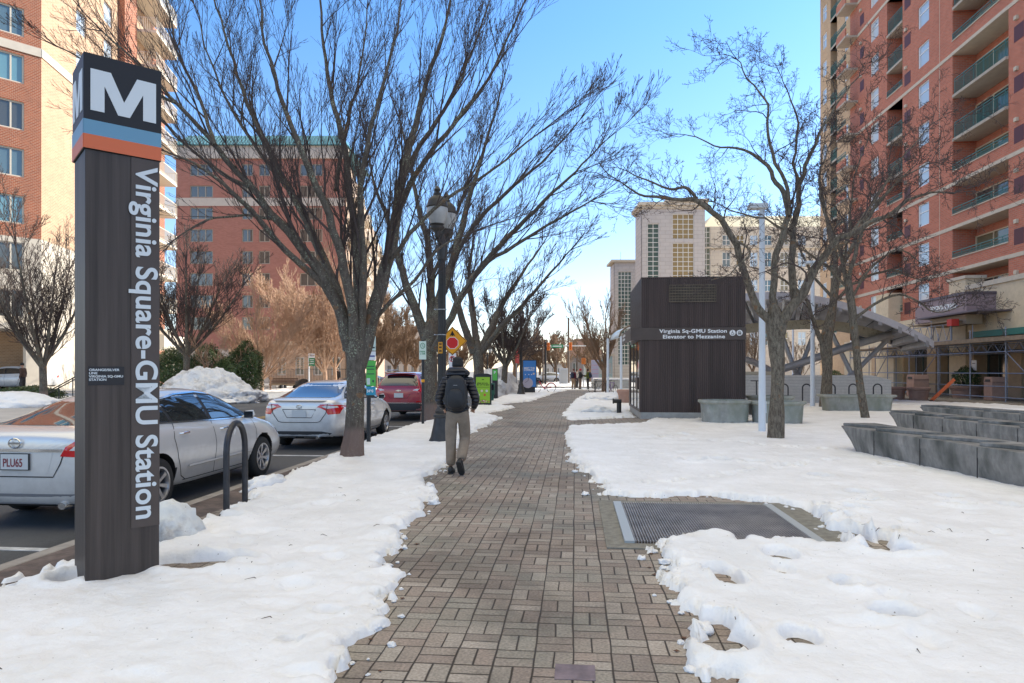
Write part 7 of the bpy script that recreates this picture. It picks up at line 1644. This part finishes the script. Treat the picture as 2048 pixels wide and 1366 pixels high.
def fabric(name, c, quilt=0, rough=.8):
    if name in MATS: return MATS[name]
    m = mat(name, c, rough, var=.25, vscale=6, bump=.4, bscale=18, bdist=.02)
    if quilt:
        t = m.node_tree; b = t.nodes['Principled BSDF']; tc = nn(t, 'ShaderNodeTexCoord'); w = nn(t, 'ShaderNodeTexWave', wave_type='BANDS', bands_direction='Z', wave_profile='SIN'); w.inputs['Scale'].default_value = quilt; w.inputs['Distortion'].default_value = 1.2; w.inputs['Detail'].default_value = 1
        t.links.new(tc.outputs['Object'], w.inputs[0]); bp = nn(t, 'ShaderNodeBump'); bp.inputs['Strength'].default_value = .8; bp.inputs['Distance'].default_value = .03; t.links.new(w.outputs[1], bp.inputs['Height']); t.links.new(bp.outputs[0], b.inputs['Normal'])
    return m
def head(parent, c, yaw=0, hat=None, hair=None, s=1.0):
    """a head with face; c = centre"""
    M = Matrix.Translation(c) @ Matrix.Rotation(yaw, 4, 'Z')
    bm = bmesh.new(); bmesh.ops.create_uvsphere(bm, u_segments=24, v_segments=18, radius=1)
    for v in bm.verts:
        x, y, z = v.co
        w = 1 - .22 * max(0, -z) ** 1.2; v.co = Vector((x * .077 * w, y * .098 * (1 - .1 * max(0, -z)) + (.012 * max(0, -z) if y > 0 else 0), z * .118))
        p = v.co
        if p.y > .05: # nose, brow, chin
            p.y += .024 * math.exp(-((p.x / .014) ** 2 + ((p.z + .012) / .022) ** 2)) + .006 * math.exp(-((p.z - .03) / .012) ** 2) * (abs(p.x) < .05) + .008 * math.exp(-((p.x / .025) ** 2 + ((p.z + .095) / .018) ** 2))
            p.y -= .008 * math.exp(-(((abs(p.x) - .03) / .014) ** 2 + ((p.z - .008) / .012) ** 2))
    me = bpy.data.meshes.new('head'); bm.to_mesh(me); bm.free(); me.transform(M)
    h = mobj('head', me, SKINM, parent, True)
    for s_ in (-1, 1):
        a = MB().lathe([(.001, .012), (.011, .006), (.014, 0), (.011, -.006), (.001, -.010)], 12, (0, 0, 0), 'x', sy=1); 
        q = a.mesh('ear'); q.transform(M @ Matrix.Translation((s_ * .078, -.004, -.005)) @ Matrix.Diagonal((.8, 1.2, 2.0, 1))); mobj('ear', q, SKINM, h, True)
        a = MB().lathe([(.001, -.010), (.008, -.006), (.010, 0), (.008, .006), (.001, .010)], 10, (0, 0, 0), 'y').mesh('eye'); a.transform(M @ Matrix.Translation((s_ * .030, .082, .008))); mobj('eye', a, mat('eye_white', (.6, .6, .58), .3), h, True)
        a = MB().lathe([(.001, -.002), (.0045, 0), (.001, .002)], 10, (0, 0, 0), 'y').mesh('iris'); a.transform(M @ Matrix.Translation((s_ * .030, .0925, .008))); mobj('iris', a, TRIM, h)
    a = MB().tube([(-.024, .083, -.055), (-.010, .094, -.052), (.010, .094, -.052), (.024, .083, -.055)], .005, 6).mesh('mouth'); a.transform(M); mobj('mouth', a, mat('lip', (.32, .12, .10), .5), h, True)
    if hat is not None:
        prof = [(.088, -.02), (.093, .0), (.092, .03), (.09, .035), (.088, .06), (.076, .10), (.045, .13), (.001, .138)]
        a = MB().lathe(prof, 24, sx=.96, sy=1.18).mesh('knit_hat'); a.transform(M); mobj('knit_hat', a, hat, h, True)
    if hair is not None:
        a = MB().lathe([(.078, -.06), (.088, .0), (.086, .05), (.07, .10), (.04, .12), (.001, .126)], 20, (0, -.012, 0), sx=.98, sy=1.12).mesh('hair'); a.transform(M); mobj('hair', a, hair, h, True)
    return h
def hand(parent, w, d, side, s=1.0):
    """palm, five bent fingers from wrist w along direction d"""
    d = Vector(d).normalized(); up = Vector((0, 1, 0)) if abs(d.y) < .8 else Vector((0, 0, 1)); a = d.cross(up).normalized() * side; n = a.cross(d).normalized() * side
    V = [w, w + d * .045, w + d * .085]; E = [(0, 1), (1, 2)]; Rr = [(.022, .018), (.036, .015), (.036, .014)]
    for k, (o, l) in enumerate(((-.028, .068), (-.010, .078), (.010, .073), (.027, .058))):
        b = len(V); V += [w + d * .088 + a * o, w + d * (.088 + l * .45) + a * o * 1.1 + n * .006, w + d * (.088 + l * .8) + a * o * 1.1 + n * .022, w + d * (.088 + l) + a * o * 1.1 + n * .036]; E += [(2, b), (b, b + 1), (b + 1, b + 2), (b + 2, b + 3)]; Rr += [.009, .0085, .008, .007]
    b = len(V); V += [w + d * .03 - a * .034, w + d * .06 - a * .05 + n * .01, w + d * .085 - a * .045 + n * .022]; E += [(1, b), (b, b + 1), (b + 1, b + 2)]; Rr += [.011, .010, .008]
    return skin('hand', V, E, Rr, SKINM, parent, 1)
def shoe(parent, an, toe_dir, m, pitch=0):
    """an = ankle point; shoe lofted along the foot; pitch > 0 lifts the heel"""
    az = math.atan2(toe_dir[1], toe_dir[0])
    M = Matrix.Translation(an) @ Matrix.Rotation(az, 4, 'Z') @ Matrix.Rotation(pitch, 4, 'Y')
    rg = []
    for x, w, z0, z1 in ((-.075, .026, -.075, -.02), (-.06, .036, -.085, .02), (-.01, .042, -.085, .03), (.05, .044, -.085, .0), (.12, .050, -.085, -.03), (.165, .044, -.083, -.045), (.195, .022, -.078, -.058)):
        rg.append([Vector((x, w * math.cos(a), (z0 + z1) / 2 + (z1 - z0) / 2 * math.sin(a))) for a in [R(30 * k) for k in range(12)]])
    o = MB().loft(rg).mesh('shoe'); o.transform(M); b = mobj('shoe', o, m, parent, True)
    rg = [[Vector((x, s_ * w, z)) for s_, z in ((-1, -.092), (1, -.092), (1, -.070), (-1, -.070))] for x, w in ((-.078, .03), (-.05, .041), (.0, .043), (.06, .045), (.12, .051), (.17, .044), (.2, .02))]
    o = MB().loft(rg).mesh('sole'); o.transform(M); mobj('sole', o, mat('shoe_sole', (.03, .03, .03), .7), b)
def person(label, loc, rz, J, jacket, trousers, shoes, hat=None, hair=None, group=None, fat=1.0, hands=True, headyaw=0, pack=None, shoe_dir=None, detail=2, jl=.84):
    """J: joints dict in local metres, facing +y"""
    T = thing('person', label, 'person', loc, rz, group)
    J = {k: Vector(v) for k, v in J.items()}; f = fat
    # the body itself, one continuous surface under the clothes
    V = [J['pelvis'], J['waist'], J['chest'], J['neck'], J['neck'] + (J['head'] - J['neck']) * .5]; E = [(0, 1), (1, 2), (2, 3), (3, 4)]; Rr = [(.10, .075), (.10, .08), (.12, .09), .055, .052]
    for s in 'lr':
        b = len(V); V += [J['sh' + s], J['el' + s], J['wr' + s]]; E += [(2, b), (b, b + 1), (b + 1, b + 2)]; Rr += [.05, .038, .026]
        b = len(V); V += [J['hip' + s], J['kn' + s], J['an' + s]]; E += [(0, b), (b, b + 1), (b + 1, b + 2)]; Rr += [.08, .052, .036]
    body = skin('body', V, E, Rr, SKINM, T, 1)
    # jacket
    V = [J['pelvis'] + Vector((0, 0, -.09)), J['pelvis'] + Vector((0, 0, .07)), J['waist'], J['chest'] - Vector((0, 0, .06)), J['chest'] + Vector((0, 0, .04)), J['neck'] + Vector((0, 0, -.01))]
    E = [(0, 1), (1, 2), (2, 3), (3, 4), (4, 5)]; Rr = [(.182 * f, .135 * f), (.178 * f, .135 * f), (.172 * f, .13 * f), (.185 * f, .14 * f), (.155 * f, .115 * f), (.08, .085)]
    for s in 'lr':
        b = len(V); a, c, d = J['sh' + s], J['el' + s], J['wr' + s]
        V += [a, a.lerp(c, .45), c, c.lerp(d, .5), d]; E += [(4, b), (b, b + 1), (b + 1, b + 2), (b + 2, b + 3), (b + 3, b + 4)]; Rr += [.088 * f, .078 * f, .070 * f, .060 * f, .046 * f]
    jk = skin('jacket', V, E, Rr, jacket, body, detail, 2)
    V = [J['pelvis'] + Vector((0, 0, .10)), J['pelvis'] + Vector((0, 0, -.05))]; E = [(0, 1)]; Rr = [(.165 * f, .12 * f), (.178 * f, .135 * f)]
    for s in 'lr':
        b = len(V); a, c, d = J['hip' + s], J['kn' + s], J['an' + s]
        V += [a.lerp(c, .12), a.lerp(c, .5), c, c.lerp(d, .45), c.lerp(d, .96)]; E += [(1, b), (b, b + 1), (b + 1, b + 2), (b + 2, b + 3), (b + 3, b + 4)]; Rr += [.108 * f, .102 * f, .090 * f, .084 * f, .078 * f]
    skin('trousers', V, E, Rr, trousers, body, detail, 0)
    head(T.children[0] if False else body, J['head'], headyaw, hat, hair)
    for s, sg in (('l', -1), ('r', 1)):
        if hands: hand(body, J['wr' + s], J['wr' + s] - J['el' + s], sg)
        sd = (shoe_dir or {}).get(s, ((0, 1), 0)); shoe(body, J['an' + s], sd[0], shoes, sd[1])
    return T, body, jk, J
def backpack(parent, c, w, h, d, m, yaw=0):
    def rr_(sx, sz, y, n=28, e=3.2):
        r = []
        for j in range(n):
            a = 2 * math.pi * j / n; co, si = math.cos(a), math.sin(a); k = (abs(co) ** e + abs(si) ** e) ** (-1 / e); zz = si * k * sz
            r.append((co * k * sx * (1 - .16 * max(0, zz / sz)), y, zz))
        return r
    M = Matrix.Translation(c) @ Matrix.Rotation(yaw, 4, 'Z')
    a = MB().loft([rr_(w / 2 * .9, h / 2 * .95, 0), rr_(w / 2, h / 2, -d * .25), rr_(w / 2, h / 2, -d * .6), rr_(w / 2 * .93, h / 2 * .95, -d * .88), rr_(w / 2 * .75, h / 2 * .8, -d)]).mesh('backpack'); a.transform(M); b = mobj('backpack', a, m, parent, True)
    a = MB().loft([[(x, y - d * .93, z - h * .14) for x, y, z in rr_(w * .36, h * .27, 0)], [(x, y - d * .93, z - h * .14) for x, y, z in rr_(w * .37, h * .28, -.02)], [(x, y - d * .93, z - h * .14) for x, y, z in rr_(w * .33, h * .24, -.045)]]).mesh('pocket'); a.transform(M); mobj('front_pocket', a, m, b, True)
    for s in (-1, 1):
        a = MB().tube([(s * w * .3, -.02, h * .46), (s * w * .36, .10, h * .50), (s * w * .44, .2, h * .40), (s * w * .46, .24, h * .2)], .022, 8, flat=.5).mesh('strap'); a.transform(M); mobj('shoulder_strap', a, m, b, True)
        a = MB().tube([(s * w * .42, -d * .5, h * .38), (s * w * .47, -d * .55, 0), (s * w * .45, -d * .5, -h * .38)], .004, 5).mesh('zip'); a.transform(M); mobj('zip', a, mat('zip_grey', (.12, .12, .12), .4, .4), b, True)
    a = MB().tube([(-.04, -.03, h * .48), (-.03, -.04, h * .54), (.03, -.04, h * .54), (.04, -.03, h * .48)], .009, 6).mesh('loop'); a.transform(M); mobj('carry_loop', a, mat('strap_grey', (.25, .25, .25), .6), b, True)
    a = MB().box(-.03, .03, -d * 1.0 - .004, -d * 1.0, h * .22, h * .235).mesh('tab'); a.transform(M); mobj('logo_tab', a, mat('strap_grey', (.25, .25, .25), .6), b)
    return b
BJ = fabric('black_quilted_fabric', (.016, .018, .026), 5.5, .45); KH = fabric('khaki_fabric', (.24, .185, .135)); BP = fabric('pack_fabric', (.014, .015, .018), 0, .6); KNIT = fabric('black_knit', (.012, .012, .013)); SH = mat('black_shoe', (.015, .015, .016), .5)
wl = G(915, 947)
J0 = dict(pelvis=(0, 0, .95), waist=(0, .02, 1.10), chest=(0, .02, 1.36), neck=(0, .03, 1.50), head=(0, .055, 1.655), shl=(-.185, .01, 1.41), shr=(.185, .01, 1.41), ell=(-.29, -.06, 1.13), elr=(.29, -.06, 1.13), wrl=(-.225, .13, .99), wrr=(.235, .14, .99),
          hipl=(-.095, 0, .92), hipr=(.095, 0, .92), knl=(-.105, .04, .50), knr=(.105, .10, .52), anl=(-.10, -.02, .095), anr=(.075, -.24, .215))
w_, body, jk, J = person('man in black puffer jacket, khaki trousers and backpack walking away on the brick path', (wl[0], wl[1], 0), R(4), J0, BJ, KH, SH, KNIT, None, hands=True, shoe_dir=dict(l=((.05, 1), 0), r=((.25, 1), R(52))), detail=2)
# hood lying on the shoulders, backpack
hd_ = MB()
rg = []
for k in range(9):
    a = R(-20 + 27.5 * k) ; rg.append(k)
pts = [(-.10, .06, 1.50), (-.125, -.02, 1.53), (-.09, -.095, 1.55), (0, -.12, 1.555), (.09, -.095, 1.55), (.125, -.02, 1.53), (.10, .06, 1.50)]
MB().tube(pts, [.045, .06, .07, .075, .07, .06, .045], 14, flat=1.15).build('hood', BJ, jk, True)
backpack(jk, Vector((0, -.115, 1.235)), .335, .54, .20, BP)
wb = thing('black_waste_box', 'small black box on a post just right of the walker', 'utility box', (*AT(955, 13.5), 0)); MB().box(-.05, .07, -.06, .06, .83, 1.08).cyl(0, 0, -.05, .83, .02, 8).build('box', BLACKM, wb)
rm_ = [o for o in wb.children]; [rm(o) for o in rm_]; rm(wb)
# group of three by the road end, one more half hidden
def stand(lean=0, arm='down', sc_=1.0):
    d = dict(pelvis=(0, 0, .93), waist=(0, .01, 1.08), chest=(0, .01, 1.33), neck=(0, .02, 1.47), head=(0, .04, 1.62), shl=(-.18, 0, 1.38), shr=(.18, 0, 1.38), ell=(-.23, -.03, 1.10), elr=(.23, -.03, 1.10), wrl=(-.22, .06, .87), wrr=(.22, .06, .87), hipl=(-.09, 0, .9), hipr=(.09, 0, .9), knl=(-.11, .02, .49), knr=(.11, .02, .49), anl=(-.12, -.01, .09), anr=(.12, -.01, .09))
    if arm == 'reach': d.update(elr=(.2, .16, 1.14), wrr=(.1, .36, 1.18), ell=(-.22, .1, 1.12), wrl=(-.1, .30, 1.08))
    return {k: tuple(c * sc_ for c in v) for k, v in d.items()}
MAR = fabric('maroon_fabric', (.11, .015, .03)); OLV = fabric('olive_fabric', (.10, .12, .02)); DK = fabric('dark_fabric', (.03, .028, .03)); TANT = fabric('tan_fabric', (.30, .20, .12)); NAV = fabric('navy_fabric', (.02, .03, .06))
for px, D, rz, j, tr, hat, hair, lb, arm in ((1147, 58, R(-35), MAR, TANT, fabric('brown_knit', (.12, .03, .02)), None, 'person in maroon jacket and tan trousers, left of the group of four', 'down'), (1153.5, 60.5, R(-60), fabric('cream_fabric', (.45, .40, .34)), DK, None, HAIRM, 'person in a cream top half hidden behind the maroon jacket', 'down'),
        (1160, 57.5, R(-70), DK, fabric('brown_fabric', (.16, .10, .07)), fabric('red_knit', (.45, .02, .04)), None, 'person in dark jacket with a red hat, third of the group', 'reach'), (1176, 57.5, R(80), OLV, DK, None, HAIRM, 'person in olive green coat with backpack, right of the group', 'reach')):
    t, b, k_, jj = person(lb, (*AT(px, D), .02), rz, stand(arm=arm), j, tr, SH, hat, hair, fat=1.05, detail=1, group='people talking by the road end')
    if 'backpack' in lb or 'maroon jacket and' in lb: backpack(k_, Vector((0, -.11, 1.2)), .32, .46, .18, NAV)
person('person in dark coat walking past the white car at the far left', (*AT(46, 39.5), .3), R(100), stand(), fabric('brown_coat', (.07, .04, .03)), DK, SH, KNIT, None, detail=1)
person('person in black coat standing by the railing across the street', (*AT(676, 58), .1), R(160), stand(), DK, DK, SH, None, fabric('grey_hair', (.3, .28, .26)), detail=1, fat=1.1)
